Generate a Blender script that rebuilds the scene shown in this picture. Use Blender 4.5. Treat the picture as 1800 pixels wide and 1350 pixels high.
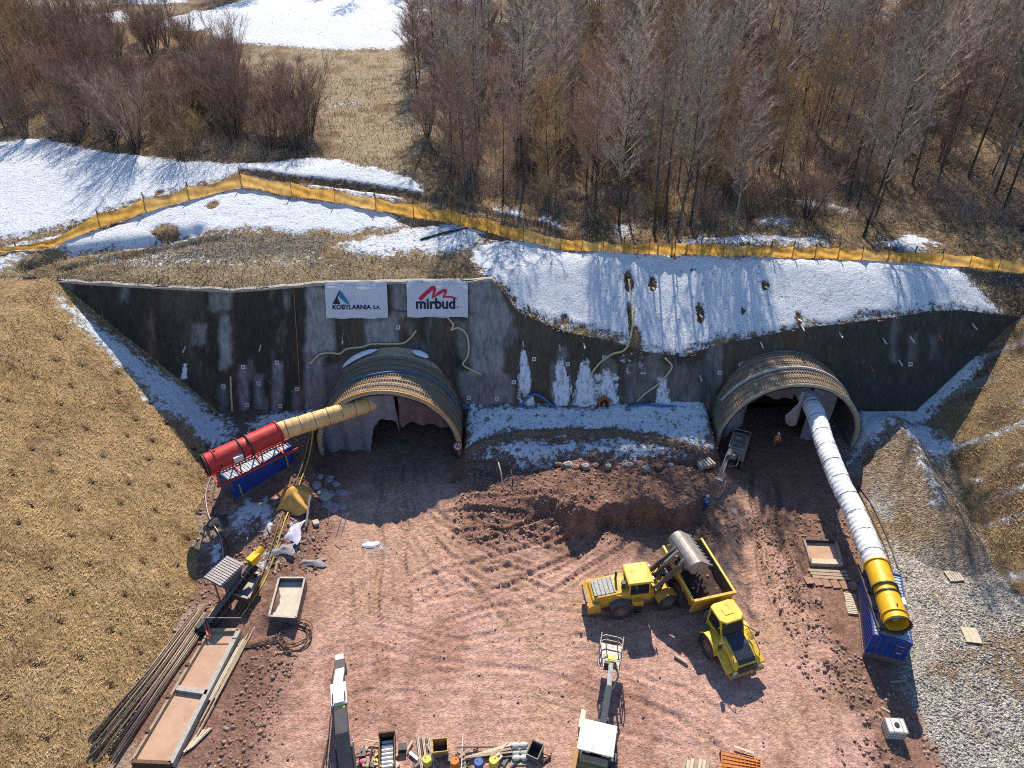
import bpy, math, random
import numpy as np
from mathutils import Vector, Matrix

for _o in list(bpy.data.objects):
    bpy.data.objects.remove(_o, do_unlink=True)
SC = bpy.context.scene
COL = SC.collection
rnd = random.Random(7)
nrs = np.random.RandomState(11)
R = math.radians

# ------------------------------------------------------------------ camera
CAM_H, PITCH, FPX = 46.0, 36.0, 1249.0        # drone height above the yard, tilt below level, focal length in px of 1800
cam_d = bpy.data.cameras.new('camera')
cam = bpy.data.objects.new('camera', cam_d)
COL.objects.link(cam)
cam.location = (0, 0, CAM_H)
cam.rotation_euler = (R(90 - PITCH), 0, 0)
cam_d.sensor_fit = 'HORIZONTAL'
cam_d.sensor_width = 36
cam_d.lens = 36 * FPX / 1800
cam_d.clip_start = 0.5
cam_d.clip_end = 4000
SC.camera = cam

# ------------------------------------------------------------------ sky and sun
SUN_EL, SUN_AZ = 42.0, 1.5        # azimuth measured from +Y towards +X
wd = bpy.data.worlds.new('World')
SC.world = wd
wd.use_nodes = True
nt = wd.node_tree
sky = nt.nodes.new('ShaderNodeTexSky')
sky.sky_type = 'NISHITA'
sky.sun_disc = False
sky.sun_elevation = R(SUN_EL)
sky.sun_rotation = R(SUN_AZ)
sky.air_density = 1.0
sky.dust_density = 0.0
sky.ozone_density = 5.0
bg = nt.nodes['Background']
bg.inputs['Strength'].default_value = 0.125
nt.links.new(sky.outputs[0], bg.inputs[0])
sun_d = bpy.data.lights.new('sun', 'SUN')
sun_d.energy = 5.0
sun_d.angle = R(0.5)
sun_d.color = (1.0, 0.90, 0.76)
sun = bpy.data.objects.new('sun', sun_d)
COL.objects.link(sun)
_sd = Vector((math.sin(R(SUN_AZ)) * math.cos(R(SUN_EL)), math.cos(R(SUN_AZ)) * math.cos(R(SUN_EL)), math.sin(R(SUN_EL))))
sun.rotation_euler = _sd.to_track_quat('Z', 'Y').to_euler()
sun.location = _sd * 300
vs = SC.view_settings
vs.view_transform = 'Standard'
vs.look = 'None'
vs.gamma = 1
vs.use_curve_mapping = False
vs.exposure = 0.55
SC.render.engine = 'CYCLES'
SC.cycles.max_bounces = 4
SC.cycles.diffuse_bounces = 2
SC.cycles.glossy_bounces = 2
SC.cycles.transmission_bounces = 2
SC.cycles.filter_width = 1.0
SC.cycles.use_denoising = False

# ------------------------------------------------------------------ picture point -> place
CP, SP = math.cos(R(PITCH)), math.sin(R(PITCH))
def ray(px, py):
    u, v = (px - 900) / FPX, (675 - py) / FPX
    return np.array([u, CP + v * SP, -SP + v * CP])
def P(px, py, z):                    # point of the sight line at height z
    d = ray(px, py)
    t = (z - CAM_H) / d[2]
    return Vector((d[0] * t, d[1] * t, z))
def PV(px, py, Y):                   # point of the sight line at distance Y
    d = ray(px, py)
    t = Y / d[1]
    return Vector((d[0] * t, Y, CAM_H + d[2] * t))
WY0, WYS = 54.6, 0.472               # leaning wall plane Y = WY0 + WYS * z
def PW(px, py, off=0.0):             # point on the shotcrete wall
    d = ray(px, py)
    t = (WY0 - off + WYS * CAM_H) / (d[1] - WYS * d[2])
    return Vector((d[0] * t, d[1] * t, CAM_H + d[2] * t))

# ------------------------------------------------------------------ noise on arrays
def _hash(ix, iy, seed):
    h = (ix.astype(np.int64) * 374761393 + iy.astype(np.int64) * 668265263 + seed * 1442695041) & 0x7fffffff
    h = ((h ^ (h >> 13)) * 1274126177) & 0x7fffffff
    return ((h ^ (h >> 16)) & 0xffff) / 65535.0
def vnoise(x, y, seed=0):
    x = np.asarray(x, float); y = np.asarray(y, float)
    ix, iy = np.floor(x), np.floor(y)
    fx, fy = x - ix, y - iy
    fx = fx * fx * (3 - 2 * fx); fy = fy * fy * (3 - 2 * fy)
    a = _hash(ix, iy, seed); b = _hash(ix + 1, iy, seed); c = _hash(ix, iy + 1, seed); d = _hash(ix + 1, iy + 1, seed)
    return (a + (b - a) * fx) * (1 - fy) + (c + (d - c) * fx) * fy
def fbm(x, y, seed=0, octv=4, gain=0.5):
    s, a, n = 0.0, 1.0, 0.0
    for k in range(octv):
        s = s + a * vnoise(x * 2 ** k + 17.3 * k, y * 2 ** k - 9.1 * k, seed + k)
        n += a; a *= gain
    return s / n - 0.5               # about -0.5 .. 0.5
def sstep(a, b, x):
    t = np.clip((np.asarray(x, float) - a) / (b - a), 0, 1)
    return t * t * (3 - 2 * t)
def seg_dist(x, y, pts):             # distance to a polyline and length along it
    x = np.asarray(x, float); y = np.asarray(y, float)
    best = np.full(x.shape, 1e9); along = np.zeros(x.shape); side = np.zeros(x.shape); L = 0.0
    for (ax, ay), (bx_, by_) in zip(pts[:-1], pts[1:]):
        dx, dy = bx_ - ax, by_ - ay
        l2 = dx * dx + dy * dy
        t = np.clip(((x - ax) * dx + (y - ay) * dy) / l2, 0, 1)
        ex, ey = x - ax - t * dx, y - ay - t * dy
        d = np.hypot(ex, ey)
        m = d < best
        best = np.where(m, d, best)
        l = math.sqrt(l2)
        along = np.where(m, L + t * l, along)
        side = np.where(m, np.sign(dx * (y - ay) - dy * (x - ax)), side)
        L += l
    return best, along, side
def poly_sd(x, y, pts):              # signed distance, positive inside
    x = np.asarray(x, float); y = np.asarray(y, float)
    out = np.full(x.shape, -99.0)
    xs = [p[0] for p in pts]; ys = [p[1] for p in pts]
    m = (x > min(xs) - 3) & (x < max(xs) + 3) & (y > min(ys) - 3) & (y < max(ys) + 3)
    if not m.any():
        return out
    X, Y = x[m], y[m]
    ins = np.zeros(X.shape, bool)
    n = len(pts)
    for i in range(n):
        (ax, ay), (bx_, by_) = pts[i], pts[(i + 1) % n]
        if ay != by_:
            c = ((ay > Y) != (by_ > Y)) & (X < (bx_ - ax) * (Y - ay) / (by_ - ay) + ax)
            ins ^= c
    d, _, _ = seg_dist(X, Y, list(pts) + [pts[0]])
    out[m] = np.where(ins, d, -d)
    return out

# ------------------------------------------------------------------ scene helpers
def tag(o, label=None, cat=None, group=None, kind=None):
    if label: o['label'] = label
    if cat:
        o['category'] = cat
        o['kind'] = 'thing'
    if group: o['group'] = group
    if kind: o['kind'] = kind
    return o
def empty(name, loc, rz=0.0, label=None, cat=None, group=None):
    o = bpy.data.objects.new(name, None)
    COL.objects.link(o)
    o.empty_display_size = 0.3
    o.location = loc
    o.rotation_euler = (0, 0, rz)
    return tag(o, label, cat, group)
def rot3(rx=0, ry=0, rz=0):
    from mathutils import Euler
    return np.array(Euler((rx, ry, rz)).to_matrix())
def frame_of(d):                     # two unit vectors across direction d
    d = np.array(d, float); d = d / (np.linalg.norm(d) + 1e-12)
    up = np.array([0, 0, 1.0]) if abs(d[2]) < 0.95 else np.array([1.0, 0, 0])
    a = np.cross(d, up); a /= np.linalg.norm(a)
    b = np.cross(a, d)
    return a, b
class MB:
    def __init__(s): s.V = []; s.F = []
    def add(s, vs_, fs):
        k = len(s.V)
        s.V.extend([tuple(map(float, v)) for v in vs_])
        s.F.extend([tuple(i + k for i in f) for f in fs])
        return s
    def box(s, c, d, m=None):
        hx, hy, hz = d[0] / 2, d[1] / 2, d[2] / 2
        q = np.array([[x, y, z] for z in (-hz, hz) for y in (-hy, hy) for x in (-hx, hx)])
        if m is not None: q = q @ np.array(m).T
        q = q + np.array(c)
        return s.add(q, [(0, 2, 3, 1), (4, 5, 7, 6), (0, 1, 5, 4), (2, 6, 7, 3), (0, 4, 6, 2), (1, 3, 7, 5)])
    def bx(s, x0, x1, y0, y1, z0, z1):
        return s.box(((x0 + x1) / 2, (y0 + y1) / 2, (z0 + z1) / 2), (abs(x1 - x0), abs(y1 - y0), abs(z1 - z0)))
    def bar(s, p0, p1, w, h):        # square bar between two points, w across, h along the local up
        p0 = np.array(p0, float); p1 = np.array(p1, float)
        a, b = frame_of(p1 - p0)
        q = []
        for p in (p0, p1):
            for i, j in ((-1, -1), (1, -1), (1, 1), (-1, 1)):
                q.append(p + a * i * w / 2 + b * j * h / 2)
        return s.add(q, [(0, 1, 2, 3), (7, 6, 5, 4), (0, 4, 5, 1), (1, 5, 6, 2), (2, 6, 7, 3), (3, 7, 4, 0)])
    def tube(s, p0, p1, r, n=10, r2=None, cap=True):
        p0 = np.array(p0, float); p1 = np.array(p1, float)
        r2 = r if r2 is None else r2
        a, b = frame_of(p1 - p0)
        q = []
        for p, rr in ((p0, r), (p1, r2)):
            for i in range(n):
                t = 2 * math.pi * i / n
                q.append(p + rr * (a * math.cos(t) + b * math.sin(t)))
        f = [(i, i + n, (i + 1) % n + n, (i + 1) % n) for i in range(n)]
        if cap: f += [tuple(range(n)), tuple(range(2 * n - 1, n - 1, -1))]
        return s.add(q, f)
    def path(s, pts, r, n=6, cap=True):
        pts = [np.array(p, float) for p in pts]
        q = []
        for i, p in enumerate(pts):
            d = pts[min(i + 1, len(pts) - 1)] - pts[max(i - 1, 0)]
            a, b = frame_of(d)
            rr = r[i] if hasattr(r, '__len__') else r
            for k in range(n):
                t = 2 * math.pi * k / n
                q.append(p + rr * (a * math.cos(t) + b * math.sin(t)))
        f = []
        for i in range(len(pts) - 1):
            for k in range(n):
                k2 = (k + 1) % n
                f.append((i * n + k, (i + 1) * n + k, (i + 1) * n + k2, i * n + k2))
        if cap:
            f += [tuple(range(n)), tuple(range(len(pts) * n - 1, (len(pts) - 1) * n - 1, -1))]
        return s.add(q, f)
    def prism(s, poly, lo, hi, axis='y', m=None, c=(0, 0, 0)):    # polygon (a, b) pushed along an axis
        q = []
        for w in (lo, hi):
            for a, b in poly:
                q.append({'y': (a, w, b), 'x': (w, a, b), 'z': (a, b, w)}[axis])
        q = np.array(q, float)
        if m is not None: q = q @ np.array(m).T
        q = q + np.array(c)
        n = len(poly)
        f = [tuple(range(n)), tuple(range(2 * n - 1, n - 1, -1))] + [(i, i + n, (i + 1) % n + n, (i + 1) % n) for i in range(n)]
        return s.add(q, f)
    def lathe(s, prof, p0, axis, n=24, close=False):     # prof: (along, radius)
        p0 = np.array(p0, float); ax = np.array(axis, float); ax /= np.linalg.norm(ax)
        a, b = frame_of(ax)
        q = []
        for l, r in prof:
            for i in range(n):
                t = 2 * math.pi * i / n
                q.append(p0 + ax * l + r * (a * math.cos(t) + b * math.sin(t)))
        f = []
        m = len(prof)
        for j in range(m if close else m - 1):
            j2 = (j + 1) % m
            for i in range(n):
                i2 = (i + 1) % n
                f.append((j * n + i, j2 * n + i, j2 * n + i2, j * n + i2))
        return s.add(q, f)
    def grid(s, G):                  # G: rows x cols x 3
        G = np.asarray(G, float)
        r, c = G.shape[:2]
        f = [(i * c + j, i * c + j + 1, (i + 1) * c + j + 1, (i + 1) * c + j) for i in range(r - 1) for j in range(c - 1)]
        return s.add(G.reshape(-1, 3), f)
    def ball(s, c, r, n=8, sc=(1, 1, 1)):
        rows = []
        for i in range(n // 2 + 1):
            t = math.pi * i / (n // 2)
            rows.append([(c[0] + sc[0] * r * math.sin(t) * math.cos(2 * math.pi * k / n), c[1] + sc[1] * r * math.sin(t) * math.sin(2 * math.pi * k / n), c[2] + sc[2] * r * math.cos(t)) for k in range(n + 1)])
        return s.grid(rows)
    def xf(s, m, c=(0, 0, 0), piv=(0, 0, 0)):
        v = (np.array(s.V) - np.array(piv)) @ np.array(m).T + np.array(piv) + np.array(c)
        s.V = [tuple(p) for p in v]
        return s
    def mesh(s, name, mat, smooth=False):
        me = bpy.data.meshes.new(name)
        me.from_pydata(s.V, [], s.F)
        me.update()
        if mat: me.materials.append(mat)
        if smooth: me.polygons.foreach_set('use_smooth', [True] * len(me.polygons))
        return me
    def build(s, name, mat, parent=None, smooth=False, bevel=0.0, loc=None, rz=None, angle=None):
        me = s.mesh(name, mat, smooth)
        o = bpy.data.objects.new(name, me)
        COL.objects.link(o)
        if parent: o.parent = parent
        if loc is not None: o.location = loc
        if rz is not None: o.rotation_euler = (0, 0, rz)
        if bevel:
            b = o.modifiers.new('bevel', 'BEVEL'); b.width = bevel; b.segments = 2; b.limit_method = 'ANGLE'
        if angle:
            try:
                me.set_sharp_from_angle(angle=R(angle))
            except Exception:
                pass
        return o
def np_mesh(name, V, F, mat, smooth=True):        # fast mesh from arrays, all quads or all triangles
    me = bpy.data.meshes.new(name)
    V = np.asarray(V, np.float32); F = np.asarray(F, np.int32)
    k = F.shape[1]
    me.vertices.add(len(V)); me.vertices.foreach_set('co', V.ravel())
    me.loops.add(F.size); me.loops.foreach_set('vertex_index', F.ravel())
    me.polygons.add(len(F)); me.polygons.foreach_set('loop_start', np.arange(0, F.size, k, dtype=np.int32))
    me.polygons.foreach_set('loop_total', np.full(len(F), k, np.int32))
    me.update(calc_edges=True)
    if smooth: me.polygons.foreach_set('use_smooth', np.ones(len(F), bool))
    if mat: me.materials.append(mat)
    return me
def fattr(me, name, arr):
    a = me.attributes.new(name, 'FLOAT', 'POINT'); a.data.foreach_set('value', np.asarray(arr, np.float32).ravel())
def cattr(me, name, rgb):
    a = me.attributes.new(name, 'FLOAT_COLOR', 'POINT')
    q = np.ones((len(rgb), 4), np.float32); q[:, :3] = rgb
    a.data.foreach_set('color', q.ravel())
def link(name, me, parent=None, loc=None, rz=None):
    o = bpy.data.objects.new(name, me); COL.objects.link(o)
    if parent: o.parent = parent
    if loc is not None: o.location = loc
    if rz is not None: o.rotation_euler = (0, 0, rz)
    return o
def copy_tree(o, parent=None):
    c = o.copy(); COL.objects.link(c); c.parent = parent
    for ch in list(o.children): copy_tree(ch, c)
    return c
# ------------------------------------------------------------------ materials
def lin(r, g, b):
    return tuple(((c / 255) / 12.92 if c / 255 <= 0.04045 else ((c / 255 + 0.055) / 1.055) ** 2.4) for c in (r, g, b))
class NT:
    def __init__(s, name):
        s.m = bpy.data.materials.new(name); s.m.use_nodes = True
        s.t = s.m.node_tree; s.b = s.t.nodes['Principled BSDF']; s.o = s.t.nodes['Material Output']
        s.tc = s.t.nodes.new('ShaderNodeTexCoord')
    def n(s, kind, **kw):
        x = s.t.nodes.new(kind)
        for k, v in kw.items(): setattr(x, k, v)
        return x
    def L(s, a, b): s.t.links.new(a, b)
    def noise(s, scale, detail=4, rough=0.6, vec=None, dist=0.0):
        x = s.n('ShaderNodeTexNoise'); x.inputs['Scale'].default_value = scale; x.inputs['Detail'].default_value = detail
        x.inputs['Roughness'].default_value = rough; x.inputs['Distortion'].default_value = dist
        s.L(vec if vec is not None else s.tc.outputs['Object'], x.inputs['Vector'])
        return x.outputs['Fac']
    def voro(s, scale, vec=None, feature='F1'):
        x = s.n('ShaderNodeTexVoronoi', feature=feature); x.inputs['Scale'].default_value = scale
        s.L(vec if vec is not None else s.tc.outputs['Object'], x.inputs['Vector'])
        return x
    def scaled(s, v):
        x = s.n('ShaderNodeMapping'); x.inputs['Scale'].default_value = v
        s.L(s.tc.outputs['Object'], x.inputs['Vector'])
        return x.outputs[0]
    def attr(s, name):
        x = s.n('ShaderNodeAttribute'); x.attribute_name = name
        return x
    def math(s, op, a, b=0.0, clamp=False):
        x = s.n('ShaderNodeMath', operation=op); x.use_clamp = clamp
        for i, v in enumerate((a, b)):
            if isinstance(v, (int, float)): x.inputs[i].default_value = v
            else: s.L(v, x.inputs[i])
        return x.outputs[0]
    def remap(s, v, a, b, c=0.0, d=1.0):
        x = s.n('ShaderNodeMapRange'); x.inputs[1].default_value = a; x.inputs[2].default_value = b
        x.inputs[3].default_value = c; x.inputs[4].default_value = d
        s.L(v, x.inputs[0])
        return x.outputs[0]
    def mix(s, f, a, b, mode='MIX'):
        x = s.n('ShaderNodeMix', data_type='RGBA', blend_type=mode)
        x.clamp_factor = True
        for i, v in ((0, f), (6, a), (7, b)):
            if isinstance(v, (int, float)): x.inputs[i].default_value = v
            elif isinstance(v, tuple): x.inputs[i].default_value = (*v[:3], 1)
            else: s.L(v, x.inputs[i])
        return x.outputs[2]
    def grey(s, v):
        x = s.n('ShaderNodeCombineColor')
        for i in range(3): s.L(v, x.inputs[i])
        return x.outputs[0]
    def bump(s, h, dist, strength=1.0, prev=None):
        x = s.n('ShaderNodeBump'); x.inputs['Strength'].default_value = strength; x.inputs['Distance'].default_value = dist
        s.L(h, x.inputs['Height'])
        if prev is not None: s.L(prev, x.inputs['Normal'])
        return x.outputs[0]
    def out(s, col, rough=0.9, normal=None, metal=0.0, spec=0.2):
        if isinstance(col, tuple): s.b.inputs['Base Color'].default_value = (*col, 1)
        else: s.L(col, s.b.inputs['Base Color'])
        if isinstance(rough, (int, float)): s.b.inputs['Roughness'].default_value = rough
        else: s.L(rough, s.b.inputs['Roughness'])
        s.b.inputs['Metallic'].default_value = metal
        s.b.inputs['Specular IOR Level'].default_value = spec
        if normal is not None: s.L(normal, s.b.inputs['Normal'])
        return s.m
_mc = {}
def M(name, col, rough=0.6, metal=0.0, var=0.25, scale=3.0, dust=0.0, dustcol=(0.27, 0.19, 0.15), spec=0.4, bump=0.0, mud=0.0):
    if name in _mc: return _mc[name]
    k = NT(name)
    nz = k.noise(scale, 5, 0.65)
    f = k.remap(nz, 0.25, 0.75, 1 - var, 1 + var)
    c = k.mix(1.0, col, k.grey(f), 'MULTIPLY')
    rr = rough
    if dust > 0:
        g = k.n('ShaderNodeNewGeometry')
        sx = k.n('ShaderNodeSeparateXYZ'); k.L(g.outputs['Normal'], sx.inputs[0])
        up = k.remap(sx.outputs[2], -0.3, 1.0, 0.35, 1.0)
        df = k.math('MULTIPLY', k.remap(k.noise(scale * 1.7, 6, 0.7), 0.62 - 0.4 * dust, 0.85 - 0.25 * dust), up)
        c = k.mix(k.math('MULTIPLY', df, 0.25 + 0.6 * dust), c, dustcol)
        rr = k.remap(df, 0, 1, rough, 0.95)
    if mud > 0:
        so = k.n('ShaderNodeSeparateXYZ'); k.L(k.tc.outputs['Object'], so.inputs[0])
        mf = k.math('ADD', k.remap(so.outputs[2], 0.5, mud, 0.75, -0.25), k.math('MULTIPLY', k.math('SUBTRACT', k.noise(3.5, 6, 0.75), 0.5), 2.4))
        c = k.mix(k.math('MULTIPLY', k.remap(mf, 0.25, 0.6), 0.9), c, (0.21, 0.135, 0.10))
    nm = k.bump(k.noise(scale * 6, 4), bump) if bump > 0 else None
    _mc[name] = k.out(c, rr, nm, metal, spec)
    return _mc[name]

def ground_material(name, stones=0.0, fibre=0.0, litter=0.0, contrast=0.35):
    k = NT(name)
    col = k.attr('Col').outputs['Color']
    snow = k.attr('snow').outputs['Fac']
    n2 = k.noise(3.2, 5, 0.78)
    n3 = k.noise(21.0, 2, 0.7)
    v = k.math('ADD', n2, k.math('MULTIPLY', n3, 0.7))
    f = k.remap(v, 0.62, 1.08, 1 - contrast, 1 + contrast)
    c = k.mix(1.0, col, k.grey(f), 'MULTIPLY')
    hgt = k.math('MULTIPLY', n2, 1.6)
    if stones > 0:
        vo = k.voro(6.5)
        gg = k.n('ShaderNodeSeparateColor'); k.L(vo.outputs['Color'], gg.inputs[0])
        c = k.mix(1.0, c, k.grey(k.remap(gg.outputs[0], 0, 1, 1 - 0.42 * stones, 1 + 0.42 * stones)), 'MULTIPLY')
        hgt = k.math('ADD', hgt, k.math('MULTIPLY', k.remap(vo.outputs['Distance'], 0.55, 0.1), stones))
    if fibre > 0:
        ff = k.math('MULTIPLY', k.noise(1.0, 4, 0.75, k.scaled((9.0, 20.0, 20.0)), 2.0), 2.0)
        c = k.mix(1.0, c, k.grey(k.remap(ff, 0.75, 1.25, 1 - fibre * 0.6, 1 + fibre * 0.55)), 'MULTIPLY')
        hgt = k.math('ADD', hgt, k.math('MULTIPLY', ff, fibre * 1.3))
    if litter > 0:
        vo = k.voro(6.0)
        gg = k.n('ShaderNodeSeparateColor'); k.L(vo.outputs['Color'], gg.inputs[0])
        c = k.mix(k.remap(gg.outputs[1], 0.5, 0.9, 0.0, litter), c, k.mix(gg.outputs[0], (0.13, 0.085, 0.05), (0.52, 0.36, 0.20)))
        hgt = k.math('ADD', hgt, k.math('MULTIPLY', gg.outputs[2], 0.7))
    # snow lies where the attribute says, its rim broken up by noise
    ns = k.math('ADD', k.math('MULTIPLY', k.math('SUBTRACT', k.noise(1.5, 7, 0.88), 0.5), 3.4), 0.825)
    sm = k.remap(k.math('ADD', snow, k.math('SUBTRACT', ns, 0.825)), 0.47, 0.54)
    ssp = k.remap(n2, 0.60, 0.66)
    scol = k.mix(k.math('MULTIPLY', ssp, 0.8), (0.80, 0.84, 0.89), (0.26, 0.20, 0.15))
    c = k.mix(sm, c, scol)
    sh = k.math('MULTIPLY', n2, 3.0)
    hmix = k.n('ShaderNodeMix', data_type='FLOAT')
    k.L(sm, hmix.inputs[0]); k.L(hgt, hmix.inputs[2]); k.L(sh, hmix.inputs[3])
    nm = k.bump(hmix.outputs[0], 0.14, 0.9)
    return k.out(c, 0.92, nm, 0, 0.15)

MAT = {}
MAT['yard'] = ground_material('red_dirt', stones=0.2, contrast=0.55)
MAT['gravel'] = ground_material('gravel', stones=1.0, contrast=0.65)
MAT['matting'] = ground_material('straw_matting', fibre=1.0, contrast=0.6)
MAT['hill'] = ground_material('winter_hillside', fibre=0.6, litter=0.6, contrast=0.45)
def shotcrete():
    k = NT('shotcrete')
    col = k.attr('Col').outputs['Color']; ice = k.attr('snow').outputs['Fac']
    n1 = k.noise(1.0, 6, 0.7, k.scaled((0.9, 0.9, 0.35))); n2 = k.noise(9.0, 6, 0.7); n3 = k.noise(2.2, 5, 0.65, k.scaled((1.6, 1, 0.12)))
    v = k.math('ADD', n1, k.math('ADD', k.math('MULTIPLY', n2, 0.6), n3))
    c = k.mix(1.0, col, k.grey(k.remap(v, 0.95, 1.65, 0.35, 1.75)), 'MULTIPLY')
    drip = k.remap(k.noise(1.5, 5, 0.7, k.scaled((2.4, 1, 0.09))), 0.6, 0.72)
    c = k.mix(k.math('MULTIPLY', drip, 0.5), c, (0.27, 0.25, 0.24))
    rust = k.remap(k.noise(1.5, 5, 0.7, k.scaled((1.7, 1, 0.07))), 0.62, 0.72)
    c = k.mix(k.math('MULTIPLY', rust, 0.55), c, (0.13, 0.055, 0.025))
    im = k.remap(k.math('ADD', ice, k.math('MULTIPLY', k.math('SUBTRACT', k.noise(2.0, 5, 0.7), 0.5), 1.0)), 0.45, 0.58)
    c = k.mix(im, c, (0.72, 0.76, 0.82))
    nm = k.bump(k.math('ADD', n2, k.math('MULTIPLY', k.noise(2.5, 4), 1.5)), 0.09, 0.8)
    return k.out(c, k.remap(n1, 0.4, 0.6, 0.55, 0.95), nm, 0, 0.3)
MAT['shotcrete'] = shotcrete()
def translucent(name, col, mixf=0.5, var=0.3, scale=2.0):
    k = NT(name)
    f = k.remap(k.noise(scale, 5, 0.65), 0.25, 0.75, 1 - var, 1 + var)
    c = k.mix(1.0, col, k.grey(f), 'MULTIPLY')
    k.out(c, 0.6, k.bump(k.noise(scale * 2, 4), 0.06), 0, 0.3)
    tr = k.n('ShaderNodeBsdfTranslucent'); k.L(c, tr.inputs[0])
    mx = k.n('ShaderNodeMixShader'); mx.inputs[0].default_value = mixf
    k.L(k.b.outputs[0], mx.inputs[1]); k.L(tr.outputs[0], mx.inputs[2]); k.L(mx.outputs[0], k.o.inputs[0])
    return k.m
def bark(name, dark, light):
    k = NT(name)
    oi = k.n('ShaderNodeObjectInfo')
    nz = k.noise(1.0, 4, 0.6, k.scaled((2.5, 2.5, 0.8)))
    c = k.mix(k.remap(nz, 0.35, 0.65), dark, light)
    c = k.mix(1.0, c, k.grey(k.remap(oi.outputs['Random'], 0, 1, 0.7, 1.3)), 'MULTIPLY')
    return k.out(c, 0.9, None, 0, 0.15)
MAT['bark'] = bark('tree_bark', (0.035, 0.032, 0.028), (0.13, 0.118, 0.10))
MAT['bark_pale'] = bark('tree_bark_pale', (0.14, 0.12, 0.10), (0.34, 0.30, 0.27))
MAT['twig_grey'] = bark('twigs_grey', (0.15, 0.115, 0.09), (0.66, 0.54, 0.44))
MAT['twig_red'] = bark('twigs_red', (0.15, 0.095, 0.07), (0.52, 0.35, 0.27))
MAT['twig_ochre'] = bark('twigs_ochre', (0.20, 0.125, 0.06), (0.60, 0.42, 0.22))
# ------------------------------------------------------------------ lie of the land
_cr = [(60, 488), (85, 492), (160, 497), (300, 505), (410, 510), (520, 502), (575, 497), (700, 495), (825, 493), (866, 490), (890, 522), (910, 548), (960, 572),
       (1010, 588), (1080, 602), (1130, 618), (1200, 628), (1260, 607), (1330, 594), (1400, 578), (1480, 570), (1560, 560), (1640, 548), (1690, 546), (1740, 552), (1790, 556)]
_crw = [PW(*p) for p in _cr]
CRX = np.array([-70] + [p.x for p in _crw] + [54.0, 60.0]); CRZ = np.array([14.3] + [p.z for p in _crw] + [12.6, 13.6])
def ztop(X): return np.interp(X, CRX, CRZ)
def ycrest(X): return WY0 + WYS * ztop(X)
PORTS = ((-11.7, 51.4), (26.7, 52.6))       # centre X and front Y of the two portals
PR, PZ = 6.75, 0.95                         # outer radius and springing height

def znat(X, Y):
    g = 0.165 * sstep(6, -14, X) + 0.02 * sstep(14, 40, X)
    far = np.clip(Y - 83, 0, 320)
    return (13.3 + 0.7 * sstep(-25, -45, X) + g * np.clip(Y - 61, 0, 22) + (0.055 + 0.02 * sstep(0, 40, X)) * far + 1.6 * fbm(X / 26, Y / 26, 5, 3) * sstep(70, 90, Y)
            + 0.35 * fbm(X / 5, Y / 5, 8, 4) * sstep(61, 66, Y) + 0.10 * fbm(X / 1.1, Y / 1.1, 9, 3))
def zhill(X, Y):
    c = ztop(X) + 0.54 * (Y - ycrest(X)) + 0.12 * fbm(X / 1.2, Y / 1.2, 31, 4) + 0.5 * fbm(X / 6, Y / 6, 33, 2) * sstep(0, 3, Y - ycrest(X))
    n = znat(X, Y)
    k = 0.5
    h = np.clip(0.5 + 0.5 * (c - n) / k, 0, 1)
    return c + (n - c) * h - k * h * (1 - h)
def xfoot(Y): return np.interp(Y, [10, 22, 35, 45, 56], [-26.5, -25.7, -25.0, -26.0, -26.4])
_ap = P(1577, 735, 3.6); _rb = P(1632, 850, 2.3); _rc = P(1668, 930, 1.3)
RIDGE = [(_ap.x, _ap.y), (_rb.x, _rb.y), (_rc.x, _rc.y)]
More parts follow.
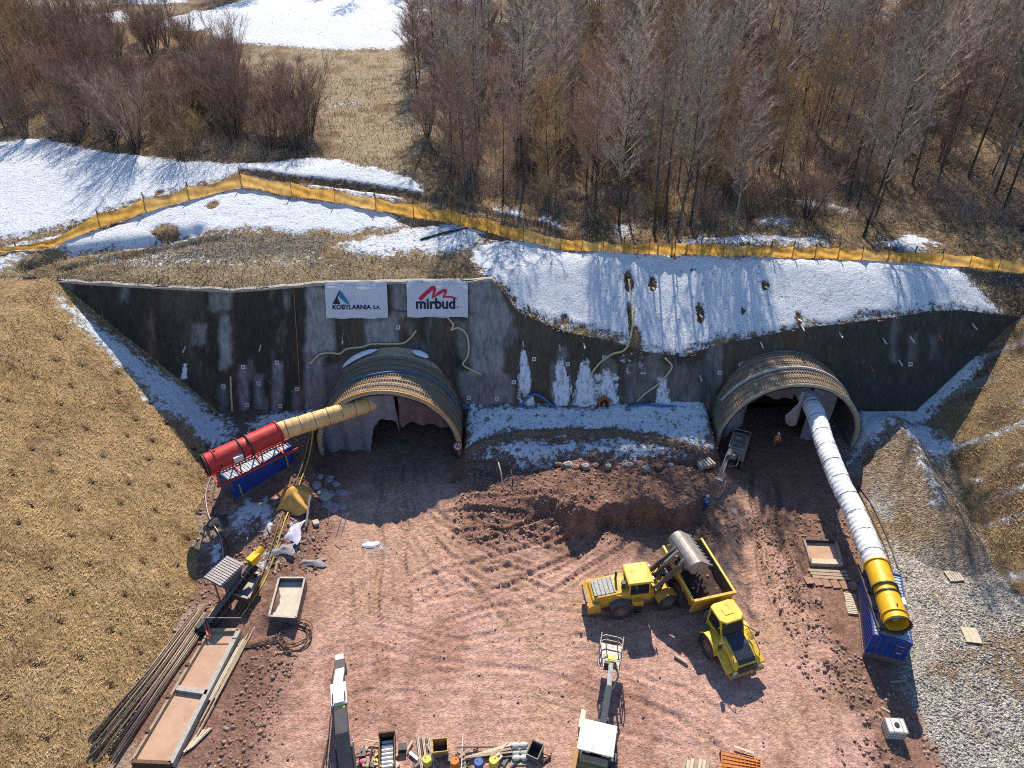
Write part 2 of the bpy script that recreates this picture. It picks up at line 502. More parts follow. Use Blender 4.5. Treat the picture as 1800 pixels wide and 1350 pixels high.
def zones(X, Y):
    w = 0.35 * fbm(X / 2.5, Y / 2.5, 3, 3)
    yard = 0.10 * fbm(X / 4, Y / 4, 1, 3) + 0.09 * fbm(X / 1.0, Y / 1.0, 2, 4)
    padL = (sstep(36.5, 43.5, Y) * 1.0 + sstep(44, 53, Y) * 1.3) * sstep(-16.2, -19.6, X + 3 * w) + 0.25 * fbm(X / 1.6, Y / 1.6, 12, 4) * sstep(-14, -18, X) * sstep(32, 37, Y)
    berm = (1.25 * sstep(48.8, 50.6, Y + 2.6 * w) + 0.27 * np.clip(Y - 50, 0, 6) + 0.35 * fbm(X / 1.5, Y / 1.5, 19, 4) * sstep(49, 50, Y)) * sstep(-5.6, -4.2, X + w) * sstep(20.6, 19.0, X + w)
    padR = (2.1 * sstep(37, 52, Y)) * sstep(31.5, 34.6, X + w)
    # muck heap between the two portals: steep bitten front, gentle back
    front = np.interp(X, [-6, -3, 1, 4.3, 5.2, 7, 8.2, 10, 12, 14.5, 16.5, 18, 20], [43.5, 42.5, 42.0, 41.2, 40.6, 41.2, 42.5, 42.2, 42.1, 41.6, 43.2, 45, 47])
    steep = np.interp(X, [-6, 3.5, 5, 16, 18], [4.5, 3.6, 1.1, 1.0, 2.0])
    top = np.interp(X, [-6.5, -4, 0, 4, 5.5, 7, 8.5, 10, 12, 13.5, 15, 16.5, 18.5, 20], [0, 0.6, 0.9, 1.6, 2.7, 2.2, 1.5, 2.3, 2.7, 1.9, 2.2, 1.5, 0.9, 0]) * (1 + 0.5 * fbm(X / 2.4, Y / 2.4, 18, 4))
    heap = top * sstep(0, 1, (Y - front + 4.0 * w) / steep) * (1 - 0.6 * sstep(44.5, 49.5, Y)) + top * 0.55 * fbm(X / 1.3, Y / 1.3, 14, 5) * sstep(0, 1, (Y - front + 1) / 2)
    windL = 0.8 * np.exp(-((X + 19.0 + 0.12 * (Y - 40)) / 1.5) ** 2) * sstep(26, 33, Y) * sstep(47, 41, Y) * (0.6 + 1.2 * fbm(X / 1.5, Y / 1.5, 15, 4))
    windR = 0.55 * np.exp(-((X - 23.4 + 0.05 * (Y - 30)) / 1.3) ** 2) * sstep(20, 25, Y) * sstep(42, 36, Y) * (0.7 + 1.4 * fbm(X / 1.4, Y / 1.4, 16, 4))
    low = yard + np.maximum(np.maximum(padL, padR), np.maximum(berm, heap)) + windL + windR
    d, al, _ = seg_dist(X, Y, RIDGE)
    rz = np.interp(al, [0, 14, 24], [3.6, 2.2, 1.0]) - 0.62 * d + 0.25 * w
    low = np.maximum(low, np.where(X > 30, rz, -9))
    for (cx, fy) in PORTS:                # flat lane into each tunnel
        m = sstep(7.4, 6.4, np.abs(X - cx)) * sstep(fy - 4, fy - 0.5, Y)
        low = low * (1 - m) + m * yard * 0.8
    left = (xfoot(Y) - X) * 0.80 + 0.22 * fbm(X / 2.2, Y / 2.2, 21, 4) + 0.06 * fbm(X / 0.5, Y / 0.5, 22, 2)
    right = (X - 38.05 - 0.10 * np.clip(48 - Y, 0, 30)) * 0.94 + 0.5 * fbm(X / 3, Y / 3, 24, 4)
    nat = znat(X, Y)
    return low, left, right, nat
def zg(X, Y):
    low, left, right, nat = zones(X, Y)
    return np.minimum(np.maximum(low, np.maximum(left, right)), nat)
def H(X, Y):
    X = np.asarray(X, float); Y = np.asarray(Y, float)
    return np.where(Y < ycrest(X), zg(X, Y), zhill(X, Y))
_rx = np.arange(-150, 150.1, 0.3); _ry = np.concatenate([np.arange(8, 112, 0.3), np.arange(112, 420, 1.5)])
_RX, _RY = np.meshgrid(_rx, _ry)
_RZ = H(_RX, _RY)
def HR(X, Y):                              # quick look-up of the ground height
    X = np.clip(np.asarray(X, float), -149, 149); Y = np.clip(np.asarray(Y, float), 8, 415)
    i = (X + 150) / 0.3; j = np.where(Y < 111.7, (Y - 8) / 0.3, 347 + (Y - _ry[347]) / 1.5)
    i0 = np.clip(np.floor(i).astype(int), 0, len(_rx) - 2); j0 = np.clip(np.floor(j).astype(int), 0, len(_ry) - 2)
    fx, fy = i - i0, np.clip(j - j0, 0, 1)
    return (_RZ[j0, i0] * (1 - fx) + _RZ[j0, i0 + 1] * fx) * (1 - fy) + (_RZ[j0 + 1, i0] * (1 - fx) + _RZ[j0 + 1, i0 + 1] * fx) * fy
def Gs(pts):                               # where sight lines meet the ground
    D = np.array([ray(*p) for p in pts])
    T = np.arange(18, 330, 0.3)
    X = D[:, :1] * T; Y = D[:, 1:2] * T; Z = CAM_H + D[:, 2:] * T
    below = Z < HR(X, Y)
    i = np.argmax(below, axis=1); i = np.where(below.any(axis=1), i, len(T) - 1)
    lo = T[np.maximum(i - 1, 0)]; hi = T[i]
    for _ in range(12):
        t = (lo + hi) / 2
        b = CAM_H + D[:, 2] * t < HR(D[:, 0] * t, D[:, 1] * t)
        hi = np.where(b, t, hi); lo = np.where(b, lo, t)
    return [Vector((D[k, 0] * hi[k], D[k, 1] * hi[k], CAM_H + D[k, 2] * hi[k])) for k in range(len(pts))]
def G(px, py): return Gs([(px, py)])[0]
def G2(pts): return [(p.x, p.y) for p in Gs(pts)]
def hz(x, y): return float(HR(np.array([x]), np.array([y]))[0])

# ---- snow cover, traced patch by patch on the ground: (outline, strength)
SNOW_HILL = [
    ([(-60, 240), (0, 250), (90, 245), (200, 270), (330, 287), (430, 287), (560, 275), (620, 290), (740, 320), (748, 347), (690, 352), (600, 337), (430, 305), (330, 330), (260, 352), (150, 387), (60, 412), (-60, 430)], 1.0),
    ([(60, 428), (180, 400), (260, 372), (425, 332), (590, 358), (700, 372), (715, 397), (620, 411), (480, 407), (330, 411), (250, 427), (130, 441)], 1.0),
    ([(590, 432), (700, 402), (790, 397), (860, 402), (850, 432), (760, 450), (640, 452)], 0.85),
    ([(840, 432), (920, 420), (1000, 442), (1180, 452), (1400, 457), (1600, 462), (1690, 472), (1735, 520), (1760, 553), (1690, 544), (1560, 557), (1400, 575), (1330, 590), (1260, 603), (1200, 624), (1080, 598), (1000, 584), (905, 540), (872, 488), (830, 462)], 1.0),
    ([(110, 462), (300, 442), (420, 452), (560, 442), (590, 467), (400, 472), (250, 477)], 0.45),
    ([(370, 62), (350, 22), (480, -15), (740, -20), (752, 60), (690, 87), (560, 87), (420, 78)], 0.95),
    ([(265, 47), (345, 18), (395, 45), (330, 57)], 0.9), ([(80, 40), (220, 18), (235, 40), (100, 50)], 0.8),
    ([(210, -20), (310, -30), (330, 5), (230, 10)], 0.8),
    ([(860, 367), (905, 360), (922, 385), (870, 380)], 0.8), ([(915, 387), (960, 377), (1005, 402), (940, 397)], 0.8),
    ([(745, 345), (800, 355), (860, 372), (850, 380), (760, 362)], 0.6),
    ([(1190, 421), (1300, 414), (1450, 415), (1455, 432), (1200, 434)], 0.8), ([(1540, 427), (1595, 411), (1665, 430), (1600, 446)], 0.85),
    ([(1345, 345), (1430, 350), (1512, 370), (1500, 380), (1400, 360)], 0.7), ([(1315, 382), (1380, 377), (1395, 397), (1340, 397)], 0.7),
    ([(1080, 395), (1110, 385), (1120, 415), (1085, 420)], 0.65),
    ([(1715, 18), (1800, 8), (1830, 45), (1745, 32)], 0.7), ([(1000, -12), (1350, -14), (1340, 6), (1010, 4)], 0.7),
    ([(340, 110), (420, 105), (400, 118), (345, 120)], 0.6), ([(0, 432), (60, 415), (70, 440), (20, 470), (-20, 480)], 0.7), ([(0, 490), (30, 480), (20, 530), (-10, 540)], 0.55),
    ([(570, 180), (640, 170), (650, 185), (580, 192)], 0.45),
]
SNOW_GROUND = [
    ([(98, 520), (150, 553), (250, 622), (330, 690), (392, 735), (402, 772), (380, 800), (330, 752), (262, 700), (192, 622), (142, 572)], 0.93),
    ([(425, 742), (560, 712), (585, 697), (575, 740), (480, 762), (440, 765)], 0.8),
    ([(408, 905), (435, 875), (475, 880), (474, 925), (462, 945), (450, 920), (420, 940)], 0.9), ([(352, 968), (382, 955), (390, 985), (372, 1005)], 0.9), ([(462, 962), (478, 950), (470, 985), (445, 1000)], 0.8),
    ([(505, 940), (520, 920), (525, 960), (490, 985)], 0.7),
    ([(812, 690), (835, 712), (940, 712), (1090, 710), (1245, 712), (1240, 786), (1150, 769), (1000, 761), (890, 766), (820, 790)], 0.86),
    ([(845, 790), (880, 780), (1000, 770), (1130, 777), (1220, 797), (1195, 808), (1160, 802), (1130, 815), (1080, 803), (1000, 797), (960, 815), (915, 822), (900, 800), (870, 806)], 0.82),
    ([(1498, 705), (1560, 700), (1620, 660), (1690, 618), (1728, 632), (1690, 675), (1655, 733), (1572, 734), (1530, 770), (1500, 805), (1492, 840), (1486, 760)], 0.97),
    ([(1580, 737), (1640, 738), (1665, 790), (1645, 812), (1625, 785), (1592, 762)], 0.95), ([(1598, 775), (1615, 778), (1660, 860), (1655, 885), (1632, 850)], 0.72),
    ([(628, 957), (665, 948), (668, 964), (640, 968)], 0.75), ([(1540, 880), (1560, 875), (1565, 890), (1545, 893)], 0.6),
]
MELT = [(1105, 497, 0.5, 1.1), (1147, 500, 0.4, 0.8), (1345, 503, 0.35, 0.5), (1230, 552, 0.35, 1.0), (1403, 560, 0.3, 0.6), (993, 563, 0.35, 0.5), (1305, 548, 0.25, 0.35), (1108, 560, 0.35, 1.6), (1117, 595, 0.55, 1.2), (1025, 598, 0.5, 0.9), (375, 362, 0.6, 0.8), (280, 340, 0.4, 0.5), (290, 405, 1.4, 1.0)]
def snow_field(X, Y, polys, melt=()):
    s = np.zeros(X.shape)
    wx = X + 2.2 * fbm(X / 2.6, Y / 2.6, 41, 5); wy = Y + 1.8 * fbm(X / 2.6, Y / 2.6, 47, 5)
    for pp, st in polys:
        d = poly_sd(wx, wy, G2(pp))
        s = np.maximum(s, np.clip(0.5 + d * 0.40, 0, 0.9) * st)
    for (px, py, rx, ry) in melt:
        c = G(px, py)
        q = np.hypot((X - c.x) / rx, (Y - c.y) / ry)
        s = s * sstep(0.75, 1.25, q)
    return s
def mixc(base, col, f): return base * (1 - f[..., None]) + np.array(col) * f[..., None]

# ---- the cut: yard, side slopes, gravel track
xs = np.concatenate([np.arange(-64, -46, 0.5), np.arange(-46, -26, 0.17), np.arange(-26, 36, 0.11), np.arange(36, 52, 0.17), np.arange(52, 66.1, 0.5)])
ts = np.concatenate([np.linspace(0, 0.14, 10)[:-1], np.linspace(0.14, 1, 345)])
X, TT = np.meshgrid(xs, ts)
Y = 13.0 + (ycrest(X) + 0.02 - 13.0) * TT
low, left, right, nat = zones(X, Y)
Z = np.minimum(np.maximum(low, np.maximum(left, right)), nat)
TRK = [
    [(728, 800), (735, 880), (790, 950), (880, 1015), (1000, 1075)], [(705, 800), (712, 900), (760, 980), (840, 1080), (930, 1180)], [(690, 810), (690, 920), (690, 1040), (700, 1180), (720, 1290)],
    [(745, 860), (800, 915), (900, 960), (1010, 1000)], [(820, 1030), (930, 1000), (1020, 955), (1060, 900)], [(880, 1060), (980, 1010), (1060, 960), (1090, 930)], [(800, 980), (900, 950), (990, 915), (1020, 880)],
    [(1340, 820), (1350, 920), (1365, 1010), (1400, 1120), (1440, 1250), (1460, 1350)], [(1320, 860), (1325, 960), (1340, 1060), (1365, 1160), (1400, 1300)], [(1375, 830), (1385, 960), (1400, 1060), (1450, 1200)],
    [(640, 1000), (640, 1100), (650, 1220), (640, 1330)], [(620, 1090), (720, 1130), (860, 1150), (1010, 1140), (1130, 1110)], [(660, 1220), (800, 1200), (960, 1210), (1100, 1260), (1260, 1300)],
    [(540, 1120), (600, 1090), (660, 1040), (720, 980)], [(480, 1180), (560, 1140), (620, 1110)], [(760, 1120), (880, 1090), (1000, 1095), (1090, 1110)], [(1000, 1150), (1100, 1200), (1220, 1250), (1330, 1340)],
    [(1180, 1220), (1200, 1280), (1230, 1350)], [(1240, 1230), (1280, 1290), (1330, 1345)], [(780, 880), (850, 885), (930, 900), (1000, 905)], [(770, 920), (860, 915), (950, 930), (1010, 940)],
    [(560, 1240), (620, 1200), (700, 1190), (800, 1210)], [(830, 1250), (930, 1240), (1000, 1260)], [(720, 1060), (780, 1020), (860, 1010), (960, 1040)],
]
rut = np.zeros(X.shape); rut_dark = np.zeros(X.shape)
TRK2 = []
for tr in TRK:
    TRK2.append((tr, 1.5 if TRK.index(tr) in (0, 1, 2, 3, 7, 8) else 1.0))
    for q in range(2):
        ox, oy, tl = rnd.uniform(-45, 45), rnd.uniform(-28, 28), rnd.uniform(-.12, .12)
        mx = tr[len(tr) // 2]
        TRK2.append(([(px + ox + tl * (py - mx[1]), py + oy + .5 * tl * (px - mx[0])) for px, py in tr], .5))
for i, (tr, ampk) in enumerate(TRK2):
    pts = [tuple(P(px, py, 0.0)[:2]) for px, py in tr]
    sm = []                                      # smooth the line
    for a in range(len(pts) - 1):
        p0 = pts[max(a - 1, 0)]; p1 = pts[a]; p2 = pts[a + 1]; p3 = pts[min(a + 2, len(pts) - 1)]
        for u in (0, .25, .5, .75):
            sm.append(tuple(0.5 * (2 * p1[k] + (p2[k] - p0[k]) * u + (2 * p0[k] - 5 * p1[k] + 4 * p2[k] - p3[k]) * u * u + (3 * p1[k] - p0[k] - 3 * p2[k] + p3[k]) * u ** 3) for k in (0, 1)))
    sm.append(pts[-1])
    ax = [p[0] for p in sm]; ay = [p[1] for p in sm]
    m = (X > min(ax) - 2.5) & (X < max(ax) + 2.5) & (Y > min(ay) - 2.5) & (Y < max(ay) + 2.5)
    d, al, sd = seg_dist(X[m], Y[m], sm)
    e = d - 1.05 + 0.15 * np.sin(al * 0.7 + i)
    k = np.exp(-(e / 0.22) ** 2)
    fade = sstep(0, 2.5, al) * sstep(sm and sum(math.dist(a, b) for a, b in zip(sm[:-1], sm[1:])), sum(math.dist(a, b) for a, b in zip(sm[:-1], sm[1:])) - 2.5, al)
    amp = ampk * (0.35 + 0.65 * sstep(31, 37, Y[m])) * (0.55 + 0.9 * (_hash(np.array([i]), np.array([3]), 5)[0])) * fade * (0.5 + vnoise(al / 3, al * 0 + i, 77))
    tread = 0.05 * np.sin((al + np.abs(e) * 0.9) * 2 * math.pi / 0.42) * (np.abs(e) < 0.30)
    rut[m] += amp * (-0.10 * k + 0.055 * np.exp(-((np.abs(e) - 0.40) / 0.12) ** 2) + tread)
    rut_dark[m] = np.maximum(rut_dark[m], amp * k * 0.5)  # how much darker the soil gets along each rut
isyard = (low >= left) & (low >= right)
Z = Z + np.where(isyard, np.clip(rut, -0.2, 0.16), 0)
# pit with water beside the right-hand container
_pc = P(1446, 975, 0)
# snow lies a little proud
SN = snow_field(X, Y, SNOW_GROUND)
_bp = G2([(818, 800), (836, 784), (868, 772), (920, 764), (1000, 759), (1080, 762), (1150, 771), (1200, 784), (1236, 800)])
_m = (X > -6) & (X < 21) & (Y > 46)
_d, _, _ = seg_dist(X[_m] + 0.5 * fbm(X[_m] / 0.9, Y[_m] / 0.9, 201, 3), Y[_m] + 0.5 * fbm(X[_m] / 0.9, Y[_m] / 0.9, 202, 3), _bp)
SN[_m] *= sstep(0.22, 0.55, _d)
Z[_m] += 0.22 * np.exp(-(_d / 0.35) ** 2)
Z = Z + 0.16 * sstep(0.4, 0.7, SN)
# dimples where the soil nails pull the matting in
NAILS = []
for r_ in range(16):
    for c_ in range(14):
        sx, yy = 1.3 + 2.15 * c_, 15.5 + 2.75 * r_ + (1.37 if c_ % 2 else 0)
        x_ = float(xfoot(yy)) - sx + rnd.uniform(-.4, .4); y_ = yy + rnd.uniform(-.5, .5)
        if y_ < 55 and 0.8 * sx < 13.0: NAILS.append((x_, y_))
dim = np.zeros(X.shape)
isleft = (left > low) & (left <= nat + 0.3)
for (x_, y_) in NAILS:
    m = (np.abs(X - x_) < 1.2) & (np.abs(Y - y_) < 1.2)
    dim[m] = np.maximum(dim[m], np.exp(-((X[m] - x_) ** 2 + (Y[m] - y_) ** 2) / 0.07))
Z = Z - 0.16 * dim * isleft
# colours of the soil
n_big = fbm(X / 7, Y / 7, 51, 4); n_mid = fbm(X / 2.2, Y / 2.2, 52, 5); n_sm = fbm(X / 0.6, Y / 0.6, 53, 3)
C = np.zeros(X.shape + (3,)) + np.array((0.52, 0.315, 0.25))
C = mixc(C, (0.47, 0.29, 0.205), sstep(-0.05, 0.18, n_big + 0.5 * n_mid))
C = mixc(C, (0.36, 0.20, 0.15), sstep(0.02, 0.28, -n_big + 0.8 * n_mid) * 0.8)
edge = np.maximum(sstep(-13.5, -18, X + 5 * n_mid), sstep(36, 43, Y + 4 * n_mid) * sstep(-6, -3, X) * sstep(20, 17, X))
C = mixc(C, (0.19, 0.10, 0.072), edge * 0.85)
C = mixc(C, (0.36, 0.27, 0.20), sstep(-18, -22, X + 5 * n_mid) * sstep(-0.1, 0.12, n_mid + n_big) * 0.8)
C = mixc(C, (0.14, 0.085, 0.07), sstep(45, 50, Y) * 0.7)  # dark red towards the portals: their shade put into the soil colour
C = mixc(C, (0.20, 0.11, 0.08), sstep(21.5, 24.5, X + 4 * n_mid + 0.08 * (Y - 30)) * 0.8)
gl = P(1500, 850, 0), P(1560, 1180, 0), P(1630, 1350, 0)
gx = np.interp(Y, [gl[2].y, gl[1].y, gl[0].y], [gl[2].x, gl[1].x, gl[0].x])
grav = sstep(-0.5, 2.2, X - gx + 4 * n_mid)
gcol = mixc(np.zeros(X.shape + (3,)) + np.array((0.40, 0.365, 0.315)), (0.26, 0.185, 0.11), sstep(-0.02, 0.22, n_big + 0.7 * n_mid + 0.003 * (Y - 32) - 0.04))
C = C * (1 - grav[..., None]) + gcol * grav[..., None]
rdg, _, _ = seg_dist(X, Y, RIDGE)
C = mixc(C, (0.27, 0.20, 0.135), sstep(5.0, 1.5, rdg + 4 * n_mid) * (X > 33) * 0.9)
C = mixc(C, (0.22, 0.15, 0.10), sstep(49, 51.5, Y) * sstep(-5, -4, X) * sstep(20, 19, X) * 0.8)
cl = mixc(np.zeros(X.shape + (3,)) + np.array((0.60, 0.40, 0.19)), (0.40, 0.255, 0.125), sstep(-0.06, 0.22, n_mid + 0.6 * n_big))
cl = mixc(cl, (0.58, 0.44, 0.28), sstep(0.05, 0.3, n_sm + 0.5 * n_big) * 0.6)
cl = mixc(cl, (0.70, 0.50, 0.27), sstep(0.0, 0.25, fbm(X / 11, Y / 5, 57, 4)) * 0.55)
cl = mixc(cl, (0.33, 0.20, 0.10), sstep(0.05, 0.25, fbm(X / 4, Y / 8, 58, 4)) * 0.5)
cl = mixc(cl, (0.10, 0.06, 0.035), np.clip(dim * 1.25, 0, 1) * 0.85)  # dark shade of each nail dimple painted into the matting
C = np.where(((left > low))[..., None], cl, C)
crr = mixc(np.zeros(X.shape + (3,)) + np.array((0.36, 0.25, 0.13)), (0.16, 0.105, 0.06), sstep(-0.1, 0.15, n_mid + 0.5 * n_big))
streak = fbm((Y + 0.25 * X) / 0.65, (X - 0.2 * Y) / 5.5, 61, 4)
crr = mixc(crr, (0.42, 0.40, 0.37), sstep(0.08, 0.2, streak) * 0.8)
C = np.where((right > low)[..., None], crr, C)
SN = np.maximum(SN, np.where((right > low) & (Y < 52), np.clip(0.14 + streak * 1.5, 0, 0.40), 0))
C = C * (1 + 0.45 * n_sm[..., None]) * (1 - 0.15 * rut_dark[..., None])
nr, nc = X.shape
V = np.stack([X, Y, Z], -1).reshape(-1, 3)
idx = np.arange(nr * nc).reshape(nr, nc)
Q = np.stack([idx[:-1, :-1], idx[:-1, 1:], idx[1:, 1:], idx[1:, :-1]], -1)
zone = np.zeros(X.shape, int)
zone[left > low] = 1; zone[(right > low)] = 2; zone[(zone == 0) & (grav > 0.5)] = 3
# leave the tunnels open: no soil between the portal legs behind the wall
zq = zone[:-1, :-1]
for zi, (nm_, mt_) in enumerate((('work_yard', 'yard'), ('cut_slope_left', 'matting'), ('cut_slope_right', 'hill'), ('gravel_track', 'gravel'))):
    q = Q[zq == zi].reshape(-1, 4)
    u, inv = np.unique(q, return_inverse=True)
    me = np_mesh(nm_, V[u], inv.reshape(-1, 4), MAT[mt_])
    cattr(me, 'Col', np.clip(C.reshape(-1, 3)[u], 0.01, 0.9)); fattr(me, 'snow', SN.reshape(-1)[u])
    o = link(nm_, me)
    tag(o, {'work_yard': 'rutted reddish dirt working yard in front of the two tunnel portals', 'cut_slope_left': 'long left bank covered with brown straw matting', 'cut_slope_right': 'right bank of the cut with brown grass and pale streaks', 'gravel_track': 'grey gravel track along the right bank'}[nm_], kind='structure')
    if nm_ == 'cut_slope_left': SLOPE_L = o
    if nm_ == 'work_yard': YARD = o
GROUND_X, GROUND_Y, GROUND_Z, GROUND_ZONE, GROUND_SN = X, Y, Z, zone, SN

# ---- the hill above the wall
xh = np.concatenate([np.arange(-700, -120, 40), np.arange(-120, -62, 1.5), np.arange(-62, 62, 0.24), np.arange(62, 120, 1.5), np.arange(120, 701, 40)])
yh = np.concatenate([np.arange(0, 26, 0.2), np.arange(26, 60, 0.4), np.arange(60, 140, 1.2), np.arange(140, 340, 8), np.arange(340, 1001, 60)])
X, YY = np.meshgrid(xh, yh)
Y = ycrest(X) + YY
Z = zhill(X, Y)
SN = snow_field(X, Y, SNOW_HILL, MELT)
SN = np.maximum(SN, np.clip(fbm(X / 9, Y / 9, 71, 4) * 1.2 + 0.25, 0, 0.55) * sstep(150, 175, Y))
for line, dep, wd_ in (([(40, 468), (120, 442), (200, 431), (290, 419), (345, 404)], 0.9, 0.8), ([(110, 472), (200, 453), (300, 433), (380, 420)], 0.45, 0.5), ([(430, 302), (520, 316), (600, 324), (740, 347), (860, 372), (950, 392), (1000, 420)], 0.55, 0.7)):
    m = (np.abs(X) < 62) & (Y < 110)
    d, al, _ = seg_dist(X[m], Y[m], G2(line))
    Z[m] -= dep * np.exp(-(d / wd_) ** 2)
    if dep == 0.55: SN[m] *= sstep(0.5, 1.1, d)
Z = Z + 0.18 * sstep(0.4, 0.75, SN)
lump = fbm(X / 0.9, Y / 0.9, 81, 4)
Z = Z + 0.25 * lump * (1 - sstep(0.3, 0.6, SN)) + 0.09 * fbm(X / 0.7, Y / 0.7, 83, 3) * sstep(0.3, 0.6, SN)
n_big = fbm(X / 9, Y / 9, 91, 4); n_mid = fbm(X / 2.4, Y / 2.4, 92, 5); n_sm = fbm(X / 0.7, Y / 0.7, 93, 3)
C = np.zeros(X.shape + (3,)) + np.array((0.29, 0.185, 0.105))
C = mixc(C, (0.11, 0.07, 0.045), sstep(-0.08, 0.18, n_big + 0.7 * n_mid))
C = mixc(C, (0.50, 0.34, 0.18), sstep(0.05, 0.3, -n_big + 0.6 * n_mid) * 0.7)
clear = np.clip(0.5 + poly_sd(X + 4 * n_big, Y + 5 * n_mid, G2([(335, 95), (430, 80), (560, 85), (700, 85), (790, 60), (780, 200), (720, 320), (600, 285), (560, 240), (470, 160)])) / 3, 0, 1)
C = C * (1 - clear[..., None]) + clear[..., None] * mixc(np.zeros(X.shape + (3,)) + np.array((0.50, 0.40, 0.26)), (0.27, 0.18, 0.10), sstep(-0.05, 0.2, n_mid + 0.5 * n_big))
strip = sstep(7.5, 5.0, YY + 5 * n_mid) * sstep(-3, -8, X)
C = C * (1 - strip[..., None]) + strip[..., None] * mixc(np.zeros(X.shape + (3,)) + np.array((0.40, 0.30, 0.18)), (0.27, 0.20, 0.12), sstep(-0.1, 0.1, n_mid))
gr = np.clip(0.5 + poly_sd(X + n_mid, Y + n_mid, G2([(255, 437), (330, 414), (520, 412), (580, 420), (560, 447), (420, 452), (300, 462)])) / 0.8, 0, 1)
C = mixc(C, (0.20, 0.19, 0.175), gr)
gr2 = np.clip(0.5 + poly_sd(X, Y, G2([(1690, 470), (1800, 478), (1830, 500), (1830, 530), (1790, 510), (1745, 500)])) / 0.8, 0, 1)
C = mixc(C, (0.10, 0.11, 0.105), gr2)
C = C * (1 + 0.45 * n_sm[..., None])
nr, nc = X.shape
V = np.stack([X, Y, Z], -1).reshape(-1, 3)
idx = np.arange(nr * nc).reshape(nr, nc)
Q = np.stack([idx[:-1, :-1], idx[:-1, 1:], idx[1:, 1:], idx[1:, :-1]], -1).reshape(-1, 4)
me = np_mesh('hillside', V, Q, MAT['hill'])
cattr(me, 'Col', np.clip(C.reshape(-1, 3), 0.01, 0.9)); fattr(me, 'snow', SN.reshape(-1))
HILL = tag(link('hillside', me), 'brown winter hillside with snow patches above the concrete wall', kind='structure')
HILL_X, HILL_Y, HILL_Z, HILL_SN = X, Y, Z, SN
# ground beyond the cut, out to the horizon, below everything built
mb = MB()
for a in ((-3000, -63.9, -3000, 62), (65.9, 3000, -3000, 62), (-64, 66, -3000, 13.3)):
    x0, x1, y0, y1 = a
    nx, ny = 24, 24
    gx_ = np.linspace(x0, x1, nx); gy_ = np.linspace(y0, y1, ny)
    GX, GY = np.meshgrid(gx_, gy_)
    if a[0] == -64:
        GZ = H(GX, np.full(GX.shape, 13.2)) - 0.05 - 0.0 * GY
    else:
        GZ = znat(GX, np.full(GX.shape, 60.0)) - 0.03
    mb.grid(np.stack([GX, GY, GZ], -1))
o = mb.build('valley_floor', MAT['hill'])
cattr(o.data, 'Col', np.tile(np.array((0.28, 0.21, 0.13)), (len(o.data.vertices), 1))); fattr(o.data, 'snow', np.full(len(o.data.vertices), 0.2))
tag(o, 'brown open ground around the cut', kind='structure')
mb = MB()
for a in ((-3000, -699, 55, 3000), (699, 3000, 55, 3000), (-701, 701, 1050, 3000)):
    gx_ = np.linspace(a[0], a[1], 10); gy_ = np.linspace(a[2], a[3], 10)
    GX, GY = np.meshgrid(gx_, gy_)
    mb.grid(np.stack([GX, GY, znat(GX, GY) - 0.1], -1))
o = mb.build('far_hills', MAT['hill'])
cattr(o.data, 'Col', np.tile(np.array((0.24, 0.18, 0.12)), (len(o.data.vertices), 1))); fattr(o.data, 'snow', np.full(len(o.data.vertices), 0.3))
tag(o, 'far brown hills behind the wood', kind='structure')
# ------------------------------------------------------------------ shotcrete wall
WN = np.array([0, -1.0, WYS]); WN /= np.linalg.norm(WN)        # outwards
WU = np.array([0, WYS, 1.0]); WU /= np.linalg.norm(WU)         # up along the face
def wall_bulge(X, z): return 0.30 * fbm(X / 3.0, z / 3.0, 101, 4) + 0.06 * fbm(X / 0.6, z / 0.6, 103, 3)
wall = empty('retaining_wall', (0, 56, 0), 0, 'tall dark leaning sprayed concrete wall around both tunnel portals', 'wall')
xw = np.arange(-47, 57.01, 0.17); rows = 88
X, S = np.meshgrid(xw, np.linspace(0, 1, rows))
Zw = -0.8 + (ztop(X) + 0.05 - -0.8) * S
off = wall_bulge(X, Zw) * sstep(1.0, 0.93, S)
Yw = WY0 + WYS * Zw - off
C = np.zeros(X.shape + (3,)) + np.array((0.085, 0.068, 0.046))
C = mixc(C, (0.040, 0.034, 0.024), sstep(-0.1, 0.15, fbm(X / 4, Zw / 9, 111, 4)))
C = mixc(C, (0.085, 0.05, 0.03), sstep(0.05, 0.2, fbm(X / 2.5, Zw / 9, 112, 4)) * 0.7)
C = mixc(C, (0.19, 0.18, 0.165), sstep(0.12, 0.2, fbm(X / 2.2, Zw / 6, 113, 5)) * 0.7 * sstep(30, 20, X))
C = mixc(C, (0.046, 0.046, 0.040), sstep(27, 34, X) * 0.9)
def wp(pts): return [(PW(*p).x, PW(*p).z) for p in pts]
def rect(x0, y0, x1, y1): return [(x0, y0), (x1, y0), (x1, y1), (x0, y1)]
wob = 0.5 * fbm(X / 0.8, Zw / 0.8, 115, 4); wob2 = 0.9 * fbm(X / 0.8, Zw / 1.6, 116, 4)
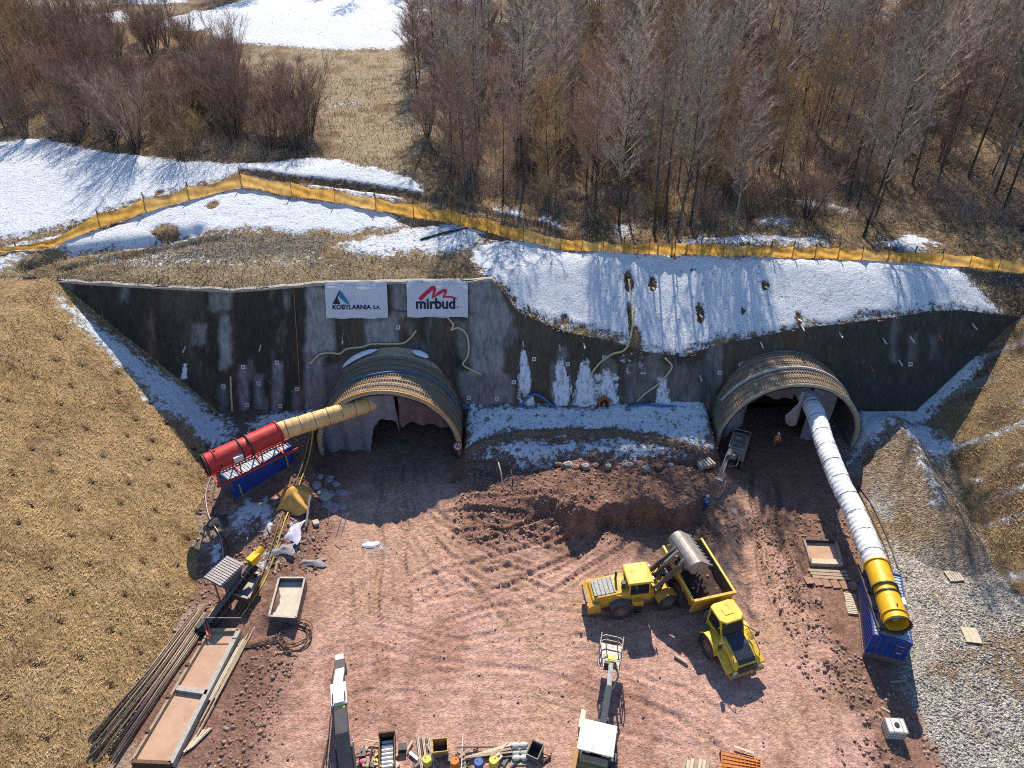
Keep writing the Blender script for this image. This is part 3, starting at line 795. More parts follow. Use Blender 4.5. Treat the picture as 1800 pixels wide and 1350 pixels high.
for pts, col, f in (
    ([(540, 505), (583, 505), (586, 560), (590, 620), (537, 622)], (0.30, 0.285, 0.275), 0.9), (rect(535, 618, 571, 722), (0.27, 0.235, 0.25), 0.8),
    ([(641, 557), (697, 557), (699, 602), (645, 604)], (0.27, 0.26, 0.25), 0.85), ([(690, 500), (716, 500), (716, 560), (690, 560)], (0.24, 0.23, 0.225), 0.8),
    ([(822, 492), (868, 492), (905, 560), (888, 590), (880, 660), (828, 660)], (0.25, 0.24, 0.235), 0.95), ([(796, 560), (822, 570), (826, 640), (806, 625)], (0.24, 0.22, 0.21), 0.6),
    ([(366, 510), (410, 510), (404, 548), (368, 545)], (0.25, 0.25, 0.23), 0.75), ([(392, 550), (402, 560), (408, 640), (388, 650), (385, 580)], (0.33, 0.33, 0.33), 0.85), (rect(338, 572, 364, 604), (0.30, 0.30, 0.29), 0.6),
    (rect(100, 498, 128, 522), (0.22, 0.21, 0.2), 0.7), (rect(214, 505, 224, 530), (0.26, 0.26, 0.26), 0.7), (rect(262, 560, 272, 640), (0.17, 0.11, 0.075), 0.7),
    ([(805, 650), (898, 655), (905, 722), (815, 722)], (0.27, 0.215, 0.22), 0.75), (rect(560, 640, 640, 720), (0.19, 0.16, 0.17), 0.6), (rect(1230, 640, 1260, 735), (0.09, 0.09, 0.10), 0.6),
    (rect(1100, 640, 1230, 725), (0.17, 0.155, 0.15), 0.6), (rect(1568, 560, 1576, 640), (0.2, 0.2, 0.2), 0.6), (rect(1596, 590, 1612, 640), (0.16, 0.165, 0.16), 0.6), (rect(1636, 590, 1650, 630), (0.15, 0.16, 0.16), 0.5),
    (rect(770, 575, 800, 600), (0.12, 0.08, 0.06), 0.7), (rect(386, 676, 400, 730), (0.22, 0.2, 0.21), 0.6), (rect(420, 640, 437, 730), (0.27, 0.24, 0.26), 0.7), (rect(448, 660, 464, 730), (0.25, 0.24, 0.27), 0.7), (rect(480, 636, 496, 730), (0.28, 0.26, 0.28), 0.75),
    (rect(515, 680, 530, 730), (0.24, 0.2, 0.22), 0.6), (rect(700, 600, 760, 625), (0.09, 0.08, 0.08), 0.6)):
    d = poly_sd(X + wob, Zw + wob2, wp(pts))
    C = mixc(C, col, np.clip(0.5 + d * 2.2, 0, 1) * f)
ICE = np.zeros(X.shape)
for pts, f in ((rect(1085, 612, 1140, 665), 0.42), (rect(905, 640, 935, 735), 0.5), (rect(970, 650, 1005, 735), 0.5), (rect(1010, 650, 1090, 738), 0.52), (rect(1150, 660, 1178, 735), 0.5), (rect(318, 640, 330, 668), 0.7), (rect(598, 575, 607, 610), 0.6), (rect(1295, 628, 1330, 645), 0.5), ([(1060, 660), (1090, 650), (1088, 735), (1060, 735)], 0.42)):
    ICE = np.maximum(ICE, np.clip(0.5 + 1.4 * poly_sd(X + wob, Zw + wob2, wp(pts)), 0, 1) * f)
V = np.stack([X, Yw, Zw], -1).reshape(-1, 3)
nr, nc = X.shape
idx = np.arange(nr * nc).reshape(nr, nc)
Q = np.stack([idx[:-1, :-1], idx[:-1, 1:], idx[1:, 1:], idx[1:, :-1]], -1)
keep = np.ones(Q.shape[:2], bool)
for cx, fy in PORTS:
    dx = np.abs(X - cx); inside = np.where(Zw > PZ, np.hypot(dx, Zw - PZ) < PR - 0.35, dx < PR - 0.35)
    keep &= ~(inside[:-1, :-1] & inside[1:, 1:])
me = np_mesh('shotcrete_face', V, Q[keep], MAT['shotcrete'])
cattr(me, 'Col', np.clip(C.reshape(-1, 3), 0.01, 0.9)); fattr(me, 'snow', ICE.reshape(-1))
fc = link('shotcrete_face', me, wall); fc.location = (0, -56, 0)
# thin kerb of sprayed concrete along the crest of the high part
kx = np.linspace(-44.2, -1.6, 150)
G_ = []
for x_ in kx:
    z_ = float(ztop(x_)); y_ = WY0 + WYS * z_
    wv = 0.06 * math.sin(x_ * 1.9) + 0.05 * math.sin(x_ * 0.63 + 1)
    G_.append([(x_, y_ - 0.10, z_ - 0.25), (x_, y_ - 0.13, z_ + 0.06 + wv), (x_, y_ + 0.12, z_ + 0.10 + wv), (x_, y_ + 0.42 + wv, z_ + 0.02), (x_, y_ + 0.45, z_ - 0.3)])
ob = MB().grid(G_).build('crest_kerb', M('crest_concrete', (0.36, 0.33, 0.29), 0.9, var=0.35, scale=2.5), wall); ob.location = (0, -56, 0)
# soil-nail plates and drain stubs on the wall
m_white = M('white_paint', (0.62, 0.62, 0.62), 0.6, var=0.15)
m_steel = M('dull_steel', (0.20, 0.20, 0.205), 0.5, 0.6, var=0.3, dust=0.3)
mb = MB(); mb.box((0, 0, 0), (0.40, 0.05, 0.40)); pl_me = mb.mesh('nail_plate', m_white)
mb = MB(); mb.box((0, -0.045, 0), (0.20, 0.06, 0.20)); mb.tube((0, -0.05, 0), (0, -0.20, 0), 0.03, 6); hd_me = mb.mesh('nail_head', m_steel)
wrot = (-math.atan(WYS), 0, 0)
def woff(p, o=0.0):
    b = float(wall_bulge(np.array([p.x]), np.array([p.z]))[0])
    return Vector((p.x, p.y - b - o, p.z))
for px, py in ((393, 679), (428, 644), (455, 673), (487, 637), (522, 684), (434, 712), (493, 713), (482, 728), (939, 631), (998, 640), (1062, 628), (824, 698), (874, 700), (903, 671), (902, 723), (964, 723), (1265, 655), (1173, 687), (1174, 723), (700, 575), (1600, 640)):
    o = link('nail_plate', pl_me, wall); o.location = woff(PW(px, py), 0.05) - wall.location; o.rotation_euler = wrot
    h = link('nail_head', hd_me, o)
m_pvc = M('pale_plastic_pipe', (0.62, 0.57, 0.47), 0.5, var=0.15)
m_opipe = M('orange_plastic_pipe', (0.50, 0.15, 0.06), 0.5, var=0.2)
mb = MB(); mb.tube((0, 0.1, 0), (0.06, -0.75, -0.12), 0.075, 8); ds = mb.mesh('drain_stub', m_pvc)
mb = MB(); mb.tube((0, 0.1, 0), (0.05, -0.7, -0.15), 0.075, 8); ds2 = mb.mesh('drain_stub', m_opipe)
for i, (px, py) in enumerate(((919, 600), (983, 606), (1026, 603), (325, 610), (458, 608), (1337, 602), (1243, 708), (1553, 596), (1600, 592), (1651, 590), (1580, 633), (1530, 643), (1476, 585), (1409, 573), (1230, 660), (1710, 570))):
    o = link('drain_stub', ds2 if i in (6, 9, 11) else ds, wall); o.location = woff(PW(px, py)) - wall.location
# ice frozen below the drains: each its own thing
def icemat():
    k = NT('ice')
    n = k.noise(1.0, 5, 0.65, k.scaled((3.0, 3.0, 0.8)))
    c = k.mix(k.remap(n, 0.35, 0.7), (0.62, 0.69, 0.80), (0.86, 0.88, 0.92))
    dirt = k.remap(k.noise(1.2, 6, 0.7, k.scaled((2.6, 2.6, 0.5))), 0.48, 0.66)
    c = k.mix(k.math('MULTIPLY', dirt, 0.9), c, (0.22, 0.19, 0.18))
    k.b.inputs['Subsurface Weight'].default_value = 0.0
    ed = k.attr('edge').outputs['Fac']
    al = k.remap(k.math('ADD', k.math('MULTIPLY', ed, 1.5), k.math('MULTIPLY', k.math('SUBTRACT', k.noise(1.0, 6, 0.8, k.scaled((3.2, 3.2, 0.55))), 0.5), 2.6)), 0.30, 0.60)
    k.L(al, k.b.inputs['Alpha'])
    return k.out(c, 0.45, k.bump(k.noise(1.0, 5, 0.7, k.scaled((5, 5, 1.6))), 0.12), 0, 0.4)
MAT['ice'] = icemat()
for (px, y0, y1, w, lab) in ((920, 608, 690, 27, 'pale teardrop of ice below the leftmost drain stub, highest on the wall'), (985, 622, 712, 38, 'wide ice cone on the dark wall, second from the left'), (1026, 622, 738, 48, 'tallest ice cone on the wall between two other cones'), (1066, 640, 738, 46, 'ice cone spreading behind the small wooden shrine'), (931, 690, 738, 30, 'short ice cone under the blue cable at the wall foot'), (1163, 655, 738, 34, 'thin greyish ice streak right of the shrine, crossed by a blue cable')):
    a = woff(PW(px, y0)); b = woff(PW(px + 3, y1)); wm = w / FPX * 82
    rws = []
    for s in np.linspace(0, 1, 22):
        c = a.lerp(b, s)
        hw = wm * 0.5 * (0.16 + 0.84 * min(1, (s * 1.35)) ** 0.8) * (1.0 if s < 0.75 else 1 - 0.35 * (s - 0.75) / 0.25)
        row = []
        for t in np.linspace(-1, 1, 15):
            x_ = c.x + t * hw * (1 + .4 * float(fbm(np.array([s * 9 + px]), np.array([3.0 * np.sign(t)]), 17, 4)[0])) + .25 * float(fbm(np.array([s * 4.0]), np.array([px * 1.0]), 19, 3)[0])
            bulge = 0.20 * math.sqrt(max(0, 1 - t * t)) * (0.3 + 0.7 * s) + 0.10 * float(fbm(np.array([x_ * 1.5]), np.array([c.z * 0.8]), 7, 3)[0])
            z_ = c.z; y_ = WY0 + WYS * z_ - float(wall_bulge(np.array([x_]), np.array([z_]))[0])
            row.append((x_, y_ - bulge - (0.02 if abs(t) < 0.99 else -0.06), z_))
        rws.append(row)
    o = MB().grid(rws).build('icefall', MAT['ice'], smooth=True)
    fattr(o.data, 'edge', [min(1 - abs(t), 3 * s, 4 * (1.15 - s)) for s in np.linspace(0, 1, 22) for t in np.linspace(-1, 1, 15)])
    tag(o, lab, 'ice', 'ice cones on the wall')
# hoses and cables along the wall
def wire(name, pts, r, mat, label, cat, n=6, sub=6, group=None):
    sm = []
    for a in range(len(pts) - 1):
        p0 = pts[max(a - 1, 0)]; p1 = pts[a]; p2 = pts[a + 1]; p3 = pts[min(a + 2, len(pts) - 1)]
        for i in range(sub):
            u = i / sub
            sm.append(tuple(0.5 * (2 * p1[k] + (p2[k] - p0[k]) * u + (2 * p0[k] - 5 * p1[k] + 4 * p2[k] - p3[k]) * u * u + (3 * p1[k] - p0[k] - 3 * p2[k] + p3[k]) * u ** 3) for k in range(3)))
    sm.append(tuple(pts[-1]))
    o = MB().path(sm, r, n).build(name, mat, smooth=True)
    return tag(o, label, cat, group)
m_hose = M('cream_drain_hose', (0.55, 0.47, 0.27), 0.6, var=0.3, scale=6)
m_blue = M('blue_cable', (0.03, 0.16, 0.36), 0.5, var=0.2)
m_ocord = M('orange_cord', (0.42, 0.16, 0.04), 0.6)
def wl(pts, o=0.12): return [woff(PW(*p), o) for p in pts]
wire('drain_hose', wl([(545, 639), (562, 622), (580, 619), (598, 620), (610, 612), (638, 608), (655, 603), (705, 602), (720, 594), (732, 580)]), 0.10, m_hose, 'long wavy cream drain hose on the wall above the left portal', 'hose')
wire('drain_hose', wl([(786, 556), (797, 570), (793, 579), (806, 575), (820, 586), (824, 606), (822, 625), (814, 639), (828, 648), (845, 656)]), 0.10, m_hose, 'cream drain hose curling down the wall below the red lettered banner', 'hose')
_h = [G(1105, 493) + Vector((0, 0, .12)), G(1109, 530) + Vector((0, 0, .12)), G(1112, 560) + Vector((0, 0, .1)), G(1111, 580) + Vector((0, 0, .1))] + wl([(1100, 612), (1075, 622), (1055, 636), (1042, 652), (1037, 664)])
wire('drain_hose', _h, 0.11, m_hose, 'long cream drain hose running from the snow slope down to an ice cone', 'hose')
wire('drain_hose', wl([(1168, 628), (1180, 640), (1176, 652), (1155, 675), (1135, 690), (1120, 705)]), 0.10, m_hose, 'zigzag cream drain hose on the wall right of the shrine', 'hose')
wire('drain_hose', wl([(406, 660), (407, 690), (409, 722)]), 0.10, m_hose, 'short upright cream drain hose at the left foot of the wall', 'hose')
wire('rope', wl([(517, 502), (520, 560), (525, 640), (529, 722)], 0.1), 0.035, m_ocord, 'thin orange rope hanging down the wall left of the banners', 'rope')
wire('blue_cable', wl([(812, 706), (850, 722), (880, 724), (910, 712), (933, 690), (950, 692), (975, 712), (997, 730)], 0.5), 0.12, m_blue, 'thick blue cable draped in waves between left portal and ice cones', 'cable')
wire('blue_cable', wl([(1080, 728), (1100, 712), (1130, 707), (1200, 711), (1225, 717), (1234, 732)], 0.5), 0.11, m_blue, 'blue cable on the wall just left of the right portal', 'cable')
wire('steel_pipe', wl([(682, 538), (695, 546), (722, 548)], 0.1), 0.06, M('brown_pipe', (0.16, 0.06, 0.05), 0.6), 'short brown pipe on the wall between the two banners', 'pipe')
for (px, py, lab) in ((1147, 505, 'drain pipe in a melted hollow near the top of the snow slope'), (1230, 553, 'drain pipe in a brown hollow in the middle of the snow slope'), (1345, 503, 'short drain pipe in the snow slope above the right portal'), (1403, 560, 'drain pipe at the lower snow edge above the right portal')):
    g = G(px, py)
    o = MB().tube((0, 0.3, -0.3), (0.05, -0.9, 0.05), 0.085, 8).tube((0, 0.34, -0.31), (0, 0.28, -0.27), 0.11, 8).build('drain_pipe', m_pvc, loc=g + Vector((0, 0, 0.15)))
    tag(o, lab, 'pipe')
# small wooden shrine on the wall
m_wood = M('orange_wood', (0.33, 0.13, 0.04), 0.7, var=0.4, scale=8)
p = woff(PW(1061, 706), 0.25)
shrine = empty('wooden_shrine', p, 0, 'small gabled brown wooden shrine on the wall between ice cones', 'shrine')
MB().bx(-.5, .5, -.1, .35, -.35, .35).build('back_box', M('dark_wood', (0.07, 0.03, 0.015), 0.8), shrine)
for s in (-1, 1): MB().bar((s * .47, -.3, -.4), (s * .47, -.3, .42), .09, .09).build('post', m_wood, shrine)
for s in (-1, 1): MB().bar((s * .68, -.1, .30), (0, -.1, .82), .62, .07).build('roof_board', m_wood, shrine)
MB().bx(-.55, .55, -.4, .1, -.47, -.37).build('shelf', m_wood, shrine)
MB().tube((0, -.2, -.37), (0, -.2, .0), .1, 8, .06).ball((0, -.2, .07), .08).build('figurine', M('plaster', (0.5, 0.42, 0.36), .7), shrine)

# ------------------------------------------------------------------ banners
def text_mesh(body, size, offset=0.0, sx=1.0):
    cu = bpy.data.curves.new('t', 'FONT'); cu.body = body; cu.size = size; cu.offset = offset; cu.resolution_u = 4; cu.fill_mode = 'FRONT'
    ob = bpy.data.objects.new('t', cu); COL.objects.link(ob)
    bpy.context.view_layer.update()
    dg = bpy.context.evaluated_depsgraph_get()
    me = bpy.data.meshes.new_from_object(ob.evaluated_get(dg))
    v = np.array([tuple(q.co) for q in me.vertices]); f = [tuple(q.vertices) for q in me.polygons]
    bpy.data.objects.remove(ob, do_unlink=True); bpy.data.meshes.remove(me); bpy.data.curves.remove(cu)
    v[:, 0] *= sx
    return v[:, :2], f
m_vinyl = translucent('banner_vinyl', (0.70, 0.72, 0.76), 0.15, 0.08, 1.0)
def banner(pxs, label, name, deco, seed):
    tl, tr, bl = PW(pxs[0], pxs[1]), PW(pxs[2], pxs[1]), PW(pxs[0], pxs[3])
    W, Hh = tr.x - tl.x, (tl - bl).length
    e = empty(name, bl, 0, label, 'banner')
    def pt(u, v, o):                      # u, v in metres from the lower left corner
        wr = 0.06 * math.sin(u * 2.3 + v * 1.4 + seed) * (v / Hh) + 0.035 * math.sin(u * 4.1 - v * 2.2 + seed)
        q = np.array([u, 0, 0]) + WU * v + WN * (0.32 + wr + o)
        if v > Hh * 0.93: q = q + np.array([0, 0.10, -0.02])
        return q
    MB().grid([[pt(W * i / 40, Hh * j / 24 + 0.05 * math.sin(i * .35 + seed) * (1 - j / 24), 0) for i in range(41)] for j in range(25)]).build('sheet', m_vinyl, e, smooth=True)
    for u0, u1, v0, v1 in ((0.02, W - .02, 0.02, 0.07), (0.02, W - .02, Hh - .3, Hh - .24)):
        mb = MB(); mb.grid([[pt(u0 + (u1 - u0) * i / 30, v0, .015) for i in range(31)], [pt(u0 + (u1 - u0) * i / 30, v1, .015) for i in range(31)]])
        mb.build('hem', M('banner_hem', (0.55, 0.56, 0.6), .6), e)
    for i in range(5):
        mb = MB(); mb.tube(pt(W * (i + .05) / 4.1, Hh - .08, .02), pt(W * (i + .05) / 4.1, Hh - .08, .05), .06, 8); mb.build('eyelet', m_steel, e)
    for nm, mat, polys in deco(W, Hh):
        mb = MB()
        for v2, fs in polys: mb.add([pt(a, b, 0.03) for a, b in v2], fs)
        mb.build(nm, mat, e)
m_navy = M('navy_print', (0.012, 0.014, 0.05), .6, var=.05); m_cyan = M('cyan_print', (0.01, 0.19, 0.36), .6, var=.05); m_redp = M('red_print', (0.50, 0.02, 0.06), .6, var=.05)
def fit(v, u0, u1, v0):
    a, b = v[:, 0].min(), v[:, 0].max()
    k = (u1 - u0) / (b - a)
    return [((x - a) * k + u0, y * k + v0) for x, y in v]
def deco1(W, Hh):
    s = lambda a, b: (a * W, b * Hh)
    tri = [s(.105, .40), s(.205, .66), s(.185, .56), s(.235, .40)]
    tri = [s(.11, .40), s(.24, .78), s(.255, .74), s(.20, .58), s(.24, .40)]
    blu = [s(.245, .72), s(.265, .755), s(.39, .40), s(.33, .42), s(.27, .52), s(.225, .60)]
    v, f = text_mesh('KOBYLARNIA', 1, .035, 1.0); v2, f2 = text_mesh('S.A.', 1, .035, 1.0)
    return [('emblem_dark', m_navy, [(tri, [(0, 1, 2, 3, 4)])]), ('emblem_blue', m_cyan, [(blu, [(0, 1, 2, 3, 4, 5)])]), ('lettering', m_navy, [(fit(v, .11 * W, .735 * W, .255 * Hh), f), (fit(v2, .765 * W, .885 * W, .265 * Hh), f2)])]
def deco2(W, Hh):
    line = [(.21, .49), (.30, .64), (.43, .83), (.455, .84), (.46, .78), (.43, .54), (.52, .66), (.61, .755), (.645, .75), (.635, .68), (.60, .56), (.68, .57), (.77, .55), (.84, .50)]
    wd_ = [.055, .055, .05, .045, .045, .045, .045, .045, .04, .04, .035, .028, .02, .006]
    vs_, fs = [], []
    for i, (a, b) in enumerate(line):
        p0 = np.array(line[max(i - 1, 0)]) * (W, Hh); p1 = np.array(line[min(i + 1, len(line) - 1)]) * (W, Hh)
        d = p1 - p0; d /= np.linalg.norm(d); nn = np.array([-d[1], d[0]]) * wd_[i] * Hh
        c = np.array((a * W, b * Hh)); vs_ += [tuple(c + nn), tuple(c - nn)]
        if i: fs.append((2 * i - 2, 2 * i - 1, 2 * i + 1, 2 * i))
    v, f = text_mesh('mirbud', 1, .035, .95); r2, f2 = text_mesh('®', 1)
    return [('emblem_red', m_redp, [(vs_, fs)]), ('lettering', m_navy, [(fit(v, .145 * W, .795 * W, .245 * Hh), f), (fit(r2, .815 * W, .85 * W, .25 * Hh), f2)])]
banner((575, 496, 684, 559), 'white banner with blue triangle emblem and KOBYLARNIA S.A. lettering', 'banner', deco1, 1.0)
banner((717, 494, 824, 557), 'white banner with red swoosh above mirbud lettering', 'banner', deco2, 2.7)

# ------------------------------------------------------------------ tunnel portals
def portalmat():
    k = NT('portal_shotcrete_mesh')
    n1 = k.noise(2.0, 6, 0.7); n2 = k.noise(9.0, 5, 0.7)
    c = k.mix(k.remap(n1, 0.35, 0.65), (0.56, 0.43, 0.29), (0.34, 0.265, 0.19))
    c = k.mix(k.remap(n2, 0.5, 0.7, 0, .6), c, (0.60, 0.49, 0.36))
    return k.out(c, .9, k.bump(k.math('ADD', n2, k.noise(3.0, 4)), .1), 0, .2)
m_portal = portalmat()
m_rebar = M('rusty_rebar', (0.30, 0.22, 0.15), .8, .2, var=.4, scale=5)
m_lip = M('portal_lip', (0.40, 0.33, 0.24), .9, var=.35, scale=3, bump=.03)
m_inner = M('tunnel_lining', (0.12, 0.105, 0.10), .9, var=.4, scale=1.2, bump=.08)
def arch(R_, n=64, leg=-0.5):
    a = np.linspace(0, math.pi, n)
    pts = [(R_, leg)] + [(R_ * math.cos(t), PZ + R_ * math.sin(t)) for t in a] + [(-R_, leg)]
    return np.array(pts)
for pi_, (cx, fy) in enumerate(PORTS):
    pt = empty('tunnel_portal', (cx, fy, 0), 0, ('left round-arched tunnel portal with an orange hose round its lip', 'right round-arched tunnel portal with a white duct coming out')[pi_], 'tunnel portal', 'tunnel portals')
    ys = np.linspace(0, 9.0, 46); A = arch(PR)
    G_ = []
    for j, y_ in enumerate(ys):
        rip = 0.04 * math.cos(y_ * 2 * math.pi / 1.0)
        flare = 0.5 * float(sstep(5.2, 8.0, y_))
        k = np.clip(np.hypot(A[:, 0], np.maximum(A[:, 1] - PZ, 0)), 1, 99)
        nz = 0.12 * fbm(A[:, 0] / 1.2 + 50 * pi_, np.full(len(A), y_) / 1.2 + A[:, 1] / 1.2, 121, 4)
        sc = 1 + (rip + nz + flare) / PR
        G_.append(np.stack([A[:, 0] * sc, np.full(len(A), y_), np.where(A[:, 1] > PZ, PZ + (A[:, 1] - PZ) * sc, A[:, 1])], -1))
    MB().grid(G_).build('shell', m_portal, pt, smooth=True)
    for j in range(8):
        y_ = 0.25 + j * 0.86
        mb = MB(); mb.path([(p[0] * 1.014, y_, PZ + (p[1] - PZ) * 1.014) for p in A[2:-2]], 0.055, 5); mb.build('arch_rib', m_rebar, pt)
    mb = MB()
    for t in np.linspace(0.25, math.pi - 0.25, 74):
        r_ = PR * 1.012
        mb.bar((r_ * math.cos(t), 0.1, PZ + r_ * math.sin(t)), (r_ * math.cos(t), 6.6, PZ + r_ * math.sin(t)), 0.045, 0.045)
    for y_ in np.arange(0.4, 6.5, 0.30):
        mb.path([(p[0] * 1.016, y_, PZ + (p[1] - PZ) * 1.016) for p in A[4:-4:2]], 0.02, 3, cap=False)
    tag(mb.build('wire_mesh', m_rebar, pt), kind='stuff')
    # lip at the mouth
    prof = [(PR + .08, 0.22), (PR + .10, -0.02), (PR + .02, -0.06), (PR - .16, -0.03), (PR - .40, 0.25)]
    n_ = 56
    G_ = []
    for q in np.concatenate([[-1], np.linspace(0, math.pi, n_), [9]]):
        row = []
        for r_, y_ in prof:
            if q == -1: row.append((r_, y_, -0.5))
            elif q == 9: row.append((-r_, y_, -0.5))
            else:
                jg = .10 * float(fbm(np.array([q * 4.0 + 9 * pi_]), np.array([r_ * 1.0]), 23, 4)[0])
                row.append(((r_ + jg) * math.cos(q), y_ + 1.6 * jg, PZ + (r_ + jg) * math.sin(q)))
        G_.append(row)
    MB().grid(G_).build('lip', m_lip, pt, smooth=True)
    Ai = arch(PR - .39)
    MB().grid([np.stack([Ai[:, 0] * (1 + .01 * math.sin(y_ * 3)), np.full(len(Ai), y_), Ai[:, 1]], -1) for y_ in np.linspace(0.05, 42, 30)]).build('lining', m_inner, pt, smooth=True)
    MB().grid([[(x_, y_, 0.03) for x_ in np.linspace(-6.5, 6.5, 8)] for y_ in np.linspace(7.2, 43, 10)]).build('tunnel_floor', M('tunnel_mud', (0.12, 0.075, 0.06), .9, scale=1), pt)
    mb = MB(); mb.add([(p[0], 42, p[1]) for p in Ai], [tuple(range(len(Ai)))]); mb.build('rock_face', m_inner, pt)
    if pi_ == 1:
        mb = MB(); mb.path([(p[0] * 1.02, 2.6, PZ + (p[1] - PZ) * 1.02) for p in A[4:-10]], 0.16, 6); mb.build('pale_band', M('pale_dust_band', (0.45, 0.40, 0.36), .9), pt)
cx, fy = PORTS[0]
def ring(r_, y_, t0, t1, n=30): return [(cx + r_ * math.cos(t), fy + y_, PZ + r_ * math.sin(t)) for t in np.linspace(t0, t1, n)]
m_ohose = M('orange_hose', (0.62, 0.27, 0.03), .5, var=.2)
tag(MB().path(ring(PR + .14, .05, -.08, 3.0), .085, 6).build('orange_hose', m_ohose, smooth=True), 'orange hose running round the lip of the left portal', 'hose')
tag(MB().path([(x_, y_ + .5 * math.sin(i * .25), z_) for i, (x_, y_, z_) in enumerate(ring(PR + .2, 3.2, .35, 2.75))], .075, 6).build('blue_cable', m_blue, smooth=True), 'blue cable laid over the top of the left portal', 'cable')
for (a0, a1, cxx, fyy, lab) in ((1.75, 2.35, PORTS[0][0], PORTS[0][1], 'snow strip lying behind the left shoulder of the left portal'), (1.05, 1.3, PORTS[0][0], PORTS[0][1], 'small snow strip behind the right shoulder of the left portal'), (2.0, 2.45, PORTS[1][0], PORTS[1][1], 'snow strip on the left shoulder of the right portal')):
    G_ = []
    for s in np.linspace(0, 1, 16):
        t = a0 + (a1 - a0) * s; hw = .45 * math.sin(math.pi * s) ** .6 + .03
        row = []
        for u in np.linspace(-1, 1, 9):
            r_ = PR + .42 + .28 * (1 - u * u) * math.sin(math.pi * s) ** .5 + .06 * float(vnoise(np.array([s * 17]), np.array([u * 4]), 3)[0])
            row.append((cxx + r_ * math.cos(t), fyy + 6.6 + u * hw - .35 * (math.cos(t)) ** 2 * 2, PZ + r_ * math.sin(t)))
        G_.append(row)
    k_ = MB().grid(G_).build('snow_strip', M('snow_white', (0.8, 0.83, 0.87), .9, var=.08, scale=5, bump=.05), smooth=True)
    tag(k_, lab, 'snow')
# cloths hung in the portal mouths
m_cl1 = translucent('grey_tarpaulin', (0.27, 0.24, 0.28), .2, .25, 1.5); m_cl2 = translucent('brown_tarpaulin', (0.17, 0.11, 0.11), .15, .25, 1.5); m_cl3 = translucent('pale_tarpaulin', (0.42, 0.36, 0.37), .2, .2, 1.5)
def cloth(ci, xs_, bots, Yp, mat, label, tops=None, seed=0):
    cx, fy = PORTS[ci]
    x0, x1 = xs_[0], xs_[-1]; G_ = []
    n = max(10, int((x1 - x0) / 3))
    for i in range(n + 1):
        px = x0 + (x1 - x0) * i / n
        b = PV(px, float(np.interp(px, xs_, bots)), fy + Yp)
        xx = b.x
        zt = PZ + math.sqrt(max(0.3, (PR - .42) ** 2 - (xx - cx) ** 2))
        if tops is not None: zt = min(zt, PV(px, float(np.interp(px, xs_, tops)), fy + Yp).z)
        zb = max(0.02, min(b.z, zt - .2))
        col = []
        for j in range(15):
            s = j / 14
            col.append((xx + .05 * math.sin(s * 5 + px), fy + Yp + .16 * math.sin(px * .19 + seed) * (.2 + s) + .08 * math.sin(px * .07 - s * 4 + seed), zt + (zb - zt) * s))
        G_.append(col)
    return tag(MB().grid(G_).build('tarpaulin', mat, smooth=True), label, 'tarpaulin', 'tarpaulins hung in the portals')
cloth(0, [566, 650, 654, 656, 668, 690, 697, 701], [800, 798, 795, 752, 738, 736, 744, 762], .8, m_cl1, 'large grey tarpaulin closing the left side of the left portal')
cloth(0, [703, 706, 712, 722, 750, 775, 788], [740, 752, 745, 742, 746, 750, 752], .9, m_cl2, 'brown tarpaulin strip under the crown of the left portal', seed=2)
cloth(1, [1258, 1270, 1285, 1298, 1306, 1312], [770, 768, 758, 757, 740, 700], .8, m_cl1, 'grey tarpaulin hanging at the left side of the right portal', seed=1)
cloth(1, [1312, 1340, 1360, 1392], [692, 694, 700, 702], .8, m_cl2, 'narrow dark tarpaulin strip under the crown of the right portal', seed=3)
cloth(1, [1380, 1384, 1398, 1404, 1407], [736, 748, 746, 735, 700], .45, m_cl3, 'small pale loose cloth flap beside the white duct', tops=[730, 720, 700, 692, 690], seed=4)
cloth(1, [1406, 1425, 1445], [772, 774, 775], 1.4, m_cl1, 'grey tarpaulin hanging behind the white duct', seed=5)
# round speed sign at the left portal
p = Vector((PORTS[0][0] + 6.55, PORTS[0][1] - .35, 1.55))
sg = empty('speed_sign', (p.x, p.y, 0), 0, 'round white 30 sign with red rim at the right foot of the left portal', 'road sign')
rt = rot3(-.5, 0, 0)
MB().tube((0, .06, -.2), (0, .06, 1.9), .04, 8).build('post', m_steel, sg)
MB().tube((0, 0, 0), (0, -.03, 0), .42, 28).xf(rt, (0, 0, 1.6)).build('face', m_white, sg)
MB().lathe([(-.05, .42), (-.05, .31), (-.035, .31), (-.035, .42)], (0, 0, 0), (0, 1, 0), 28, True).xf(rt, (0, 0, 1.6)).build('red_rim', m_redp, sg)
v, f = text_mesh('30', .42, .012)
v = v - (v.max(0) + v.min(0)) / 2
MB().add([(a, -.045, b) for a, b in v], f).xf(rt, (0, 0, 1.6)).build('numeral', m_navy, sg)
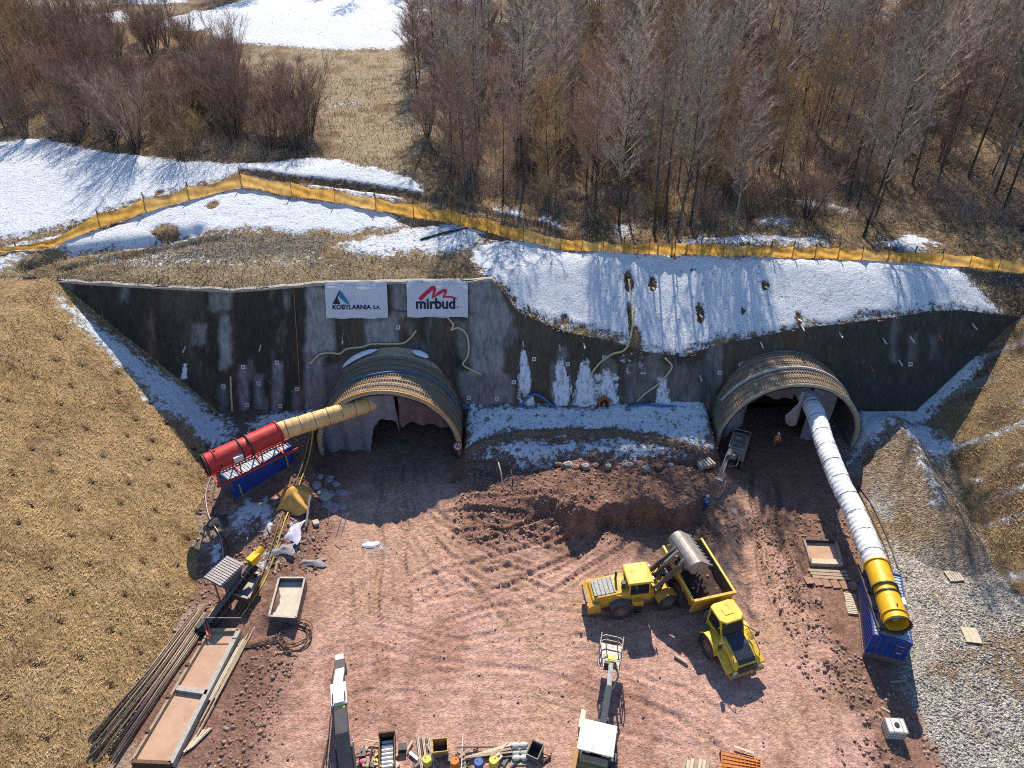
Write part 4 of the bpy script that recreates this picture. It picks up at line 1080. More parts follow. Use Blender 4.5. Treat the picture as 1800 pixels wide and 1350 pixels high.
# ------------------------------------------------------------------ bare trees and shrubs
class Wood:
    def __init__(s, seed): s.r = random.Random(seed); s.V = []; s.F = []; s.TV = []; s.TF = []
    def limb(s, pts, rad, n=5, trunk=False):
        V, F = (s.TV, s.TF) if trunk else (s.V, s.F)
        k = len(V)
        for i, p in enumerate(pts):
            d = np.array(pts[min(i + 1, len(pts) - 1)]) - np.array(pts[max(i - 1, 0)])
            a, b = frame_of(d)
            for j in range(n):
                t = 2 * math.pi * j / n
                V.append(np.array(p) + rad[i] * (a * math.cos(t) + b * math.sin(t)))
        for i in range(len(pts) - 1):
            for j in range(n):
                j2 = (j + 1) % n
                A, B, C_, D = k + i * n + j, k + (i + 1) * n + j, k + (i + 1) * n + j2, k + i * n + j2
                F += [(A, B, C_), (A, C_, D)]
    def twig(s, p, d, L, w):
        r = s.r
        d = d / np.linalg.norm(d)
        side = np.cross(d, np.array([r.uniform(-1, 1), r.uniform(-1, 1), r.uniform(-1, 1)]))
        side /= np.linalg.norm(side) + 1e-9
        k = len(s.V)
        mid = p + d * L * .5 + np.array([r.uniform(-.08, .08) * L, r.uniform(-.08, .08) * L, r.uniform(0, .1) * L])
        s.V += [p - side * w * .5, p + side * w * .5, mid + side * w * .35, mid - side * w * .35, p + d * L + np.array([0, 0, .12 * L])]
        s.F += [(k, k + 1, k + 2), (k, k + 2, k + 3), (k + 3, k + 2, k + 4)]
    def spray(s, p, d, L, n, w, spread):
        r = s.r
        d = d / np.linalg.norm(d)
        for _ in range(n):
            t = r.uniform(.15, 1.0)
            q = p + d * L * t
            e = d + np.array([r.gauss(0, spread), r.gauss(0, spread), r.gauss(.15, spread * .7)])
            s.twig(q, e, L * r.uniform(.35, .75), w * r.uniform(.7, 1.2))
    def meshes(s, tm, cm):
        a = np_mesh('trunk', np.array(s.TV), np.array(s.TF), tm, True)
        b = np_mesh('crown', np.array(s.V), np.array(s.F), cm, False)
        return a, b
def tall_tree(seed, Ht, cmat, tmat, crown0=.34, wide=.2, nb=34, dens=1.0, lean=.02):
    w = Wood(seed); r = w.r
    n = 12
    ph, am = r.uniform(0, 6), r.uniform(.2, .8)
    ln = (r.uniform(-lean, lean), r.uniform(-lean, lean))
    pts = [np.array([ln[0] * Ht * t + am * math.sin(ph + t * 4) * t, ln[1] * Ht * t + am * math.cos(ph * 1.7 + t * 3) * t, Ht * t]) for t in np.linspace(0, 1, n)]
    rad = [.135 * (Ht / 19) * (1 - .93 * t) ** .85 + (.06 if t == 0 else 0) for t in np.linspace(0, 1, n)]
    pts[0][2] = -.4
    w.limb(pts, rad, 7, True)
    for i in range(nb):
        t = crown0 + (1 - crown0) * (i + r.random()) / nb
        if t > .99: continue
        k = t * (n - 1); a = int(k); p = pts[a] + (pts[a + 1] - pts[a]) * (k - a)
        az = i * 2.4 + r.uniform(-.5, .5)
        up = r.uniform(.75, 1.35)
        L = Ht * wide * (1.15 - .75 * t) * r.uniform(.7, 1.2) * (1.15 if t > crown0 + .1 else .8)
        d = np.array([math.cos(az), math.sin(az), up]); d /= np.linalg.norm(d)
        q1 = p + d * L * .5 + np.array([0, 0, L * .03]); q2 = p + d * L + np.array([0, 0, L * .14])
        rb = .055 * (Ht / 19) * (1.2 - t)
        w.limb([p, q1, q2], [rb + .012, rb * .6 + .012, .012], 3)
        for j in range(int(7 * dens)):
            s_ = r.uniform(.2, 1); q = p + (q1 - p) * (s_ / .5) if s_ < .5 else q1 + (q2 - q1) * ((s_ - .5) / .5)
            e = d + np.array([r.gauss(0, .55), r.gauss(0, .55), r.gauss(.2, .35)]); e /= np.linalg.norm(e)
            l2 = L * r.uniform(.28, .5)
            w.twig(q, e, l2, .04)
            w.spray(q, e, l2, int(6 * dens), .026, .5)
    return w.meshes(tmat, cmat)
def shrub(seed, Ht, cmat, tmat, stems=11, dens=1.0, open_=.42):
    w = Wood(seed); r = w.r
    for i in range(stems):
        az = i * 2.4 + r.uniform(-.4, .4); tl = r.uniform(.05, open_)
        L = Ht * r.uniform(.7, 1.0)
        d = np.array([math.cos(az) * tl, math.sin(az) * tl, 1.0]); d /= np.linalg.norm(d)
        p0 = np.array([math.cos(az) * .25, math.sin(az) * .25, -.25])
        pts = [p0 + d * L * t + np.array([math.cos(az), math.sin(az), 0]) * (.10 * L * t * t) for t in (0, .3, .6, 1.0)]
        w.limb(pts, [.065 * Ht / 7, .05 * Ht / 7, .03 * Ht / 7, .01], 4, True)
        for j in range(int(9 * dens)):
            t = r.uniform(.22, .98); k = 0 if t < .3 else (1 if t < .6 else 2)
            a, b = ((0, .3), (.3, .6), (.6, 1.0))[k]
            q = pts[k] + (pts[k + 1] - pts[k]) * ((t - a) / (b - a))
            e = d + np.array([r.gauss(0, .5), r.gauss(0, .5), r.gauss(.1, .3)]); e /= np.linalg.norm(e)
            l2 = Ht * r.uniform(.16, .32) * (1.15 - .5 * t)
            w.limb([q, q + e * l2], [.018, .008], 3)
            w.spray(q, e, l2 * 1.15, int(9 * dens), .024, .55)
    return w.meshes(tmat, cmat)
TALL = [tall_tree(100 + i, (19, 21, 17, 20, 16, 18, 22, 15)[i], MAT[('twig_grey', 'twig_grey', 'twig_red', 'twig_grey', 'twig_ochre', 'twig_grey', 'twig_grey', 'twig_red')[i]],
        MAT[('bark', 'bark', 'bark', 'bark', 'bark', 'bark_pale', 'bark', 'bark')[i]], (.24, .32, .2, .28, .14, .24, .36, .16)[i], (.22, .19, .25, .2, .27, .21, .18, .25)[i], (44, 40, 46, 44, 46, 42, 40, 46)[i], 1.7, .05) for i in range(8)]
SHRUB = [shrub(200 + i, (7.5, 6.5, 8.5, 5.5, 4.5)[i], MAT[('twig_red', 'twig_red', 'twig_red', 'twig_ochre', 'twig_red')[i]], MAT['bark'], (12, 11, 13, 10, 9)[i], (1.6, 1.5, 1.5, 1.4, 1.3)[i]) for i in range(5)]
THT = (19, 21, 17, 20, 16, 18, 22, 15)
placed = []
def plant(name, var, x, y, scale, label, cat, group):
    o = empty(name, (x, y, hz(x, y) - .05), rnd.uniform(0, 6.28), label, cat, group)
    s = scale
    o.scale = (s * rnd.uniform(.92, 1.08), s * rnd.uniform(.92, 1.08), s)
    a = link('trunk' if name != 'bare_shrub' else 'stems', var[0], o); b = link('crown', var[1], o)
    placed.append((x, y))
    return o
# front trees along the fence that can be told apart
for (px, py, vi, s, lab) in (
    (1088, 398, 0, 1.0, 'tall crooked tree standing on a small snow patch just behind the fence'), (1150, 412, 1, .95, 'slim tree close behind the fence, right of the crooked one'), (1188, 414, 6, .95, 'tall dark-stemmed tree right behind the fence near the middle of the wood'),
    (1213, 398, 3, .95, 'tall straight tree behind the fence right of a dark stem pair'), (1290, 405, 5, .9, 'pale-barked slim tree behind the fence above the right portal'), (1518, 417, 3, 1.05, 'long leaning trunk rising from behind the fence at the right'),
    (1604, 325, 1, 1.05, 'tall trunk casting a long shadow on tan litter at the right'), (1655, 300, 6, 1.0, 'tall thin trunk on open tan ground at the far right'), (1702, 312, 3, 1.1, 'leaning tall trunk near the right edge with bare lower stem'),
    (1492, 345, 0, 1.0, 'tree standing by a narrow snow streak inside the wood'), (1748, 345, 1, 1.1, 'tall tree near the right edge behind the fence'), (1795, 408, 6, 1.1, 'dark tree at the right edge of the wood just above the fence'),
    (965, 352, 4, .9, 'broad-crowned tree at the left corner of the wood by the fence'), (885, 355, 2, .9, 'reddish tree at the wood edge above the bend of the fence'), (820, 352, 7, .95, 'leftmost reddish tree of the wood edge above the fence'), (1045, 372, 2, .9, 'reddish tree left of the crooked tree behind the fence'),
    (40, 190, 4, .95, 'multi-branched tall tree at the far left above the snow field'), (12, 235, 2, .9, 'dark tree at the left edge on the rim of the snow field'), (80, 150, 4, .9, 'tall tree behind the shrubs at the far left'), (-10, 180, 0, 1.0, 'tall dark tree cut by the left edge of the picture'), (25, 150, 2, 1.05, 'tall dense tree second from the left edge')):
    g = G(px, py)
    plant('bare_tree', TALL[vi], g.x, g.y, s, lab, 'tree', 'bare trees standing singly')
def in_any(x, y, polys): return any(poly_sd(np.array([x]), np.array([y]), q)[0] > 0 for q in polys)
_wood = [G2([(715, 80), (790, 30), (1000, 8), (1350, 8), (1800, 20), (1950, 60), (1950, 400), (1600, 385), (1400, 390), (1180, 400), (1040, 385), (900, 345), (800, 335), (740, 260)])]
_bush = [G2([(60, 245), (200, 268), (330, 285), (450, 280), (560, 268), (580, 225), (470, 150), (380, 105), (330, 75), (120, 60), (-60, 60), (-60, 235)])]
_far = [G2([(0, 20), (0, 3), (200, 3), (260, 20), (120, 40)])]
def scatter(polys, n, dmin, tries=40000):
    xs_ = [p[0] for q in polys for p in q]; ys_ = [p[1] for q in polys for p in q]
    out = []
    for _ in range(tries):
        if len(out) >= n: break
        x, y = rnd.uniform(min(xs_), max(xs_)), rnd.uniform(min(ys_), max(ys_))
        if any((x - a) ** 2 + (y - b) ** 2 < dmin * dmin for a, b in placed + out): continue
        if not in_any(x, y, polys): continue
        out.append((x, y))
    return out
for (x, y) in scatter(_wood, 235, 2.1, 18000):
    plant('bare_tree', TALL[rnd.randrange(8)], x, y, rnd.uniform(.75, 1.05), 'bare brown tree in the dense leafless wood above the right portal', 'tree', 'trees of the dense wood')
for (x, y) in scatter(_wood, 185, 1.4, 16000):
    plant('bare_shrub', SHRUB[rnd.randrange(5)], x, y, rnd.uniform(.5, 1.1), 'bare brown shrub growing among the trees of the wood', 'shrub', 'shrubs under the wood')
for (x, y) in scatter(_bush, 105, 1.7, 14000):
    plant('bare_shrub', SHRUB[rnd.choice((0, 1, 2, 2, 3))], x, y, rnd.uniform(.8, 1.1), 'reddish brown bare shrub in the thicket above the left snow field', 'shrub', 'shrubs of the left thicket')
# a dark belt of trees beyond the upper snow field
for i in range(16):
    g = G(rnd.uniform(250, 980), rnd.uniform(-18, -2))
    plant('bare_tree', TALL[rnd.randrange(8)], g.x, g.y, rnd.uniform(.7, 1), 'bare tree in the far belt beyond the upper snow field', 'tree', 'trees of the far belt')
for i in range(14):
    g = G(rnd.uniform(-60, 300), rnd.uniform(2, 40))
    plant('bare_tree', TALL[rnd.choice((2, 4, 7))], g.x, g.y, rnd.uniform(.55, .8), 'bare tree in the upper left corner behind the thicket', 'tree', 'trees in the upper left corner')
# fallen trunks lying in the wood
for i, (a, b, r_, lab) in enumerate((((1405, 322), (1500, 340), .14, 'pale fallen trunk lying in the middle of the wood'), ((1283, 318), (1312, 345), .12, 'short fallen log lying slanted at the left of the wood'), ((740, 425), (822, 404), .16, 'dark log lying across the snow below the fence bend'))):
    p, q = G(*a), G(*b)
    o = MB().path([p + Vector((0, 0, .2)), p.lerp(q, .5) + Vector((0, 0, .35)), q + Vector((0, 0, .2))], [r_, r_ * .85, r_ * .6], 7).build('fallen_log', MAT['bark_pale'] if i < 2 else MAT['bark'], smooth=True)
    tag(o, lab, 'log')

# ------------------------------------------------------------------ grass, straw, clods
def blades(n, xs_, ys_, zs_, L, w, flat, mat, name, label, per=1):
    k = n
    az = nrs.uniform(0, 6.283, k); el = nrs.uniform(0.05, flat, k)
    ln = L * nrs.uniform(.5, 1.4, k)
    d = np.stack([np.cos(az) * np.cos(el), np.sin(az) * np.cos(el), np.sin(el)], -1) * ln[:, None]
    s = np.stack([-np.sin(az), np.cos(az), nrs.uniform(-.4, .4, k)], -1) * w
    p = np.stack([xs_, ys_, zs_], -1)
    V = np.stack([p - s, p + s, p + d], 1).reshape(-1, 3)
    F = np.arange(3 * k).reshape(-1, 3)
    return tag(link(name, np_mesh(name, V, F, mat, False)), label, kind='stuff')
def grassmat(name, a, b):
    k = NT(name)
    n = k.noise(3.0, 3); n2 = k.noise(0.4, 3)
    return k.out(k.mix(k.remap(k.math('ADD', n, n2), .75, 1.25), a, b), .9, None, 0, .1)
m_straw = grassmat('straw', (0.16, 0.09, 0.04), (0.80, 0.56, 0.29)); m_grass = grassmat('dry_grass_blades', (0.24, 0.16, 0.08), (0.58, 0.47, 0.30))
def pick(GX, GY, GZ, m, n):
    i = np.flatnonzero(m.ravel())
    area = 1.0
    c = nrs.choice(i, n)
    return GX.ravel()[c] + nrs.uniform(-.12, .12, n), GY.ravel()[c] + nrs.uniform(-.12, .12, n), GZ.ravel()[c]
n = 90000
x_, y_, z_ = pick(GROUND_X, GROUND_Y, GROUND_Z, (GROUND_ZONE == 1) & (GROUND_SN < .35) & (GROUND_X > -47) & (GROUND_Y > 18), n)
blades(n, x_, y_, z_ + .01, .26, .022, .55, m_straw, 'straw_fibres', 'brown straw fibres of the matting on the left bank')
n = 16000
x_, y_, z_ = pick(GROUND_X, GROUND_Y, GROUND_Z, (GROUND_ZONE == 2) & (GROUND_SN < .35) & (GROUND_X < 52) & (GROUND_Y > 24), n)
blades(n, x_, y_, z_, .30, .025, .7, m_straw, 'dry_grass', 'dry brown grass on the right bank')
n = 80000
m = (np.abs(HILL_X) < 75) & (HILL_Y < 150) & (HILL_SN < .42)
x_, y_, z_ = pick(HILL_X, HILL_Y, HILL_Z, m, n)
blades(n, x_, y_, z_, .55, .035, 1.2, m_grass, 'dry_grass', 'dry tan grass and leaf litter over the hillside')
_wm = np.zeros(HILL_X.shape, bool)
for q_ in _wood + _bush: _wm |= poly_sd(HILL_X, HILL_Y, q_) > -1.0
n = 60000
x_, y_, z_ = pick(HILL_X, HILL_Y, HILL_Z, _wm & (HILL_SN < .5) & (HILL_Y < 175), n)
blades(n, x_, y_, z_, 1.25, .016, 1.45, MAT['twig_red'], 'brushwood', 'tangled brown brushwood and saplings under the trees')
n = 38000
x_, y_, z_ = pick(HILL_X, HILL_Y, HILL_Z, _wm & (HILL_SN < .5) & (HILL_Y < 175) & (fbm(HILL_X / 4, HILL_Y / 4, 151, 3) > 0), n)
blades(n, x_, y_, z_, 2.4, .02, 1.5, MAT['twig_grey'], 'saplings', 'thin grey saplings crowding the floor of the wood')
def rocks(n, xs_, ys_, zs_, smin, smax, mat, name, label, power=2.5):
    t = (1 + 5 ** .5) / 2
    ic = np.array([[-1, t, 0], [1, t, 0], [-1, -t, 0], [1, -t, 0], [0, -1, t], [0, 1, t], [0, -1, -t], [0, 1, -t], [t, 0, -1], [t, 0, 1], [-t, 0, -1], [-t, 0, 1]]) / 1.9
    fc = np.array([[0, 11, 5], [0, 5, 1], [0, 1, 7], [0, 7, 10], [0, 10, 11], [1, 5, 9], [5, 11, 4], [11, 10, 2], [10, 7, 6], [7, 1, 8], [3, 9, 4], [3, 4, 2], [3, 2, 6], [3, 6, 8], [3, 8, 9], [4, 9, 5], [2, 4, 11], [6, 2, 10], [8, 6, 7], [9, 8, 1]])
    sz = smin + (smax - smin) * nrs.uniform(0, 1, n) ** power
    sc = sz[:, None] * nrs.uniform(.6, 1.3, (n, 3)); sc[:, 2] *= .75
    j = 1 + nrs.uniform(-.28, .28, (n, 12, 1))
    v = ic[None] * j
    a = nrs.uniform(0, 6.283, n); ca, sa = np.cos(a)[:, None], np.sin(a)[:, None]
    v = np.stack([v[..., 0] * ca - v[..., 1] * sa, v[..., 0] * sa + v[..., 1] * ca, v[..., 2]], -1) * sc[:, None, :]
    v = v + np.stack([xs_, ys_, zs_ + sz * .2], -1)[:, None, :]
    F = (fc[None] + (np.arange(n) * 12)[:, None, None]).reshape(-1, 3)
    return tag(link(name, np_mesh(name, v.reshape(-1, 3), F, mat, False)), label, kind='stuff')
def rockmat(name, a, b):
    k = NT(name)
    n = k.noise(1.7, 2); v = k.voro(2.6)
    gg = k.n('ShaderNodeSeparateColor'); k.L(v.outputs['Color'], gg.inputs[0])
    return k.out(k.mix(gg.outputs[0], a, b), .9, k.bump(k.noise(14, 3), .04), 0, .2)
m_clod = rockmat('soil_clods', (0.17, 0.10, 0.07), (0.42, 0.28, 0.21)); m_stone = rockmat('gravel_stones', (0.20, 0.175, 0.15), (0.50, 0.47, 0.43))
n_m = fbm(GROUND_X / 2.0, GROUND_Y / 2.0, 131, 4)
yd = (GROUND_ZONE == 0) & (GROUND_SN < .4) & (GROUND_Y < 53)
for cx, fy in PORTS: yd &= ~((np.abs(GROUND_X - cx) < 7.2) & (GROUND_Y > fy - 3))
ex_ = np.zeros(GROUND_X.shape, bool)
for (px, py, r_) in ((505, 1050, 2.6), (485, 1075, 2.0), (1446, 975, 2.0), (1550, 1090, 4.2), (1540, 1050, 3.2), (450, 850, 3.6), (520, 882, 1.6), (300, 1280, 3.2), (345, 1200, 3.0), (390, 1130, 2.6), (260, 1330, 3.2), (430, 1025, 2.2), (519, 1115, 1.4), (1460, 1012, 2.4)):
    q_ = P(px, py, .3); ex_ |= np.hypot(GROUND_X - q_.x, GROUND_Y - q_.y) < r_
yd &= ~ex_
hp = yd & (((GROUND_X > -5) & (GROUND_X < 19.5) & (GROUND_Y > 40.5)) | (GROUND_X < -15.5) | ((GROUND_X > 20.5) & (n_m > -.1) & (GROUND_Y < 44)))
n = 15000; x_, y_, z_ = pick(GROUND_X, GROUND_Y, GROUND_Z, hp, n); rocks(n, x_, y_, z_, .02, .17, m_clod, 'soil_clods', 'reddish brown clods and broken rock heaped along the yard edges', 4)
n = 900; x_, y_, z_ = pick(GROUND_X, GROUND_Y, GROUND_Z, yd & (n_m > -.05) & (GROUND_X > -24) & (GROUND_X < 24), n); rocks(n, x_, y_, z_, .025, .11, m_clod, 'loose_stones', 'small loose stones strewn over the yard', 3)
n = 9000; x_, y_, z_ = pick(GROUND_X, GROUND_Y, GROUND_Z, (GROUND_ZONE == 3) & ~ex_ & (GROUND_SN < .4) & (GROUND_X < 42) & (rdg > 6 + 8 * n_m), n); rocks(n, x_, y_, z_, .03, .12, m_stone, 'gravel_stones', 'coarse grey stones of the gravel track', 2.5)
# soil nails in the matting: a small dark plate and rod with pulled-in tuft
m_nail = M('dark_nail', (0.035, 0.025, 0.02), .8, .2)
mb = MB().ball((0, 0, .02), .17, 8, (1.25, .9, .5)); mb.V = [tuple(np.array(v) * (1 + .5 * (rnd.random() - .5))) for v in mb.V]
mb.box((0, 0, .1), (.14, .14, .03)).tube((0, 0, .08), (.02, .02, .18), .025, 6)
nl = mb.mesh('soil_nail', m_nail)
for (x, y) in NAILS:
    z = hz(x, y) - .2
    o = link('soil_nail', nl, SLOPE_L); o.location = (x, y, z); o.rotation_euler = (0, R(30), rnd.uniform(0, 6))
# ------------------------------------------------------------------ orange fence along the cut
m_fence = translucent('orange_fence_sheet', (0.66, 0.38, 0.09), .5, .55, 1.1)
m_fence2 = translucent('faded_fence_sheet', (0.66, 0.42, 0.14), .45, .5, 1.1)
m_stake = M('fence_stake', (0.10, 0.07, 0.05), .8, var=.4, scale=6)
fpx = [(-30, 447), (30, 440), (100, 432), (180, 398), (260, 372), (335, 350), (427, 326), (515, 342), (590, 354), (662, 368), (728, 380), (795, 390), (857, 405), (920, 424), (985, 438), (1022, 440), (1060, 442), (1095, 443), (1140, 444), (1185, 446), (1230, 446), (1270, 448), (1312, 449), (1352, 450), (1390, 451), (1430, 452), (1470, 453), (1512, 456), (1556, 459), (1602, 461), (1650, 465), (1700, 468), (1750, 473), (1800, 478), (1850, 484)]
fp = Gs(fpx)
fence = empty('barrier_fence', fp[6], 0, 'long sagging orange plastic fence on stakes along the top of the cut', 'fence')
for i, p in enumerate(fp):
    h = 0.75 if i < 3 else (1.95 if i < 14 else 1.65)
    l = p - fence.location
    if i not in (0, 2):
        MB().path([(l.x, l.y, l.z - .3), (l.x + rnd.uniform(-.06, .06), l.y + rnd.uniform(-.1, .1), l.z + h + rnd.uniform(-.1, .25))], .065, 6).build('stake', m_stake, fence)
    if i < len(fp) - 1:
        q = fp[i + 1] - fence.location
        h0 = .5 if i < 2 else (.75 if i == 2 else (1.45 if i < 14 else 1.25)); h1 = .5 if i < 1 else (.75 if i == 1 else (1.45 if i < 13 else 1.25))
        L = (q - l).length; n = 14; G_ = []
        sag = rnd.uniform(.1, .45); ph = rnd.uniform(0, 6)
        for j in range(7):
            v = j / 6; row = []
            for k in range(n + 1):
                u = k / n
                b = l.lerp(q, u); zz = hz(b.x + fence.location.x, b.y + fence.location.y) - fence.location.z
                hh = (h0 + (h1 - h0) * u) - sag * math.sin(math.pi * u) * (1 if i > 2 else .3)
                bow = .22 * math.sin(math.pi * v) * (0.6 + .4 * math.sin(u * 9 + ph)) + .10 * math.sin(u * 17 + v * 3 + ph) * v + .10 * math.sin(v * 9 + u * 4 + ph)
                row.append((b.x, b.y - .07 - bow * .8 - .25 * (1 - v), zz + .02 + hh * v))
            G_.append(row)
        MB().grid(G_).build('fence_panel', m_fence if rnd.random() < .6 else m_fence2, fence, smooth=True)

# ------------------------------------------------------------------ ventilation: containers, fans, ducts
def container(loc, rz, L, W, Hh, label, col):
    m_c = M('blue_container_%d' % int(rz * 10), col, .45, .1, var=.3, scale=1.2, dust=.25, mud=.7)
    e = empty('equipment_container', loc, rz, label, 'container')
    def ribbed(p0, du, n, up, hgt, out, amp):
        G_ = []
        prof = []
        per = .28
        k = int(np.linalg.norm(du) / per)
        for i in range(k):
            for f_, o in ((0, 0), (.3, 0), (.42, 1), (.88, 1)): prof.append(((i + f_) / k, o))
        prof.append((1, 0))
        for v in (0, 1):
            G_.append([np.array(p0) + np.array(du) * u + np.array(up) * hgt * v - np.array(out) * amp * o for u, o in prof])
        return G_
    MB().grid(ribbed((0, 0, .12), (L, 0, 0), 0, (0, 0, 1), Hh - .24, (0, -1, 0), .05)).build('side_panel', m_c, e)
    MB().grid(ribbed((L, W, .12), (-L, 0, 0), 0, (0, 0, 1), Hh - .24, (0, 1, 0), .05)).build('side_panel', m_c, e)
    MB().grid(ribbed((0, 0, Hh - .03), (L, 0, 0), 0, (0, 1, 0), W, (0, 0, 1), .045)).build('roof_panel', M('container_roof_%d' % int(rz * 10), (0.36, 0.42, 0.47), .45, .2, var=.3, scale=2, dust=.35), e)
    MB().grid(ribbed((L, 0, .12), (0, W, 0), 0, (0, 0, 1), Hh - .24, (1, 0, 0), .05)).build('end_panel', m_c, e)
    MB().bx(0.02, L - .02, .02, W - .02, .05, .14).build('floor', m_steel, e)
    for x in (0, L):
        for y in (0, W):
            MB().bx(x - .07, x + .07, y - .07, y + .07, 0, Hh).build('corner_post', m_c, e)
    for y in (0, W):
        for z in (.08, Hh - .06): MB().bx(.07, L - .07, y - .06, y + .06, z - .07, z + .07).build('side_rail', m_c, e)
    for x in (0, L):
        for z in (.08, Hh - .06): MB().bx(x - .06, x + .06, .07, W - .07, z - .07, z + .07).build('end_rail', m_c, e)
    for k in (0, 1):
        d = MB().bx(-.05, .03, .08 + k * (W / 2 - .07), W / 2 - .01 + k * (W / 2 - .07), .16, Hh - .14).build('door', m_c, e)
        for yy in (.35, .8):
            y_ = k * (W / 2 - .07) + yy
            MB().tube((-.09, y_, .2), (-.09, y_, Hh - .2), .025, 6).build('lock_rod', m_steel, d)
    return e
m_redfan = M('red_fan_paint', (0.50, 0.035, 0.03), .42, .1, var=.2, scale=1.5, dust=.35)
m_yelfan = M('yellow_fan_paint', (0.80, 0.46, 0.015), .42, .1, var=.18, scale=1.5, dust=.32)
m_black = M('black_rubber', (0.02, 0.02, 0.02), .7, var=.2)
m_dark = M('dark_grey_steel', (0.06, 0.06, 0.065), .55, .4, var=.3, dust=.2)
def fan(p0, p1, r, mat, label, name='ventilation_fan', frame=True, drop=.9, frame_mat=None):
    p0 = Vector(p0); p1 = Vector(p1); d = p1 - p0; L = d.length
    rz = math.atan2(d.y, d.x)
    e = empty(name, p0, rz, label, 'fan')
    ax = (1, 0, d.z / max(1e-6, math.hypot(d.x, d.y)))
    MB().lathe([(0, r * .98), (.06, r + .05), (.12, r), (L * .44, r), (L * .45, r * .93), (L * .56, r * .93), (L * .57, r), (L, r), (L, r - .06), (.1, r - .07), (0, r * .98)], (0, 0, 0), ax, 32).build('casing', mat, e, smooth=True, angle=35)
    for k, s in enumerate((.12, .445, .565, .98)):
        MB().lathe([(L * s - .05, r), (L * s - .05, r + .09), (L * s + .05, r + .09), (L * s + .05, r)], (0, 0, 0), ax, 32).build('flange', mat if k in (0, 3) else m_dark, e)
    MB().lathe([(-.02, r + .03), (-.16, r + .12), (-.16, r + .02), (-.02, r - .06)], (0, 0, 0), ax, 32, True).build('inlet_ring', m_dark, e, smooth=True)
    hub = MB().lathe([(.35, 0.001), (.4, .22), (.6, .32), (1.6, .32), (1.62, .001)], (0, 0, 0), ax, 16).build('hub', M('hub_grey', (.3, .3, .28), .5), e, smooth=True)
    for k in range(8):
        t = k * math.pi / 4
        MB().box((.9, (.32 + r * .48) * math.cos(t), (.32 + r * .48) * math.sin(t)), (.22, .05 if abs(math.cos(t)) < .5 else r * .62, .05 if abs(math.cos(t)) > .9 else r * .62 if abs(math.cos(t)) < .5 else r * .62), None).build('blade', m_dark, hub) if k % 2 == 0 else MB().bar((.9, .3 * math.cos(t), .3 * math.sin(t)), (.9, (r - .1) * math.cos(t), (r - .1) * math.sin(t)), .05, .2).build('blade', m_dark, hub)
    if frame:
        fm = frame_mat or mat
        for s in (-1, 1): MB().bar((.1, s * r * .95, -drop), (L * 1.15, s * r * .95, -drop), .14, .16).build('skid_beam', fm, e)
        for x in (.3, L * .35, L * .65, L * .95):
            for s in (-1, 1):
                MB().bar((x, s * r * .95, -drop), (x + .12, s * r * .72, -r * .62), .1, .1).build('cradle_strut', fm, e)
            MB().bar((x, -r * .95, -drop), (x, r * .95, -drop), .1, .1).build('cross_beam', fm, e)
    MB().bx(L * .30, L * .42, -r - .22, -r * .8, -.25, .25).build('terminal_box', m_white, e)
    return e, rz, L
def duct(pts, r, mat, label, ribs, name='ventilation_duct', wr=.03, n=24, strap=None):
    e = empty(name, pts[0], 0, label, 'duct')
    o0 = Vector(pts[0])
    pts = [np.array(Vector(p) - o0) for p in pts]
    sm = []
    for a in range(len(pts) - 1):
        p0 = pts[max(a - 1, 0)]; p1 = pts[a]; p2 = pts[a + 1]; p3 = pts[min(a + 2, len(pts) - 1)]
        for i in range(16):
            u = i / 16
            sm.append(.5 * (2 * p1 + (p2 - p0) * u + (2 * p0 - 5 * p1 + 4 * p2 - p3) * u * u + (3 * p1 - p0 - 3 * p2 + p3) * u ** 3))
    sm.append(pts[-1])
    L = np.concatenate([[0], np.cumsum([np.linalg.norm(sm[i + 1] - sm[i]) for i in range(len(sm) - 1)])])
    # resample finely
    S = np.arange(0, L[-1], .12); C_ = np.stack([np.interp(S, L, [p[k] for p in sm]) for k in range(3)], -1)
    rows = []
    for i, c in enumerate(C_):
        d = C_[min(i + 1, len(C_) - 1)] - C_[max(i - 1, 0)]
        a, b = frame_of(d)
        row = []
        for k in range(n + 1):
            t = 2 * math.pi * k / n
            q = r * (1 + wr * (math.sin(S[i] * 2 * math.pi / ribs) ** 8 * -1.0) + wr * 1.3 * (float(vnoise(np.array([S[i] * 1.4]), np.array([k % n * .8]), 5)[0]) - .5) + wr * .9 * (float(vnoise(np.array([S[i] * 4.0]), np.array([k % n * 2.0]), 6)[0]) - .5))
            row.append(c + q * (a * math.cos(t) + b * math.sin(t) * .98))
        rows.append(row)
    MB().grid(rows).build('hose_skin', mat, e, smooth=True)
    for s in np.arange(ribs, L[-1], ribs * 2):
        c = np.array([np.interp(s, S, C_[:, k]) for k in range(3)]); c2 = np.array([np.interp(s + .1, S, C_[:, k]) for k in range(3)])
        MB().lathe([(-.02, r * 1.0), (-.02, r * 1.018), (.02, r * 1.018), (.02, r * 1.0)], c, c2 - c, 24).build('hoop', strap or m_dark, e)
    return e
